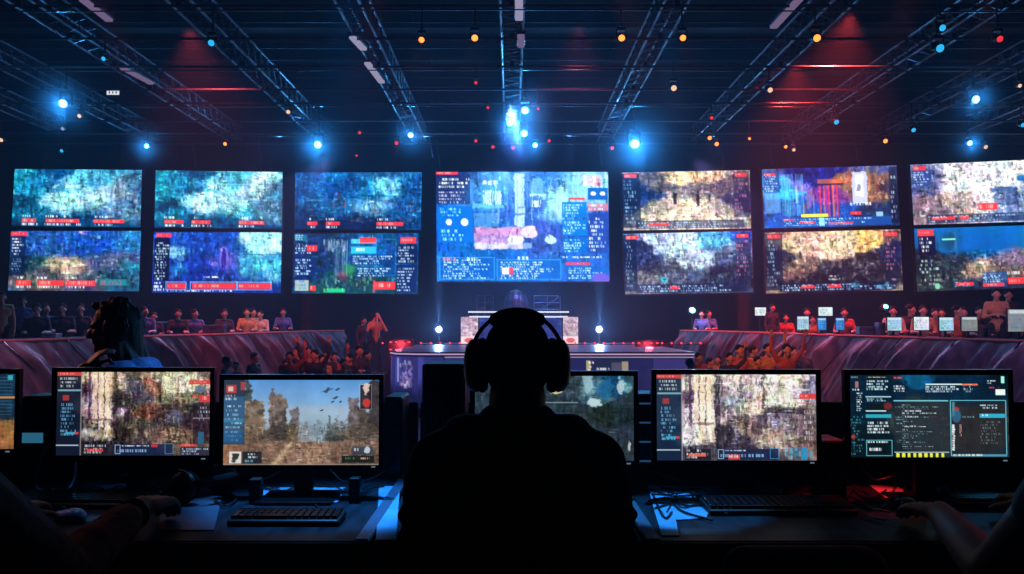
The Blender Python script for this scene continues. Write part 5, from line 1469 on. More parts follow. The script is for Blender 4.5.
Y0D, Y1D = 11.5, 27.4
rngd = np.random.RandomState(5)
for side, lab in ((-1, 'long mauve drape hung along the front of the left riser'), (1, 'long purple drape hung along the front of the right riser')):
    ns, nz = 620, 34
    vs = []
    ph = rngd.rand(8) * 6.28
    for i in range(ns + 1):
        Y = Y0D + (Y1D - Y0D) * i / ns
        s = (Y - Y0D) * 1.065
        zt_ = ztop(Y) - 0.02
        for j in range(nz + 1):
            f = j / nz
            z = zt_ + (HALL_F + 0.01 - zt_) * f
            q = s - (zt_ - z) * 0.85
            a = 0.0
            a += 0.26 * (1 - abs(math.sin(q * 2.1 + ph[0] + 0.9 * math.sin(q * 0.55 + ph[3])))) ** 1.4
            a += 0.10 * (1 - abs(math.sin(q * 4.7 + ph[1] + 1.1 * math.sin(q * 0.9)))) + 0.075 * (1 - abs(math.sin(q * 8.3 + ph[2] + 0.8 * math.sin(q * 1.7 + z)))) ** 2 + 0.03 * math.sin(q * 17 + ph[5] + 2 * z)
            a += 0.012 * math.sin(s * 21 + z * 9 + ph[4])
            a *= 0.15 + 0.85 * min(1, f * 5)
            x, y = line_pt(side, Y, -a - 0.02)
            vs.append((x, y, z))
    fs = []
    for i in range(ns):
        for j in range(nz):
            a = i * (nz + 1) + j
            fs.append((a, a + nz + 1, a + nz + 2, a + 1))
    c = MB(); c.add(vs, fs)
    t = thing('riser_drape', lab, 'drape', (0, 0, 0), 0, 'drapes along the risers')
    build('cloth', c, 'cloth', t, 'full')
    c = MB()
    for Y in np.arange(Y0D + 0.4, Y1D - 1.2, 1.35):
        x, y = line_pt(side, Y, -0.16)
        x2, y2 = line_pt(side, Y + 1.0 + 0.5 * rngd.rand(), -0.3)
        c.tube([(x, y, ztop(Y) - 0.02), (x2, y2, HALL_F + 0.6)], 0.016, 5)
    build('tie_cord', c, 'cable', t)
    c = MB(); A = line_pt(side, Y0D, -0.05); B = line_pt(side, Y1D, -0.05)
    c.tube([(A[0], A[1], ztop(Y0D) - 0.02), (B[0], B[1], ztop(Y1D) - 0.02)], 0.03, 6); build('top_hem', c, 'shirt_red', t)

    # riser deck
    A, B = line_pt(side, Y0D, 0.12), line_pt(side, Y1D, 0.12)
    E = 19.6 * side
    poly = [(A[0], A[1]), (B[0], B[1]), (B[0], 30.8), (E, 30.8), (E, A[1])]
    n = len(poly)
    c = MB(); c.add([(x, y, HALL_F) for x, y in poly] + [(x, y, 0.25) for x, y in poly], [tuple(range(n - 1, -1, -1)), tuple(range(n, 2 * n))] + [(i, (i + 1) % n, n + (i + 1) % n, n + i) for i in range(n)])
    struct('trim_%d' % (20 + side), c, 'platform', 'dark riser deck behind the %s drape' % ('left' if side < 0 else 'right'))
    # long worktop behind the drape
    t = thing('long_table', 'long dark worktop behind the %s drape' % ('mauve left' if side < 0 else 'purple right'), 'table', (0, 0, 0))
    c = MB()
    q = []
    for Y, off in ((Y0D, 0.02), (Y1D, 0.02), (Y1D, 0.75), (Y0D, 0.75)):
        x, y = line_pt(side, Y, off); q.append((x, y, ztop(Y)))
    c.add([(x, y, z - 0.04) for x, y, z in q] + q, [(3, 2, 1, 0), (4, 5, 6, 7), (0, 1, 5, 4), (1, 2, 6, 5), (2, 3, 7, 6), (3, 0, 4, 7)])
    build('tabletop', c, 'table', t)
    for Y in np.arange(Y0D + 0.3, Y1D, 2.6):
        c = MB()
        x, y = line_pt(side, Y, 0.65)
        c.tube([(x, y, 0.25), (x, y, ztop(Y) - 0.04)], 0.025, 6); build('leg', c, 'black_metal', t)

# rails on the left riser
for i, (xa, xb, off) in enumerate(((28, 104, 2.6), (164, 242, 1.9))):
    ya, yb = line_y(-1, xa), line_y(-1, xb)
    A = line_pt(-1, ya, off); B = line_pt(-1, yb, off)
    c = MB()
    zt_ = 1.22
    for z in (0.32, 0.8, zt_):
        c.tube([(A[0], A[1], z), (B[0], B[1], z)], 0.025 if z < 1.2 else 0.035, 6)
    nb = 26
    for k in range(nb + 1):
        f = k / nb
        c.tube([(A[0] + (B[0] - A[0]) * f, A[1] + (B[1] - A[1]) * f, 0.25), (A[0] + (B[0] - A[0]) * f, A[1] + (B[1] - A[1]) * f, zt_)], 0.014 if k % 6 else 0.03, 5)
    o = build('crowd_barrier', c, 'rail_blue'); tag(o, 'blue grey crowd barrier on the left riser, ' + ('beside the standing spectators at the far left' if i == 0 else 'behind the second pair of seated people'), 'barrier', 'crowd barriers')

# ================================================================== people
class Fig:
    def __init__(s):
        s.mb = MB(); s.seg = []

    def cap(s, a, b, ra, rb=None, mi=0):
        rb = ra if rb is None else rb
        s.mb.cap(a, b, ra, rb); s.seg.append((Vector(a), Vector(b), ra, rb, mi))

    def ball(s, c, r, mi=0, R=None):
        s.mb.ball(c, r, R); rr = r if not isinstance(r, (tuple, list)) else sum(r) / 3
        s.seg.append((Vector(c), Vector(c), rr, rr, mi))

    def mesh(s, name, voxel, it=6, inflate=0.0):
        me = s.mb.mesh('tmp')
        bm = bmesh.new(); bm.from_mesh(me); bmesh.ops.recalc_face_normals(bm, faces=bm.faces[:]); bm.to_mesh(me); bm.free()
        o = bpy.data.objects.new('tmp', me); COL.objects.link(o)
        r = o.modifiers.new('r', 'REMESH'); r.mode = 'VOXEL'; r.voxel_size = voxel; r.use_smooth_shade = True
        if it:
            k = o.modifiers.new('s', 'SMOOTH'); k.factor = 0.5; k.iterations = it
        dg = bpy.context.evaluated_depsgraph_get()
        res = bpy.data.meshes.new_from_object(o.evaluated_get(dg))
        res.name = name
        bpy.data.objects.remove(o); bpy.data.meshes.remove(me)
        mis = set(x[4] for x in s.seg)
        if len(mis) > 1:
            n = len(res.polygons)
            C = np.zeros(n * 3, np.float32); res.polygons.foreach_get('center', C); C = C.reshape(-1, 3)
            best = np.full(n, 1e9); bi = np.zeros(n, np.int32)
            for a, b, ra, rb, mi in s.seg:
                A = np.array(a); D = np.array(b) - A; L = (D * D).sum()
                t = np.clip(((C - A) @ D) / L, 0, 1) if L > 1e-9 else np.zeros(n)
                d = np.linalg.norm(C - (A + t[:, None] * D), axis=1) - (ra + (rb - ra) * t)
                mm = d < best
                best[mm] = d[mm]; bi[mm] = mi
            res.polygons.foreach_set('material_index', bi)
        res.polygons.foreach_set('use_smooth', [True] * len(res.polygons))
        return res


def hand(fg, W, f, up, side, curl=16, s=1.0, mi=0, spread=1.0):
    """W wrist, f towards the fingers, up = back of the hand, side +1 right / -1 left (thumb inward)"""
    f = Vector(f).normalized(); up = Vector(up); up = (up - f * up.dot(f)).normalized()
    lat = f.cross(up) * (-side)          # towards the thumb
    W = Vector(W)
    for o, l in ((0.030, 0.068), (0.010, 0.076), (-0.010, 0.071), (-0.029, 0.056)):
        k = W + f * (0.092 - abs(o - 0.005) * 0.35) * s + lat * o * s * spread
        fg.cap(W + f * 0.012 * s + lat * o * 0.65 * s, k, 0.0155 * s, 0.0115 * s, mi)
        d = f.copy(); p = k
        for j, (fr, r0, r1) in enumerate(((0.45, 0.0100, 0.0090), (0.32, 0.0090, 0.0082), (0.23, 0.0082, 0.0072))):
            an = math.radians(curl * (0.7 + 0.6 * j))
            d = (d * math.cos(an) - up * math.sin(an)).normalized()
            up2 = up
            q = p + d * l * fr * s
            fg.cap(p, q, r0 * s, r1 * s, mi)
            p = q
    b = W + f * 0.028 * s + lat * 0.026 * s - up * 0.006 * s
    d = (f * 0.72 + lat * 0.72 - up * 0.25).normalized()
    p = b + d * 0.042 * s
    fg.cap(b, p, 0.0165 * s, 0.012 * s, mi)
    d = (f * 0.95 + lat * 0.3 - up * 0.25).normalized()
    q = p + d * 0.033 * s
    fg.cap(p, q, 0.0115 * s, 0.0100 * s, mi)
    q2 = q + (d - up * 0.25).normalized() * 0.024 * s
    fg.cap(q, q2, 0.0100 * s, 0.0085 * s, mi)


def head(fg, c, fwd, s=1.0, mi=0):
    """a head with brow, nose, mouth, chin and ears; c its centre"""
    c = Vector(c); fwd = Vector(fwd); fwd.normalize()
    z = Vector((0, 0, 1)); z = (z - fwd * z.dot(fwd)).normalized()
    x = fwd.cross(z)
    R = Matrix((x, fwd, z)).transposed()
    P = lambda a, b, d: c + (x * a + fwd * b + z * d) * s
    fg.ball(P(0, -0.008, 0.022), (0.076 * s, 0.095 * s, 0.094 * s), mi, R)
    fg.cap(P(0, 0.036, -0.01), P(0, 0.05, -0.075), 0.058 * s, 0.034 * s, mi)
    fg.cap(P(-0.034, 0.074, 0.022), P(0.034, 0.074, 0.022), 0.016 * s, 0.016 * s, mi)
    fg.cap(P(0, 0.09, 0.012), P(0, 0.108, -0.022), 0.010 * s, 0.0145 * s, mi)
    fg.cap(P(-0.017, 0.084, -0.05), P(0.017, 0.084, -0.05), 0.010 * s, 0.010 * s, mi)
    fg.ball(P(0, 0.072, -0.085), 0.022 * s, mi)
    for a in (-1, 1):
        fg.ball(P(0.078 * a, -0.004, 0.0), (0.010 * s, 0.018 * s, 0.030 * s), mi, R)
        fg.ball(P(0.05 * a, 0.052, -0.012), 0.027 * s, mi)
    return P


def limb(fg, pts, rs, mi):
    for i in range(len(pts) - 1):
        fg.cap(pts[i], pts[i + 1], rs[i], rs[i + 1], mi)


def adult(pose, voxel=0.013):
    """figure facing -Y, feet at z=0 (standing) or seated with the seat at 0.46"""
    fg = Fig()
    seated = pose.startswith('seat')
    hz_ = 0.53 if seated else 0.93
    lean = -0.10 if seated else 0.0
    hip = Vector((0, 0, hz_)); ch = Vector((0, lean, hz_ + 0.38)); nk = Vector((0, lean * 1.25, hz_ + 0.53))
    fg.cap(hip + Vector((-0.08, 0, 0)), hip + Vector((0.08, 0, 0)), 0.115, 0.115, 2)
    fg.cap(hip, (hip + ch) / 2, 0.125, 0.12, 1)
    fg.cap(ch + Vector((-0.085, 0, -0.02)), ch + Vector((0.085, 0, -0.02)), 0.115, 0.115, 1)
    fg.cap((hip + ch) / 2, ch, 0.125, 0.125, 1)
    fg.cap(ch + Vector((-0.15, 0, 0.10)), ch + Vector((0.15, 0, 0.10)), 0.055, 0.055, 1)
    fg.cap(ch + Vector((0, 0, 0.06)), nk, 0.085, 0.056, 1)
    fg.cap(nk, nk + Vector((0, -0.015, 0.06)), 0.056, 0.053, 0)
    hc = nk + Vector((0, -0.03, 0.142))
    hf = Vector((0, -1, -0.05))
    if pose == 'seat_turn': hf = Vector((0.7, -0.7, -0.05))
    head(fg, hc, hf, 1.06)
    for s in (-1, 1):
        sh = ch + Vector((s * 0.175, 0, 0.095))
        if pose == 'camera':
            el = sh + Vector((s * 0.10, -0.14, -0.20)); wr = hc + Vector((s * 0.075, -0.16, -0.03)); f, up = (-s * 0.35, -0.2, 0.9), (s * 0.5, -0.8, 0)
        elif pose == 'cheer':
            el = sh + Vector((s * 0.14, -0.06, 0.22)); wr = el + Vector((s * 0.02, -0.05, 0.25)); f, up = (0, -0.1, 1), (0, 1, 0)
        elif pose == 'wave' and s > 0:
            el = sh + Vector((s * 0.16, -0.08, 0.18)); wr = el + Vector((-0.02, -0.06, 0.25)); f, up = (0, -0.1, 1), (0, 1, 0)
        elif seated:
            el = sh + Vector((s * 0.07, -0.06, -0.27)); wr = el + Vector((-s * 0.08, -0.23, 0.02)); f, up = (-s * 0.1, -1, -0.05), (0, 0, 1)
        elif pose == 'fold':
            el = sh + Vector((s * 0.07, -0.02, -0.28)); wr = el + Vector((-s * 0.2, -0.16, 0.06)); f, up = (-s, -0.3, 0), (0, -0.5, 0.8)
        else:
            el = sh + Vector((s * 0.06, 0.02, -0.29)); wr = el + Vector((0.0, -0.08, -0.24)); f, up = (0, -0.3, -1), (s, 0, 0)
        limb(fg, [sh, el], [0.058, 0.044], 1); limb(fg, [el, wr], [0.042, 0.030], 1 if not seated else 0)
        hand(fg, wr, f, up, s, 14, 1.0, 0)
        hp = hip + Vector((s * 0.09, 0, -0.03))
        if seated:
            kn = Vector((s * 0.12, -0.44, 0.50)); an = Vector((s * 0.12, -0.42, 0.09))
        else:
            kn = Vector((s * 0.11, -0.02, 0.50)); an = Vector((s * 0.12, 0.03, 0.09))
        limb(fg, [hp, kn], [0.088, 0.060], 2); limb(fg, [kn, an], [0.058, 0.042], 2)
        fg.cap(an + Vector((0, 0.02, -0.045)), an + Vector((s * 0.02, -0.17, -0.055)), 0.045, 0.032, 2)
    hb = MB()
    z = Vector((0, 0, 1)); x = hf.cross(z).normalized(); R = Matrix((x, hf.normalized(), z)).transposed()
    hfn = hf.normalized()
    hb.ball(hc - hfn * 0.020 + z * 0.038, (0.089, 0.106, 0.104), R)
    hl = MB(); hl.ball(hc - hfn * 0.020 + z * 0.038, (0.0895, 0.106, 0.104), R); hl.cap(hc - hfn * 0.05, hc - hfn * 0.07 - z * 0.2, 0.075, 0.055)
    return fg.mesh('person', voxel, 4), hb.mesh('hair'), hl.mesh('long_hair')


POSES = {p: adult(p) for p in ('stand', 'wave', 'cheer', 'camera', 'fold', 'seat', 'seat_turn')}
HEADTOP = {'seat': 1.34, 'seat_turn': 1.34}
PROTO = {}


def person(pose, loc, rz, label, cat, group, shirt='shirt_dark', long_hair=False, scale=1.0, hair='hair_dark'):
    key = (pose, long_hair)
    if key not in PROTO:
        b, h, hl = POSES[pose]
        o = link('person', b, ['skin', 'shirt_dark', 'trousers'], None, False, fix=False)
        hh = link('hair', hl if long_hair else h, 'hair_dark', o, True)
        PROTO[key] = o
    else:
        o = copy_tree(PROTO[key])
    o.location = loc; o.rotation_euler = (0, 0, rz); o.scale = (scale,) * 3
    tag(o, label, cat, group)
    o.material_slots[1].link = 'OBJECT'; o.material_slots[1].material = M[shirt]
    for ch in o.children:
        ch.material_slots[0].link = 'OBJECT'; ch.material_slots[0].material = M[hair]
    return o


def ht(pose):
    return HEADTOP.get(pose, 1.745)


stool_n = [0]


def stool(x, y, z, label, h=0.46, group='stools under the seated people'):
    global stool0
    if stool_n[0] == 0:
        t = thing('stool', label, 'stool', (x, y, z), 0, group)
        c = MB(); c.lathe([(0.17, 0.40), (0.185, 0.41), (0.185, 0.44), (0.16, 0.455)], 18); build('seat', c, 'black_plastic', t, True)
        c = MB(); c.tube([(0, 0, 0.04), (0, 0, 0.41)], 0.03, 10); build('column', c, 'black_metal', t, True)
        c = MB(); c.lathe([(0.2, 0.0), (0.2, 0.02), (0.05, 0.05)], 18); build('base', c, 'black_metal', t, True)
        stool0 = t
    else:
        t = copy_tree(stool0); tag(t, label, 'stool', group)
    t.location = (x, y, z); stool_n[0] += 1
    return t


# people standing in the pit before the drapes (px, head-top py, pose, shirt, long hair, facing)
CROWD_R = [(689, 358, 'stand', 'shirt_dark', 0, 2.6), (698, 352, 'fold', 'shirt_red', 0, 0.6), (709, 357, 'stand', 'shirt_dark', 0, 1.9), (718, 355, 'stand', 'shirt_tan', 1, -0.7), (729, 352, 'wave', 'shirt_dark', 0, 0.3), (738.5, 344, 'fold', 'shirt_red', 0, 0.5),
           (744, 345, 'stand', 'shirt_tan', 0, -0.9), (752, 345, 'stand', 'shirt_dark', 0, 2.2), (767, 343, 'wave', 'shirt_tan', 1, 0.2), (777, 352, 'stand', 'shirt_tan', 0, -0.4), (786, 343, 'cheer', 'shirt_red', 1, 0.1), (792, 346, 'fold', 'shirt_dark', 1, 0.6),
           (802, 345, 'stand', 'shirt_dark', 1, -0.5), (795, 361, 'stand', 'shirt_tan', 0, 2.7), (776, 360, 'stand', 'shirt_red', 0, 2.3), (757, 356, 'stand', 'shirt_red', 0, 0.4)]
CROWD_L = [(290, 351, 'wave', 'shirt_red', 0, 0.2), (298, 346, 'stand', 'shirt_dark', 0, -0.6), (303, 355, 'fold', 'shirt_tan', 1, 0.8), (309, 346, 'stand', 'shirt_red', 0, 0.3), (315, 349, 'cheer', 'shirt_dark', 0, -0.2), (322, 354, 'stand', 'shirt_tan', 1, 0.9),
           (328, 350, 'fold', 'shirt_dark', 0, -0.4), (335, 352, 'wave', 'shirt_red', 0, 0.4), (343, 358, 'stand', 'shirt_tan', 0, 1.2), (350, 353, 'stand', 'shirt_dark', 0, -1.0), (359, 345, 'fold', 'shirt_dark', 0, 0.7), (366, 350, 'stand', 'shirt_dark', 0, 2.4),
           (226, 356, 'stand', 'shirt_dark', 0, 2.9), (236, 361, 'fold', 'shirt_red', 0, 0.3), (254, 352, 'stand', 'shirt_dark', 0, 2.2), (285, 360, 'stand', 'shirt_dark', 0, 2.8)]
for lst, side in ((CROWD_L, 'left'), (CROWD_R, 'right')):
    order = sorted(range(len(lst)), key=lambda i: lst[i][0])
    for r, i in enumerate(order):
        px, py, pose, shirt, lh, rz = lst[i]
        sc = 0.94 + 0.12 * random.random()
        H = HALL_F + ht(pose) * sc - CAMZ
        Y = H * 850 / (320 - py)
        sd = -1 if side == 'left' else 1
        Ymax = line_y(sd, px) - 0.9
        Y = min(17.4 + (r % 4) * 0.75 + 0.1 * random.random(), Ymax)
        p = at(px, py, Y)
        sc = max(0.8, min(1.08, (p.z - HALL_F) / ht(pose)))
        rz *= 0.55
        act = {'stand': 'standing', 'wave': 'raising one arm', 'cheer': 'raising both arms', 'fold': 'holding hands together', 'camera': 'filming'}[pose]
        person(pose, (p.x, Y, HALL_F), rz, 'person in %s top %s before the %s drape, %s from left there' % (shirt[6:], act, side, ORD[r]), 'person', 'crowd before the %s drape' % side, shirt, bool(lh), sc)

# photographer on a low step at the left of the stage
p = at(376, 312, 25.0)
zf = p.z - 1.745
c = MB(); c.box((0, 0, (zf - HALL_F) / 2), (2.6, 1.2, zf - HALL_F), bev=0.02)
o = build('stage_step', c, 'black_metal'); o.location = (p.x - 0.2, 25.0, HALL_F); tag(o, 'black step block under the photographer left of the stage', 'step')
ph_ = person('camera', (p.x, 25.0, zf), 0.35, 'photographer with red lit arms standing left of the stage', 'person', None, 'shirt_tan')
t = thing('photo_camera', 'dark camera held up by the photographer', 'camera', (p.x - 0.04, 25.0 - 0.22, p.z - 0.11), 0.35)
c = MB(); c.box((0, 0, 0), (0.14, 0.07, 0.10), bev=0.01); c.box((0, 0, 0.06), (0.05, 0.06, 0.03), bev=0.008); build('body', c, 'black_plastic', t)
c = MB(); c.lathe([(0.035, 0.03), (0.04, 0.12), (0.032, 0.125)], 14, Euler((PI / 2, 0, 0)).to_matrix().to_4x4()); build('lens', c, 'black_gloss', t, True)
p2 = at(363, 326, 25.1); person('stand', (p2.x, 25.1, zf), 0.9, 'dark figure beside the photographer on the step', 'person', None, 'shirt_dark', False, 0.92)

# people on the risers (px, head-top py, pose, shirt, long hair, facing, offset behind the drape line)
RL = [(2, 291, 'stand', 'shirt_tan', 0, 0.6, 1.1), (23, 296, 'stand', 'shirt_blue', 0, 0.5, 1.5), (38, 303, 'seat', 'shirt_dark', 0, 0.4, 1.3), (47, 303, 'seat_turn', 'shirt_blue', 0, 0.3, 2.3), (63, 303, 'seat', 'shirt_dark', 1, 0.4, 1.7), (80, 303, 'seat', 'shirt_dark', 0, 0.5, 1.6), (145, 306, 'seat_turn', 'shirt_blue', 0, 0.3, 1.2), (154, 312, 'seat', 'shirt_dark', 0, 0.4, 1.8),
      (178, 309, 'seat', 'shirt_dark', 0, 0.4, 1.4), (195, 309, 'seat_turn', 'shirt_blue', 0, 0.3, 1.2), (224, 309, 'seat', 'shirt_dark', 0, 0.4, 1.1), (247, 308, 'seat', 'shirt_tan', 0, 0.3, 1.1), (254, 308, 'seat_turn', 'shirt_light', 1, 0.1, 1.8), (263, 310, 'seat', 'shirt_light', 0, -0.2, 1.1), (283, 308, 'seat', 'shirt_blue', 0, 0.3, 1.6)]
RR = [(702, 310, 'seat', 'shirt_blue', 0, -0.3, 1.1), (709, 310, 'seat_turn', 'shirt_blue', 0, -0.3, 1.8), (772, 308, 'stand', 'shirt_dark', 0, 0.2, 1.0), (786, 314, 'seat', 'shirt_red', 0, -0.3, 1.7), (807, 308, 'seat', 'shirt_dark', 0, -0.3, 1.75), (812, 316, 'seat', 'shirt_tan', 1, -0.2, 1.0), (844, 308, 'seat', 'shirt_red', 0, -0.3, 1.5), (893, 306, 'seat', 'shirt_light', 0, -0.4, 1.1),
      (909, 304, 'seat_turn', 'shirt_dark', 0, -0.2, 1.75), (922, 305, 'seat', 'shirt_tan', 0, -0.3, 1.2), (934, 308, 'seat', 'shirt_red', 1, -0.3, 1.8), (942, 308, 'seat', 'shirt_light', 0, -0.5, 2.4), (956, 305, 'seat_turn', 'shirt_red', 0, -0.3, 1.1), (962, 307, 'seat', 'shirt_red', 0, -0.3, 1.8), (978, 306, 'seat', 'shirt_dark', 0, -0.3, 1.2), (986, 302, 'seat', 'shirt_dark', 0, -0.3, 1.85),
      (996, 288, 'fold', 'shirt_tan', 1, -0.4, 1.1), (1008, 289, 'stand', 'shirt_dark', 0, -0.3, 1.75)]
for lst, sd, side in ((RL, -1, 'left'), (RR, 1, 'right')):
    for r, (px, py, pose, shirt, lh, rz, off) in enumerate(lst):
        Y = line_y(sd, px) + off
        p = at(px, py, Y)
        sc = (p.z - 0.25) / ht(pose)
        sc = max(0.86, min(1.12, sc))
        z = 0.25
        act = 'seated' if pose.startswith('seat') else 'standing'
        person(pose, (p.x, Y, z), rz, 'person in %s top %s on the %s riser, %s from the left there' % (shirt[6:], act, side, ORD[r]), 'person', 'people on the %s riser' % side, shirt, bool(lh), sc)
        if pose.startswith('seat'):
            s_ = stool(p.x, Y, z, 'stool under the %s person from the left on the %s riser' % (ORD[r], side)); s_.scale = (1, 1, sc)

# small monitors on the right worktop
SM = [(803, 323, 12, 13, 'pale', 0.4), (822, 324, 9, 12, 'blue', 0.4), (840, 324, 9, 12, 'blue', 0.45), (894.5, 324, 15, 13, 'pale', 0.4), (921.5, 323.5, 16, 13, 'white', 0.4), (946.5, 324, 15, 13, 'pale', 0.4), (969.5, 324, 17, 14, 'grey', 0.4), (1020, 320.5, 26, 22, 'grey', 0.4)]
for i, (px, py, w_, h_, kind, off) in enumerate(SM):
    Yl = line_y(1, px); Y = Yl + off
    p = at(px, py, Y); zt_ = ztop(Yl)
    w_m, h_m = w_ / 850 * Y, h_ / 850 * Y
    t = thing('small_monitor', '%s lit small monitor on the right worktop, %s from the left' % ({'pale': 'pale blue', 'blue': 'deep blue', 'white': 'white', 'grey': 'grey'}[kind], ORD[i]), 'monitor', (p.x, Y, zt_), 0.12, 'small monitors on the right worktop')
    zc = max(p.z - zt_, h_m / 2 + 0.03)
    c = MB(); c.box((0, 0.02, zc), (w_m + 0.03, 0.03, h_m + 0.03), bev=0.008); build('housing', c, 'black_plastic', t)
    link('picture', picture_mesh('picture', [Vector((-w_m / 2, 0, zc + h_m / 2)), Vector((w_m / 2, 0, zc + h_m / 2)), Vector((-w_m / 2, 0, zc - h_m / 2)), Vector((w_m / 2, 0, zc - h_m / 2))], small_page(60 + i, kind)), 'screen_led', t, fix=False)
    c = MB(); c.box((0, 0.05, zc / 2), (0.05, 0.02, zc)); c.box((0, 0.05, 0.008), (0.2, 0.14, 0.016), bev=0.005); build('stand', c, 'black_plastic', t)
for i, (px, py, w_, h_, Y) in enumerate([(760.5, 311.5, 11, 8, 26.5), (825.5, 311.5, 14, 8.5, 25.0)]):
    p = at(px, py, Y)
    t = thing('stand_monitor', 'bright white monitor on a tall pole, ' + ('the lone one nearer the stage' if i == 0 else 'above the two deep blue small monitors'), 'monitor', (p.x, Y, 0.25), 0, 'pole monitors')
    zc = p.z - 0.25; w_m, h_m = w_ / 850 * Y, h_ / 850 * Y
    c = MB(); c.box((0, 0.02, zc), (w_m + 0.03, 0.03, h_m + 0.03), bev=0.008); build('housing', c, 'black_plastic', t)
    link('picture', picture_mesh('picture', [Vector((-w_m / 2, 0, zc + h_m / 2)), Vector((w_m / 2, 0, zc + h_m / 2)), Vector((-w_m / 2, 0, zc - h_m / 2)), Vector((w_m / 2, 0, zc - h_m / 2))], small_page(70 + i, 'white')), 'screen_led', t, fix=False)
    c = MB(); c.tube([(0, 0.05, 0.02), (0, 0.05, zc)], 0.025, 8); c.lathe([(0.22, 0), (0.22, 0.02), (0.04, 0.04)], 14, Matrix.Translation((0, 0.05, 0))); build('stand', c, 'black_metal', t)
# equipment case and small items on the worktops
for i, (px, sd, w_, h_, lab) in enumerate([(868, 1, 0.5, 0.2, 'dark equipment case on the right worktop between the monitors'), (880, 1, 0.16, 0.3, 'upright grey speaker box beside the equipment case'), (52, -1, 0.3, 0.1, 'flat case lying on the left worktop near the front'), (215, -1, 0.55, 0.22, 'blue grey flight case on the left worktop')]):
    Yl = line_y(sd, px); Y = Yl + 0.35; p = at(px, 325, Y)
    t = thing('equipment_case', lab, 'case', (p.x, Y, ztop(Yl)))
    c = MB(); c.box((0, 0, h_ / 2), (w_, 0.25, h_), bev=0.015); build('body', c, 'rail_blue', t)
    c = MB(); c.box((0, -0.13, h_ * 0.6), (w_ * 0.4, 0.02, 0.03), bev=0.006); build('handle', c, 'black_metal', t)
    c = MB(); c.box((0, 0, h_ * 0.75), (w_ + 0.006, 0.256, 0.012)); build('lid_seam', c, 'alu_dark', t)
# ================================================================== the operators desk row
DZ = 0.74
DF, DB = 2.14, 3.20


def desk(x0, x1, label, strip_l=True, strip_r=True):
    t = thing('desk', label, 'desk', ((x0 + x1) / 2, DF, 0), 0, 'operator desks')
    w_ = x1 - x0; L = DB - DF
    c = MB(); c.box((0, L / 2, DZ - 0.015), (w_, L, 0.03), bev=0.004); build('desktop', c, 'desk_top', t)
    c = MB(); c.box((0, -0.003, DZ - 0.014), (w_ - 0.01, 0.012, 0.022), bev=0.003); build('front_edge', c, 'desk_body', t)
    for s, k in ((-1, strip_l), (1, strip_r)):
        if k:
            c = MB(); c.box((s * (w_ / 2 - 0.02), L / 2, DZ + 0.001), (0.034, L - 0.01, 0.006), bev=0.002); build('edge_trim', c, 'desk_edge', t)
    c = MB(); c.box((0, 0.03, DZ - 0.075), (w_ - 0.04, 0.02, 0.09), bev=0.004); build('apron', c, 'desk_body', t)
    c = MB(); c.box((0, L + 0.03, 0.60), (w_, 0.03, 0.76), bev=0.004); build('back_panel', c, 'desk_body', t)
    for s in (-1, 1):
        c = MB(); c.box((s * (w_ / 2 - 0.05), L / 2, (DZ - 0.03) / 2), (0.04, L - 0.1, DZ - 0.03), bev=0.006); build('side_leg', c, 'desk_body', t)
    return t


desk(-2.15, -0.355, 'dark desk at left carrying three monitors', False, True)
desk(-0.345, 0.325, 'narrow middle desk in front of the man with headphones', False, False)
desk(0.335, 2.15, 'dark desk at right carrying two monitors, with blue and red light on its top', True, False)


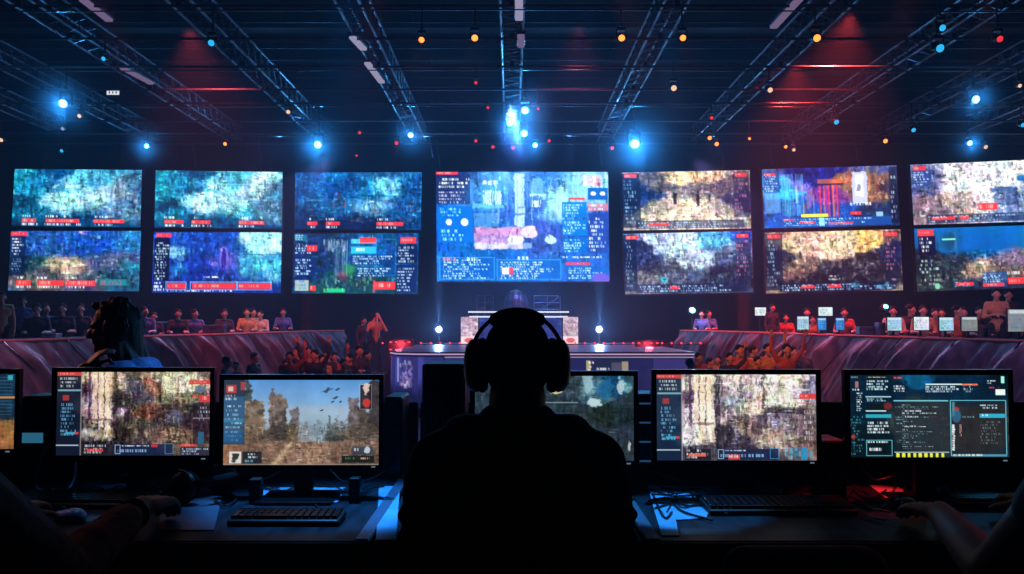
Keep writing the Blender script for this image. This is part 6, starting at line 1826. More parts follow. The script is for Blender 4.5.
def monitor(x0, y0, x1, y1, sx0, sy0, sx1, sy1, Y, P, label, mat='screen_lcd', roll=0.0, base='plate'):
    """outer and lit rectangles in the photograph; stands on the desk at depth Y"""
    ctr = at((x0 + x1) / 2, (y0 + y1) / 2, Y)
    A, B = at(x0, y0, Y), at(x1, y1, Y)
    a, b = at(sx0, sy0, Y), at(sx1, sy1, Y)
    t = thing('computer_monitor', label, 'monitor', (ctr.x, Y, DZ), 0, 'monitors on the operator desks')
    o = lambda p: (p.x - ctr.x, p.z - DZ)
    X0, Z1 = o(A); X1, Z0 = o(B); u0, v1 = o(a); u1, v0 = o(b)
    # bezel frame
    c = MB()
    y = 0.0; d = 0.022
    V = [(X0, y, Z0), (X1, y, Z0), (X1, y, Z1), (X0, y, Z1), (u0, y, v0), (u1, y, v0), (u1, y, v1), (u0, y, v1)]
    W = [(p[0], y + d, p[2]) for p in V[:4]] + [(p[0], y + 0.004, p[2]) for p in V[4:]]
    vs_ = V + W
    fs = []
    for k in range(4):
        k2 = (k + 1) % 4
        fs.append((k, k2, 4 + k2, 4 + k)); fs.append((4 + k, 4 + k2, 12 + k2, 12 + k)); fs.append((k, 8 + k, 8 + k2, k2))
    fs.append((11, 10, 9, 8))
    c.add(vs_, fs)
    build('bezel', c, 'black_gloss', t)
    c = MB(); cx = (X0 + X1) / 2; cz = (Z0 + Z1) / 2
    c.box((cx, d + 0.012, cz), (X1 - X0 - 0.06, 0.03, Z1 - Z0 - 0.05), bev=0.012); c.box((cx, d + 0.03, cz - 0.02), (0.2, 0.03, 0.16), bev=0.01); build('back_cover', c, 'black_plastic', t)
    link('picture', picture_mesh('picture', [Vector((u0, 0.003, v1)), Vector((u1, 0.003, v1)), Vector((u0, 0.003, v0)), Vector((u1, 0.003, v0))], P), mat, t, fix=False)
    c = MB(); c.box((cx, 0.045, (cz + 0.012) / 2), (0.058, 0.03, cz), bev=0.006); c.box((cx, 0.05, cz), (0.08, 0.03, 0.08), bev=0.006)
    build('stand_neck', c, 'black_plastic', t)
    c = MB(); c.box((cx, -0.005, 0.006), (0.23, 0.19, 0.010), bev=0.004); build('stand_base', c, 'black_gloss', t)
    c = MB(); c.box((X1 - 0.03, -0.001, (Z0 + v0) / 2), (0.012, 0.004, 0.004)); build('power_led', c, glow('power_led', (0.3, 0.5, 0.8), 0.3), t)
    return t


monitor(52, 367.5, 213, 462, 57, 372, 209, 455.5, 2.66, lcd_city(81, True), 'second monitor from the left, dark brown ruined city picture')
monitor(219.5, 374.5, 383, 468.5, 224, 380, 378.5, 465, 2.64, lcd_field(82), 'third monitor from the left, landscape with blue sky and dirt road')
monitor(470, 371, 638.5, 466, 475, 376, 634, 461, 2.62, lcd_dim(83), 'dim grey green monitor half hidden behind the man', 'screen_dim')
monitor(651.5, 369.5, 822, 465, 656.5, 374.5, 817, 460.5, 2.61, lcd_city(84, False), 'monitor just right of the man, bright pale ruined city picture')
monitor(844, 369.5, 1015, 463.5, 850, 375, 1010, 457.5, 2.61, lcd_code(85), 'rightmost monitor, dark teal windows full of text lines')
monitor(-146, 369, 17.5, 454, -142, 374, 13.5, 449, 2.62, lcd_edge(86), 'leftmost monitor, cut by the picture edge')


# ------------------------------------------------------------------ desk things
def tower(x0, x1, ytop, Y, depth, label, rib=False, lines=False, name='pc_tower'):
    a, b = at(x0, ytop, Y), at(x1, ytop, Y)
    w_ = b.x - a.x; h_ = a.z - DZ
    t = thing(name, label, 'computer', ((a.x + b.x) / 2, Y, DZ), 0)
    c = MB(); c.box((0, depth / 2, h_ / 2 + 0.005), (w_, depth, h_ - 0.01), bev=0.008); build('case', c, 'black_plastic', t)
    c = MB()
    if rib:
        n = max(3, int(w_ / 0.02))
        for k in range(n):
            c.box((-w_ / 2 + (k + 0.5) * w_ / n, -0.004, h_ / 2), (w_ / n * 0.55, 0.012, h_ * 0.94), bev=0.003)
        build('ribbed_front', c, 'black_metal', t)
    else:
        c.box((0, -0.004, h_ / 2), (w_ * 0.92, 0.012, h_ * 0.95), bev=0.004); build('front_panel', c, 'black_gloss', t)
    c = MB()
    if lines:
        sm_ = glow('slot_shine', (0.04, 0.14, 0.32), 0.4)  # blue shine of the case edges, put in as a faint glow
        for k in range(4):
            c = MB(); c.box((0, -0.013, h_ * (0.2 + 0.23 * k)), (w_ * 0.9, 0.008, 0.005), bev=0.001)
            build('drive_slot', c, sm_, t)
    else:
        for k in range(7):
            c.box((w_ * 0.18, -0.012, h_ * (0.45 + 0.035 * k)), (0.012, 0.006, 0.004))
        build('vent_marks', c, 'alu_dark', t)
    for s in (-1, 1):
        c = MB(); c.box((s * (w_ / 2 - 0.02), depth / 2, 0.005), (0.025, depth * 0.8, 0.01)); build('foot', c, 'black_metal', t)
    return t


tower(384, 402.5, 397, 2.98, 0.2, 'slim black computer tower beside the landscape monitor')
tower(422, 465, 364, 2.80, 0.24, 'wide ribbed black computer case just left of the mans headphones', True)
tower(637, 668, 394, 3.0, 0.16, 'dark computer with thin blue lines between two monitors', False, True)
tower(824, 846, 440, 2.66, 0.14, 'small dark device in the gap between the two right monitors')
tower(22, 51, 396, 3.02, 0.14, 'dark computer case in the gap left of the brown city monitor')
p = at(43, 436, 2.98)
t = thing('network_switch', 'small box with a dim blue lit face left of the brown city monitor', 'device', (p.x - 0.01, 2.93, DZ))
h_ = p.z - DZ + 0.022
c = MB(); c.box((0, 0.03, h_ / 2), (0.085, 0.05, h_), bev=0.004); build('case', c, 'black_plastic', t)
c = MB(); c.box((0, 0.003, h_ - 0.022), (0.07, 0.006, 0.034)); build('lit_face', c, glow('switch_face', (0.03, 0.16, 0.28), 0.7), t)


def keyboard(px, py, w_, d_, label, lit=None, rz=0.0):
    p = at_z(px, py, DZ)
    t = thing('keyboard', label, 'keyboard', (p.x, p.y, DZ), rz, 'keyboards')
    c = MB(); c.box((0, 0, 0.011), (w_, d_, 0.018), Euler((math.radians(3), 0, 0)), 0.006); build('case', c, 'black_plastic', t)
    c = MB(); n = int(w_ / 0.0195); r_ = 5
    for j in range(r_):
        k = 0.0
        while k < n - 0.5:
            kw = 1.0
            if j == 0 and 3 <= k < 4: kw = 5.0
            if k + kw > n: kw = n - k
            x = -w_ / 2 + 0.006 + (k + kw / 2) * (w_ - 0.012) / n
            y = -d_ / 2 + 0.012 + (j + 0.5) * (d_ - 0.024) / r_
            c.box((x, y, 0.024 + y * 0.052), (kw * (w_ - 0.012) / n - 0.003, (d_ - 0.024) / r_ - 0.003, 0.010), None, 0.002)
            k += kw
    build('keycaps', c, 'black_gloss', t)
    if lit:
        c = MB()
        for k in range(n):
            if random.random() < 0.75:
                c.box((-w_ / 2 + 0.006 + (k + 0.5) * (w_ - 0.012) / n, d_ / 2 - 0.008, 0.026), (0.009, 0.004, 0.003))
        build('key_lights', c, lit, t)
    c = MB(); c.tube([(w_ * 0.2, d_ / 2, 0.012), (w_ * 0.22, d_ / 2 + 0.06, 0.006), (w_ * 0.1, d_ / 2 + 0.14, 0.005)], 0.003, 6); build('cord', c, 'cable', t, True)
    return t


keyboard(92, 504, 0.42, 0.15, 'black keyboard in front of the brown city monitor')
keyboard(288, 522, 0.30, 0.11, 'small black keyboard with faint lit top row under the landscape monitor', glow('key_blue', (0.2, 0.4, 0.65), 0.22))
keyboard(776, 510, 0.42, 0.15, 'black keyboard on the right desk under the pale city monitor')
keyboard(1012, 503, 0.40, 0.14, 'dark keyboard with a cyan light at the right picture edge', glow('key_cyan', (0.05, 0.4, 0.55), 0.25))
keyboard(516, 520, 0.36, 0.13, 'black keyboard on the middle desk, in front of the man')


def mouse(px, py, label, mat='black_gloss', rz=0.0):
    p = at_z(px, py, DZ)
    t = thing('computer_mouse', label, 'mouse', (p.x, p.y, DZ), rz, 'computer mice')
    fg = Fig(); fg.ball((0, 0, 0.012), (0.031, 0.055, 0.020)); fg.ball((0, -0.015, 0.014), (0.030, 0.036, 0.023))
    me = fg.mesh('shell', 0.004, 4)
    link('shell', me, mat, t, fix=False)
    c = MB(); c.lathe([(0.008, -0.004), (0.009, 0.0), (0.008, 0.004)], 12, Matrix.Translation((0, 0.026, 0.03)) @ Euler((0, PI / 2, 0)).to_matrix().to_4x4()); build('wheel', c, 'black_metal', t, True)
    return t


mouse(157, 506, 'black mouse under the hand of the person at far left')
mouse(186, 492, 'dark mouse behind that hand, in front of the brown city monitor', 'black_gloss', 0.4)
mouse(70, 521, 'pale blue mouse by the elbow of the person at far left', 'desk_blue', 1.2)
mouse(905, 508, 'dark mouse under the hand of the bare arm at right')


# flat things and coloured light patches on the desks
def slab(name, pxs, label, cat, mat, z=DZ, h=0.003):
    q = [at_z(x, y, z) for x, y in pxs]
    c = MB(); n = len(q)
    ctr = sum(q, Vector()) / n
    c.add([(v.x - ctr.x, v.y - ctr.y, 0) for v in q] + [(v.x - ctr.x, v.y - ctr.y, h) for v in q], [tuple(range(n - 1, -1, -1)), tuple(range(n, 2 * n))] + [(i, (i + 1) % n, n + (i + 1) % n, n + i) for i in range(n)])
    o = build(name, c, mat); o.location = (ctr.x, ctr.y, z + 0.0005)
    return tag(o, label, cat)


slab('desk_patch', [(648, 486.5), (722, 487), (706, 519), (676, 521), (679, 536.5), (662, 536.5), (655, 514)], 'slab coloured as a blue light patch on the right desk beside the man', 'mat', 'desk_blue')  # pool of blue light on the desktop, put in as a coloured slab
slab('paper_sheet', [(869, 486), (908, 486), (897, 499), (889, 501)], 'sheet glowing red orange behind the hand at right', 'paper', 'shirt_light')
slab('paper_sheet', [(931, 487), (949, 487), (953, 495), (938, 495)], 'small violet sheet right of the rightmost monitor stand', 'paper', 'desk_blue')
slab('desk_patch', [(164, 497), (222, 497), (214, 531), (158, 531)], 'glossy mat beside the left hand with streaky blue reflections', 'mat', 'table')
slab('desk_patch', [(262, 488), (345, 488), (338, 503), (262, 503)], 'plate coloured with blue reflected light around the landscape monitor stand', 'mat', 'desk_blue', DZ, 0.002)  # blue reflection on the stand plate is put into its colour
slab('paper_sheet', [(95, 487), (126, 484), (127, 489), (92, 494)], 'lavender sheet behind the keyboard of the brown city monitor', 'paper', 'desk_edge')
slab('paper_sheet', [(755, 487), (786, 487), (781, 494), (753, 494)], 'dim blue sheet under the pale city monitor', 'paper', 'desk_blue')
slab('blue_light_strip', [(379, 487), (400, 487), (396, 541), (376, 541)], 'strip coloured as blue light on the middle desk edge left of the man', 'light_strip', 'desk_blue', DZ, 0.003)  # strip of blue light on the desk, painted as a thin slab

for px, py, hh_, lab in ((256, 503, 0.075, 'small black block left of the landscape monitor stand'), (355, 502, 0.075, 'small black block right of the landscape monitor stand'), (750, 495, 0.05, 'tiny dark block beside the pale city monitor stand')):
    p = at_z(px, py, DZ)
    t = thing('usb_hub', lab, 'device', (p.x, p.y, DZ), 0, 'small black blocks on the desks')
    c = MB(); c.box((0, 0, hh_ / 2), (0.034, 0.04, hh_), bev=0.005); build('case', c, 'black_plastic', t)
    c = MB()
    for k in range(3):
        c.box((0, -0.0205, hh_ * (0.3 + 0.22 * k)), (0.014, 0.002, 0.005))
    build('port', c, 'alu_dark', t)
p = at_z(133, 492, DZ)
t = thing('webcam', 'small black webcam with a green light under the brown city monitor', 'webcam', (p.x, p.y, DZ))
c = MB(); c.box((0, 0, 0.006), (0.06, 0.05, 0.012), bev=0.004); c.tube([(0, 0, 0.01), (0, 0, 0.03)], 0.01, 8); build('foot', c, 'black_plastic', t, True)
c = MB(); c.box((0, 0, 0.042), (0.07, 0.03, 0.03), bev=0.01); build('body', c, 'black_plastic', t)
c = MB(); c.box((0.006, -0.016, 0.044), (0.006, 0.003, 0.004)); build('indicator', c, glow('led_green', (0.1, 0.7, 0.3), 0.8), t)


# headphones: built once around the origin (ears along x, face along +y)
def make_headphones(label):
    t = thing('headphones', label, 'headphones', (0, 0, 0), 0, 'over-ear headphones')
    c = MB()
    n = 22; vs_ = []
    for i in range(n + 1):
        a = PI * i / n
        ca, sa = math.cos(a), math.sin(a)
        for (dr, dy) in ((0, -0.014), (0, 0.014), (0.009, 0.014), (0.009, -0.014)):
            vs_.append(((0.103 + dr) * ca, dy, (0.110 + dr) * sa + 0.005))
    fs = []
    for i in range(n):
        for k in range(4):
            k2 = (k + 1) % 4
            fs.append((i * 4 + k, i * 4 + k2, i * 4 + 4 + k2, i * 4 + 4 + k))
    fs.append((3, 2, 1, 0)); fs.append((n * 4, n * 4 + 1, n * 4 + 2, n * 4 + 3))
    c.add(vs_, fs); build('headband', c, 'black_plastic', t, True)
    fg = Fig()
    for i in range(9):
        a = math.radians(62 + 56 * i / 8); a2 = math.radians(62 + 56 * min(i + 1, 8) / 8)
        fg.cap((0.104 * math.cos(a), 0, 0.108 * math.sin(a) + 0.005), (0.104 * math.cos(a2), 0, 0.108 * math.sin(a2) + 0.005), 0.0175)
    link('band_cushion', fg.mesh('band_cushion', 0.005, 3), 'hoodie', t, fix=False)
    for s in (-1, 1):
        R = Matrix.Translation((s * 0.066, 0, -0.004)) @ Euler((0, s * PI / 2, 0)).to_matrix().to_4x4() @ Matrix.Diagonal((1.12, 0.95, 1, 1))
        c = MB(); c.lathe([(0.030, 0.0), (0.050, 0.002), (0.057, 0.012), (0.055, 0.022), (0.046, 0.025)], 24, R); cu = build('ear_cushion', c, 'hoodie', t, True)
        c = MB(); c.lathe([(0.053, 0.022), (0.056, 0.028), (0.052, 0.042), (0.040, 0.052), (0.02, 0.056), (0.001, 0.057)], 24, R); build('ear_cup', c, 'black_plastic', t, True)
        c = MB()
        for sy in (-1, 1):
            c.tube([(s * 0.105, sy * 0.012, 0.05), (s * 0.112, sy * 0.05, 0.03), (s * 0.108, sy * 0.058, 0.0)], 0.005, 6)
        build('yoke', c, 'black_metal', t, True)
    return t


hp0 = make_headphones('black over-ear headphones worn by the man in the middle')
HX, HY, HZ = 0.012, 1.965, 1.19
hp0.location = (HX, HY, HZ)

# ------------------------------------------------------------------ the man in the middle, seen from behind
fg = Fig()
head(fg, (HX, HY, HZ - 0.008), (0, 1, -0.06), 1.0, 0)
fg.cap((HX, 1.925, 0.99), (HX, 1.945, 1.12), 0.070, 0.066, 0)
fg.cap((HX, 1.93, 0.80), (HX, 1.925, 0.98), 0.11, 0.085, 1)
fg.cap((HX - 0.09, 1.92, 0.55), (HX + 0.09, 1.92, 0.55), 0.115, 0.115, 2)
fg.cap((HX, 1.92, 0.55), (HX, 1.93, 0.85), 0.12, 0.12, 1)
for s in (-1, 1):
    fg.cap((HX + s * 0.09, 1.93, 0.92), (HX + s * 0.17, 1.94, 0.95), 0.07, 0.055, 1)
    limb(fg, [(HX + s * 0.18, 1.945, 0.95), (HX + s * 0.215, 1.97, 0.73), (HX + s * 0.15, 2.24, 0.785)], [0.05, 0.042, 0.030], 1)
    fg.cap((HX + s * 0.17, 2.16, 0.775), (HX + s * 0.145, 2.26, 0.785), 0.034, 0.028, 0)
    hand(fg, (HX + s * 0.145, 2.26, 0.783), (-s * 0.15, 1, -0.02), (0, 0, 1), s, 12, 1.0, 0)
    limb(fg, [(HX + s * 0.10, 1.93, 0.53), (HX + s * 0.14, 2.38, 0.53), (HX + s * 0.14, 2.42, 0.1)], [0.09, 0.062, 0.045], 2)
    fg.cap((HX + s * 0.14, 2.40, 0.05), (HX + s * 0.16, 2.58, 0.04), 0.045, 0.034, 2)
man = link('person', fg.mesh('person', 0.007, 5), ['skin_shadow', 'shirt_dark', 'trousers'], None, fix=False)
tag(man, 'man in a black hoodie and headphones seen from behind at the middle desk', 'person')
c = MB(); c.ball((HX, HY - 0.016, HZ + 0.016), (0.081, 0.094, 0.100), None, 24, 16); c.cap((HX, HY - 0.055, HZ - 0.01), (HX, HY - 0.055, HZ - 0.05), 0.06, 0.05)
hf = Fig(); hf.ball((HX, HY - 0.018, HZ + 0.014), (0.0805, 0.092, 0.103)); hf.cap((HX, HY - 0.05, HZ), (HX, HY - 0.045, HZ - 0.055), 0.062, 0.052)
link('hair', hf.mesh('hair', 0.006, 3), 'hair_dark', man, fix=False)
fg = Fig()
for zz, w_, r_ in ((0.88, 0.115, 0.135), (0.76, 0.11, 0.135), (0.62, 0.10, 0.14), (0.52, 0.10, 0.145)):
    fg.cap((HX - w_, 1.93, zz), (HX + w_, 1.93, zz), r_)
for s in (-1, 1):
    for (za, zb) in ((0.88, 0.76), (0.76, 0.62), (0.62, 0.52)):
        fg.cap((HX + s * 0.1, 1.93, za), (HX + s * 0.1, 1.93, zb), 0.135)
    fg.cap((HX + s * 0.04, 1.925, 0.995), (HX + s * 0.165, 1.935, 0.962), 0.082, 0.083)
    fg.cap((HX + s * 0.165, 1.935, 0.955), (HX + s * 0.180, 1.94, 0.90), 0.083, 0.078)
    limb(fg, [(HX + s * 0.180, 1.94, 0.92), (HX + s * 0.198, 1.965, 0.735), (HX + s * 0.165, 2.17, 0.785)], [0.080, 0.068, 0.043], 0)
    # gathered folds of the sleeve
    for q in (0.86, 0.81, 0.77):
        fg.cap((HX + s * 0.25, 1.90, q), (HX + s * 0.255, 1.99, q - 0.03), 0.018, 0.014)
# hood bunched round the neck
prev = None
for i in range(13):
    a = PI * (-0.12 + 1.24 * i / 12)
    q = Vector((HX + 0.124 * math.cos(a), 1.935 - 0.085 * math.sin(a), 1.032 + 0.010 * math.sin(a)))
    if prev is not None:
        fg.cap(prev, q, 0.047, 0.047)
    prev = q
fg.cap((HX - 0.10, 1.86, 1.0), (HX + 0.10, 1.86, 1.0), 0.058)
fg.cap((HX - 0.06, 1.835, 0.95), (HX + 0.06, 1.835, 0.95), 0.055)
fg.cap((HX - 0.045, 1.93, 1.06), (HX + 0.045, 1.93, 1.06), 0.045)
link('hoodie', fg.mesh('hoodie', 0.009, 4), 'hoodie', man, fix=False)
stool(HX, 1.92, 0, 'stool under the man in the middle', group='stools at the operator desks').scale = (1, 1, 0.90)

# ------------------------------------------------------------------ person at far left: one sleeve, wrist and hand in view
LP = Vector((-1.13, 1.40, 0))
fg = Fig()
head(fg, LP + Vector((0, 0.03, 1.26)), (0.1, 1, -0.05), 1.0, 0)
fg.cap(LP + Vector((0, 0, 1.02)), LP + Vector((0, 0.01, 1.18)), 0.06, 0.056, 0)
fg.cap(LP + Vector((-0.09, 0, 0.53)), LP + Vector((0.09, 0, 0.53)), 0.12, 0.12, 2)
fg.cap(LP + Vector((0, 0, 0.55)), LP + Vector((0, 0, 0.9)), 0.13, 0.13, 1)
fg.cap(LP + Vector((-0.07, 0, 0.92)), LP + Vector((0.07, 0, 0.92)), 0.12, 0.12, 1)
fg.cap(LP + Vector((-0.16, 0, 1.0)), LP + Vector((0.16, 0, 1.0)), 0.065, 0.065, 1)
RS, RE, RW = Vector((-0.93, 1.42, 1.0)), at(62, 575, 1.80), at(141, 507, 2.20)
limb(fg, [RS, RE, RE.lerp(RW, 0.66)], [0.075, 0.060, 0.046], 1)
fg.cap(RE.lerp(RW, 0.6), RE.lerp(RW, 0.73), 0.050, 0.046, 1)
fg.cap(RE.lerp(RW, 0.3), RE.lerp(RW, 0.36), 0.058, 0.055, 1)
fg.cap(RE.lerp(RW, 0.5), RW, 0.038, 0.030, 0)
hand(fg, RW, (0.10, 1, -0.02), (0, 0.05, 1), 1, 30, 1.15, 0)
LS = LP + Vector((-0.2, 0.02, 1.0)); LE = Vector((-1.4, 1.62, 0.8)); LW = Vector((-1.30, 2.2, 0.80))
limb(fg, [LS, LE, LE.lerp(LW, 0.8)], [0.072, 0.058, 0.045], 1); fg.cap(LE.lerp(LW, 0.6), LW, 0.036, 0.030, 0); hand(fg, LW, (0.1, 1, 0), (0, 0, 1), -1, 14, 1.0, 0)
for s in (-1, 1):
    limb(fg, [LP + Vector((s * 0.1, 0, 0.52)), LP + Vector((s * 0.13, 0.46, 0.53)), LP + Vector((s * 0.13, 0.48, 0.1))], [0.09, 0.062, 0.045], 2)
    fg.cap(LP + Vector((s * 0.13, 0.46, 0.05)), LP + Vector((s * 0.14, 0.64, 0.04)), 0.045, 0.034, 2)
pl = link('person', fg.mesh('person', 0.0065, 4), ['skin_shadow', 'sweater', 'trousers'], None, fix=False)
tag(pl, 'person at the lower left edge reaching to a mouse, dark sweater sleeve', 'person')
c = MB(); c.ball(LP + Vector((0, 0.005, 1.295)), (0.083, 0.094, 0.094)); build('hair', c, 'hair_dark', pl, True)
stool(LP.x, LP.y, 0, 'stool under the person at the lower left edge', group='stools at the operator desks').scale = (1, 1, 0.88)
c = MB()
wr = RE.lerp(RW, 0.88); d = (RW - RE).normalized()
x = d.orthogonal().normalized(); y = d.cross(x)
ring = [wr + (x * math.cos(a) + y * math.sin(a)) * 0.036 for a in np.linspace(0, 2 * PI, 25)]
c.tube(ring, 0.006, 6); o = build('wristband', c, 'black_plastic', pl, True)

# ------------------------------------------------------------------ person at far right: bare forearm
RP = Vector((1.22, 1.45, 0))
fg = Fig()
head(fg, RP + Vector((0.02, 0.03, 1.26)), (-0.1, 1, -0.05), 1.0, 0)
fg.cap(RP + Vector((0, 0, 1.02)), RP + Vector((0, 0.01, 1.18)), 0.06, 0.056, 0)
fg.cap(RP + Vector((-0.09, 0, 0.53)), RP + Vector((0.09, 0, 0.53)), 0.12, 0.12, 2)
fg.cap(RP + Vector((0, 0, 0.55)), RP + Vector((0, 0, 0.9)), 0.13, 0.13, 1)
fg.cap(RP + Vector((-0.07, 0, 0.92)), RP + Vector((0.07, 0, 0.92)), 0.12, 0.12, 1)
fg.cap(RP + Vector((-0.15, 0, 1.0)), RP + Vector((0.15, 0, 1.0)), 0.065, 0.065, 1)
S_, E_, W_ = at(1090, 462, 1.52), at(992, 572, 1.72), at(940, 513, 2.16)
fg.cap(S_, S_.lerp(E_, 0.4), 0.070, 0.060, 1)
limb(fg, [S_, E_], [0.055, 0.046], 0); limb(fg, [E_, E_.lerp(W_, 0.35), W_], [0.047, 0.047, 0.031], 0)
hand(fg, W_, (-0.14, 1, -0.03), (0, 0.05, 1), -1, 22, 1.08, 0)
S2 = RP + Vector((0.2, 0, 1.0)); E2 = Vector((1.50, 1.66, 0.8)); W2 = Vector((1.42, 2.3, 0.80))
fg.cap(S2, S2.lerp(E2, 0.5), 0.07, 0.06, 1); limb(fg, [S2, E2, W2], [0.055, 0.045, 0.03], 0); hand(fg, W2, (-0.1, 1, 0), (0, 0, 1), 1, 14, 1.0, 0)
for s in (-1, 1):
    limb(fg, [RP + Vector((s * 0.1, 0, 0.52)), RP + Vector((s * 0.13, 0.46, 0.53)), RP + Vector((s * 0.13, 0.48, 0.1))], [0.09, 0.062, 0.045], 2)
    fg.cap(RP + Vector((s * 0.13, 0.46, 0.05)), RP + Vector((s * 0.14, 0.64, 0.04)), 0.045, 0.034, 2)
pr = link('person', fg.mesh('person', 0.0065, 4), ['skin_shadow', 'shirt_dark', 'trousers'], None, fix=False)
tag(pr, 'person at the lower right edge, bare forearm reaching toward the desk', 'person')
c = MB(); c.ball(RP + Vector((0.02, 0.005, 1.295)), (0.083, 0.094, 0.094)); build('hair', c, 'hair_dark', pr, True)
stool(RP.x, RP.y, 0, 'stool under the person at the lower right edge', group='stools at the operator desks').scale = (1, 1, 0.88)

# ------------------------------------------------------------------ long haired woman behind the left monitors
WY = 3.95
wc = at(113, 329, WY)
fg = Fig()
fw = Vector((-1, -0.22, -0.12)).normalized()
Pw = head(fg, wc, fw, 1.0, 0)
b0_ = Vector((wc.x + 0.075, WY, 0))
fg.cap(b0_ + Vector((0, 0, wc.z - 0.24)), wc + Vector((0.02, 0, -0.09)), 0.052, 0.05, 0)
fg.cap(b0_ + Vector((0.0, -0.07, 0.53)), b0_ + Vector((0.0, 0.07, 0.53)), 0.11, 0.11, 2)
fg.cap(b0_ + Vector((0.02, 0, 0.55)), b0_ + Vector((0.01, 0, 0.86)), 0.115, 0.115, 1)
fg.cap(b0_ + Vector((0.0, -0.07, 0.90)), b0_ + Vector((0.0, 0.07, 0.90)), 0.105, 0.105, 1)
fg.cap(b0_ + Vector((0.03, -0.15, 1.04)), b0_ + Vector((0.03, 0.15, 1.04)), 0.07, 0.07, 1)
fg.cap(b0_ + Vector((0.02, -0.06, 0.98)), b0_ + Vector((0.02, 0.06, 0.98)), 0.10, 0.10, 1)
fg.cap(b0_ + Vector((0.07, -0.06, 1.06)), b0_ + Vector((0.07, 0.06, 1.06)), 0.06, 0.06, 1)
shn = b0_ + Vector((0.03, -0.17, 1.04)); eln = at(66, 388, WY - 0.22); wrn = at(86, 368, WY - 0.14)
limb(fg, [shn, eln], [0.06, 0.048], 1); limb(fg, [eln, wrn], [0.045, 0.030], 0)
hand(fg, wrn, (0.55, 0.15, 0.65), (-0.6, -0.5, 0.4), -1, 28, 0.95, 0)
shf = b0_ + Vector((0.03, 0.17, 1.04)); elf = Vector((b0_.x - 0.2, WY + 0.2, 0.78)); wrf = Vector((b0_.x - 0.42, WY + 0.12, 0.80))
limb(fg, [shf, elf], [0.06, 0.046], 1); limb(fg, [elf, wrf], [0.044, 0.03], 0); hand(fg, wrf, (-1, -0.1, 0), (0, 0, 1), 1, 14, 0.95, 0)
for s in (-1, 1):
    limb(fg, [b0_ + Vector((0, s * 0.09, 0.52)), b0_ + Vector((-0.44, s * 0.12, 0.52)), b0_ + Vector((-0.46, s * 0.12, 0.1))], [0.085, 0.06, 0.043], 2)
    fg.cap(b0_ + Vector((-0.44, s * 0.12, 0.05)), b0_ + Vector((-0.6, s * 0.12, 0.04)), 0.043, 0.032, 2)
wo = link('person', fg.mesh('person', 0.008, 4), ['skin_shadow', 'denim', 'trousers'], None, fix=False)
tag(wo, 'long haired woman in a blue shirt in profile behind the second monitor from the left', 'person')
hf = Fig()
zz = Vector((0, 0, 1))
hf.ball(wc - fw * 0.020 + zz * 0.040, (0.102, 0.094, 0.098))
hf.cap(wc - fw * 0.055 + zz * 0.01, wc - fw * 0.075 - zz * 0.10, 0.078, 0.062)
hf.cap(wc - fw * 0.03 + Vector((0, -0.06, -0.02)), wc - fw * 0.05 + Vector((0, -0.06, -0.13)), 0.045, 0.036)
hf.cap(wc - fw * 0.03 + Vector((0, 0.06, -0.02)), wc - fw * 0.05 + Vector((0, 0.06, -0.13)), 0.045, 0.036)
for k in range(26):          # loose waves all over
    a_ = random.uniform(0, 2 * PI); el_ = random.uniform(-0.3, 1.4)
    dv = Vector((math.cos(a_) * math.cos(el_), math.sin(a_) * math.cos(el_), math.sin(el_)))
    if dv.dot(fw) > 0.55 and el_ < 0.75: continue
    q0 = wc - fw * 0.020 + zz * 0.040 + Vector((dv.x * 0.098, dv.y * 0.092, dv.z * 0.094))
    hf.cap(q0, q0 - zz * 0.035 - fw * 0.012, 0.018, 0.013)
hf.cap(wc + fw * 0.062 + zz * 0.112, wc + fw * 0.078 + zz * 0.118, 0.022, 0.018)
for k in range(9):
    a = random.uniform(-1, 1)
    hf.cap(wc - fw * (0.06 + 0.03 * random.random()) + Vector((0, a * 0.06, -0.05)), wc - fw * (0.10 + 0.03 * random.random()) + Vector((0, a * 0.07, -0.14 - 0.05 * random.random())), 0.022, 0.014)
link('hair', hf.mesh('hair', 0.007, 2), 'hair_brown', wo, fix=False)
stool(b0_.x, WY, 0, 'stool under the long haired woman', group='stools at the operator desks').scale = (1, 1, 0.9)
hp1 = copy_tree(hp0)
hp1.location = wc - fw * 0.030 + zz * 0.004; hp1.rotation_euler = (0, 0, math.atan2(fw.y, fw.x) - PI / 2); hp1.scale = (1.0, 1.0, 1.12)
hp1['label'] = 'dark headphones over the long hair of the woman at left'
hp2 = copy_tree(hp0)
q = at_z(204, 500, DZ)
hp2.location = (q.x, q.y, DZ + 0.060); hp2.rotation_euler = (math.radians(78), 0, 1.15)
hp2.scale = (0.85, 0.85, 0.85); hp2.location.z = DZ + 0.055
hp2['label'] = 'black headphones lying on the left desk by the small keyboard'

# empty office chair whose back shows at the bottom right
cp = at(808, 548, 1.72)
t = thing('office_chair', 'empty dark office chair, rounded back showing at the bottom right', 'chair', (cp.x, 1.72, 0))
fg = Fig()
for k in range(5):
    zz_ = 0.52 + (cp.z - 0.05 - 0.52) * k / 4
    ww = [0.15, 0.18, 0.19, 0.175, 0.12][k]
    fg.cap((-ww, 0.012 * abs(k - 2), zz_), (ww, 0.012 * abs(k - 2), zz_), 0.05)
link('backrest', fg.mesh('backrest', 0.012, 6), 'trousers', t, fix=False)
c = MB(); c.box((0, 0.27, 0.45), (0.46, 0.44, 0.08), bev=0.03); build('seat', c, 'trousers', t, True)
c = MB(); c.tube([(0, 0.04, 0.6), (0, 0.02, 0.46), (0, 0.2, 0.40)], 0.02, 8); build('back_bracket', c, 'black_metal', t, True)
c = MB(); c.tube([(0, 0.25, 0.08), (0, 0.25, 0.42)], 0.03, 10); build('column', c, 'black_metal', t, True)
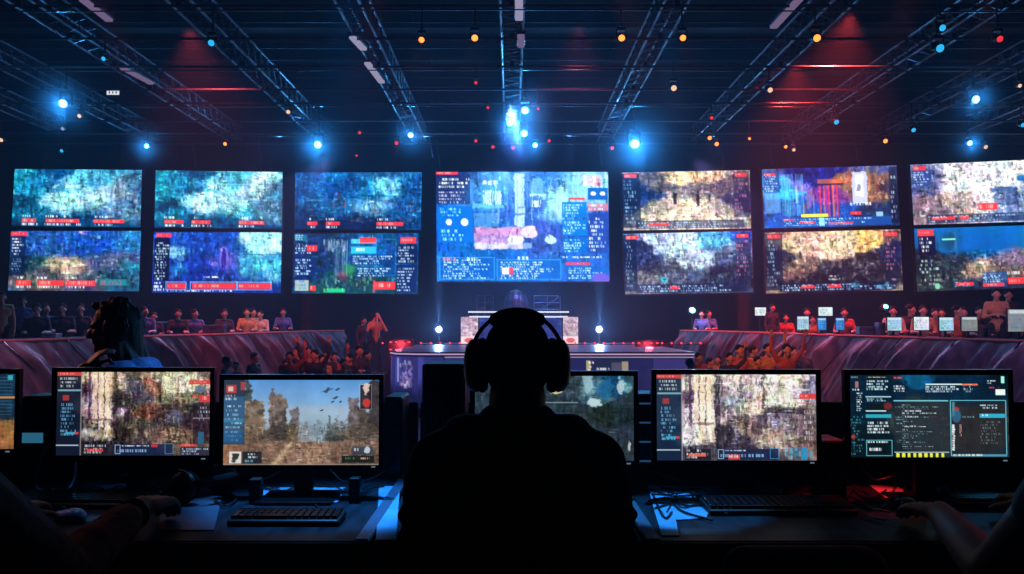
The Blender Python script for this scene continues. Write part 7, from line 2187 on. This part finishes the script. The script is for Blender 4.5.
for k in range(5):
    a = 2 * PI * k / 5 + 0.3
    e = (0.27 * math.cos(a), 0.25 + 0.27 * math.sin(a))
    c = MB(); c.tube([(0, 0.25, 0.10), (e[0], e[1], 0.07)], [0.025, 0.018], 8); l_ = build('leg', c, 'black_metal', t, True)
    c = MB(); c.lathe([(0.02, -0.012), (0.028, -0.01), (0.028, 0.01), (0.02, 0.012)], 12, Matrix.Translation((e[0], e[1], 0.028)) @ Euler((PI / 2, 0, a)).to_matrix().to_4x4()); build('caster', c, 'black_plastic', l_, True)

# ------------------------------------------------------------------ cables
rc = random.Random(3)


def spline(pts, n=8):
    P = [Vector(p) for p in pts]
    P = [P[0] * 2 - P[1]] + P + [P[-1] * 2 - P[-2]]
    out_ = []
    for i in range(1, len(P) - 2):
        for k in range(n):
            t_ = k / n
            a, b, c_, d_ = P[i - 1], P[i], P[i + 1], P[i + 2]
            out_.append(0.5 * ((2 * b) + (c_ - a) * t_ + (2 * a - 5 * b + 4 * c_ - d_) * t_ ** 2 + (3 * b - a - 3 * c_ + d_) * t_ ** 3))
    out_.append(P[-2])
    return out_


def cable(pxs, label, r=0.0032, lift=None, mat='cable'):
    pts_ = []
    for i, q in enumerate(pxs):
        z = DZ + r + 0.0045 + (lift[i] if lift else 0)
        pts_.append(at_z(q[0], q[1], z))
    c = MB(); c.tube(spline(pts_), r, 7)
    o = build('cable', c, mat, None, True)
    return tag(o, label, 'cable', 'loose cables on the desks')


CB = [([(650, 489), (672, 496), (700, 494), (730, 490)], 'rearmost cable crossing the blue light patch'), ([(650, 500), (668, 498), (690, 506), (718, 500)], 'second cable from the rear across the blue light patch'), ([(655, 508), (672, 504), (684, 512), (712, 520)], 'cable curling down toward the keyboard over the blue light patch'),
      ([(688, 488), (694, 498), (706, 508), (728, 514)], 'steep cable along the right rim of the blue light patch'), ([(653, 494), (660, 510), (666, 518), (672, 512)], 'short bent cable at the left rim of the blue light patch'), ([(662, 488), (690, 492), (704, 503), (722, 508)], 'long slanting cable over the middle of the blue light patch'),
      ([(840, 492), (858, 500), (872, 508), (890, 512)], 'front red lit cable on the right desk'), ([(846, 488), (866, 492), (880, 500), (896, 506)], 'red lit cable ending by the hand at right'), ([(838, 500), (852, 506), (868, 516), (884, 520)], 'red lit cable nearest the keyboard of the right desk'), ([(852, 486), (862, 496), (876, 496), (886, 490)], 'red lit cable curling beside the glowing sheet'),
      ([(222, 490), (236, 498), (226, 506), (214, 500)], 'curled cable left of the landscape monitor stand'), ([(344, 489), (360, 494), (372, 488), (384, 486)], 'cable behind the right small block'), ([(40, 492), (52, 486), (66, 490), (80, 484)], 'cable behind the far left keyboard'), ([(150, 486), (172, 484), (196, 482), (216, 486)], 'cable running behind the dark mouse')]
rg = random.Random(9)
for k, (xa, xb, ya, yb, where) in enumerate([(60, 210, 482, 500, 'left desk under the brown city monitor'), (225, 395, 478, 492, 'left desk around the landscape monitor stand'), (640, 735, 484, 512, 'right desk beside the man'), (738, 850, 482, 494, 'right desk behind the pale city monitor stand'), (838, 905, 484, 508, 'right desk in the red light')]):
    for n_ in range(4):
        x_ = rg.uniform(xa, xa + 0.3 * (xb - xa)); pp = []
        for s_ in range(5):
            pp.append((x_, rg.uniform(ya, yb))); x_ += (xb - xa) * rg.uniform(0.1, 0.22)
        CB.append((pp, '%s thin loose cable on the %s' % (ORD[n_], where)))
for pxs, lab in CB:
    cable(pxs, lab, 0.0032 if 'thin' not in lab else 0.0022)
# hanging loops behind and under the monitors
LOOPS = [([(46, 446, 2.74), (38, 470, 2.74), (36, 486, 2.74), (46, 494, 2.7)], 'cord coloured as blue lit, hanging under the gap left of the brown city monitor', 'desk_blue'), ([(76, 460, 2.74), (74, 480, 2.72), (64, 492, 2.68), (52, 490, 2.7)], 'cord coloured as blue lit, looping under the brown city monitor', 'desk_blue'),  # blue light on these two cords is put into their colour
         ([(640, 470, 2.84), (660, 474, 2.82), (690, 482, 2.8), (706, 470, 2.86)], 'thin cord hanging under the pale city monitor', 'cable'), ([(860, 466, 2.86), (875, 480, 2.82), (900, 474, 2.82), (925, 470, 2.86)], 'thin cord hanging under the rightmost monitor', 'cable'),
         ([(222, 472, 2.9), (240, 484, 2.86), (262, 480, 2.84), (280, 472, 2.88)], 'thin cord under the left half of the landscape monitor', 'cable'), ([(330, 470, 2.9), (345, 483, 2.86), (368, 480, 2.84), (384, 472, 2.9)], 'thin cord under the right half of the landscape monitor', 'cable')]
for pxs, lab, mt in LOOPS:
    pts_ = [at(*q) for q in pxs]
    for v in pts_:
        v.z = max(v.z, DZ + 0.008)
    c = MB(); c.tube(spline(pts_), 0.0035, 7); o = build('cable', c, mt, None, True); tag(o, lab, 'cable', 'loose cables on the desks')

# ================================================================== lights
def spot(loc, tgt, col, power, ang=40, size=0.1, blend=0.7):
    return lights('SPOT', 'unseen_spot', loc, col, power, tgt, size, ang, blend)


BLUE = (0.10, 0.42, 1.0); RED_ = (1.0, 0.07, 0.08); PURP = (0.62, 0.32, 0.85); ORG = (1.0, 0.22, 0.08); PINK = (1.0, 0.25, 0.55)
# desks: unseen spots added for the blue and red patches and both arms
spot((-0.55, 2.78, 2.5), (-0.54, 2.56, DZ), (0.05, 0.40, 1.0), 360, 27, 0.05)
spot((0.52, 2.80, 2.3), (0.50, 2.48, DZ), (0.05, 0.45, 1.0), 230, 18, 0.02, 0.35)
spot((-0.42, 2.9, 2.3), (-0.42, 2.45, DZ), (0.06, 0.40, 1.0), 90, 16, 0.03, 0.5)
spot((1.12, 2.95, 2.0), (1.10, 2.62, DZ), (1.0, 0.03, 0.04), 110, 22, 0.03, 0.6)
spot((-1.35, 2.9, 2.3), (-1.25, 2.62, DZ), BLUE, 12, 30, 0.05)
spot((-2.4, 3.2, 2.0), (-0.95, 2.1, 0.78), (1.0, 0.30, 0.28), 9, 26)
spot((2.5, 3.2, 2.0), (1.1, 2.0, 0.8), (0.9, 0.20, 0.40), 8, 26)
spot((-0.86, 2.74, 2.2), (-0.85, 2.58, DZ), (0.05, 0.42, 1.0), 90, 13, 0.04, 0.8)
# woman: unseen spots added to colour her hand and shoulder
spot((-3.2, 4.6, 1.9), (wc.x - 0.2, WY, 1.1), (1.0, 0.35, 0.25), 30, 30)
spot((-0.4, 4.4, 1.9), (wc.x + 0.15, WY, 1.02), BLUE, 60, 22)
# drapes
spot((-7.0, 10.5, 6.8), (-9.4, 15.5, 0.3), (1.0, 0.12, 0.10), 1300, 24)
spot((-7.6, 8.5, 6.0), (-8.6, 18.0, -0.9), (0.6, 0.40, 0.8), 1900, 22)
spot((-5.9, 27.5, 6.6), (-8.3, 18.0, -0.6), (0.5, 0.42, 0.9), 2600, 34)
spot((5.9, 27.5, 6.6), (8.3, 18.0, -0.6), (0.55, 0.36, 0.9), 2600, 34)
spot((-6.0, 11.5, 6.5), (-6.9, 22.5, 0.2), (1.0, 0.10, 0.14), 3000, 16)
spot((7.8, 8.5, 6.0), (8.6, 17.5, 0.2), (0.5, 0.26, 0.75), 2200, 34)
spot((5.6, 11.0, 6.5), (6.9, 23.0, 0.2), (1.0, 0.10, 0.12), 3200, 18)
# crowds and riser people
spot((1.0, 10.0, 6.0), (5.6, 19.2, 0.4), ORG, 3600, 17)
spot((-1.5, 10.0, 6.0), (-4.4, 19.5, 0.4), (1.0, 0.12, 0.10), 2800, 16)
spot((6.0, 10.5, 5.5), (9.6, 19.3, 1.5), ORG, 1100, 20)
spot((-3.0, 13.0, 6.8), (-7.4, 24.4, 1.3), (1.0, 0.75, 0.6), 1700, 7)
spot((-4.0, 12.5, 6.8), (-11.0, 18.0, 1.3), (0.25, 0.35, 0.9), 90, 40)
spot((-9.2, 9.5, 5.0), (-10.9, 17.4, 1.6), (1.0, 0.25, 0.12), 380, 7)
spot((-1.2, 17.0, 6.8), (-4.0, 25.0, 1.0), (1.0, 0.15, 0.12), 600, 10)
# stage and wall washes
spot((0.0, 23.0, 7.2), (0.0, 26.5, 0.5), (0.14, 0.28, 1.0), 14000, 38)
spot((0.0, 25.5, 7.2), (0.0, 31.0, 3.0), (0.10, 0.28, 1.0), 4500, 70)
spot((-8.0, 26.5, 7.2), (-10.0, 31.4, 1.6), PINK, 420, 60)
spot((9.0, 26.5, 7.2), (10.0, 31.4, 1.6), (0.9, 0.2, 0.45), 260, 70)
# red haze high at right, fainter at left
spot((7.85, 19.4, 8.4), (7.6, 22.0, 4.0), (1.0, 0.05, 0.04), 6500, 95)
spot((7.85, 23.2, 8.4), (8.2, 25.0, 4.0), (1.0, 0.05, 0.04), 5000, 95)
spot((-7.85, 20.4, 8.4), (-7.7, 22.5, 4.0), (1.0, 0.07, 0.08), 3200, 95)
spot((1.6, 20.0, 8.4), (1.6, 22.5, 4.0), (1.0, 0.08, 0.14), 1000, 90)
for x in (-8, -3, 2, 7):  # unseen blue spots added to light the trusses from behind
    spot((x, 29.0, 6.9), (x * 0.9, 18.0, 8.6), (0.10, 0.38, 1.0), 170, 70)
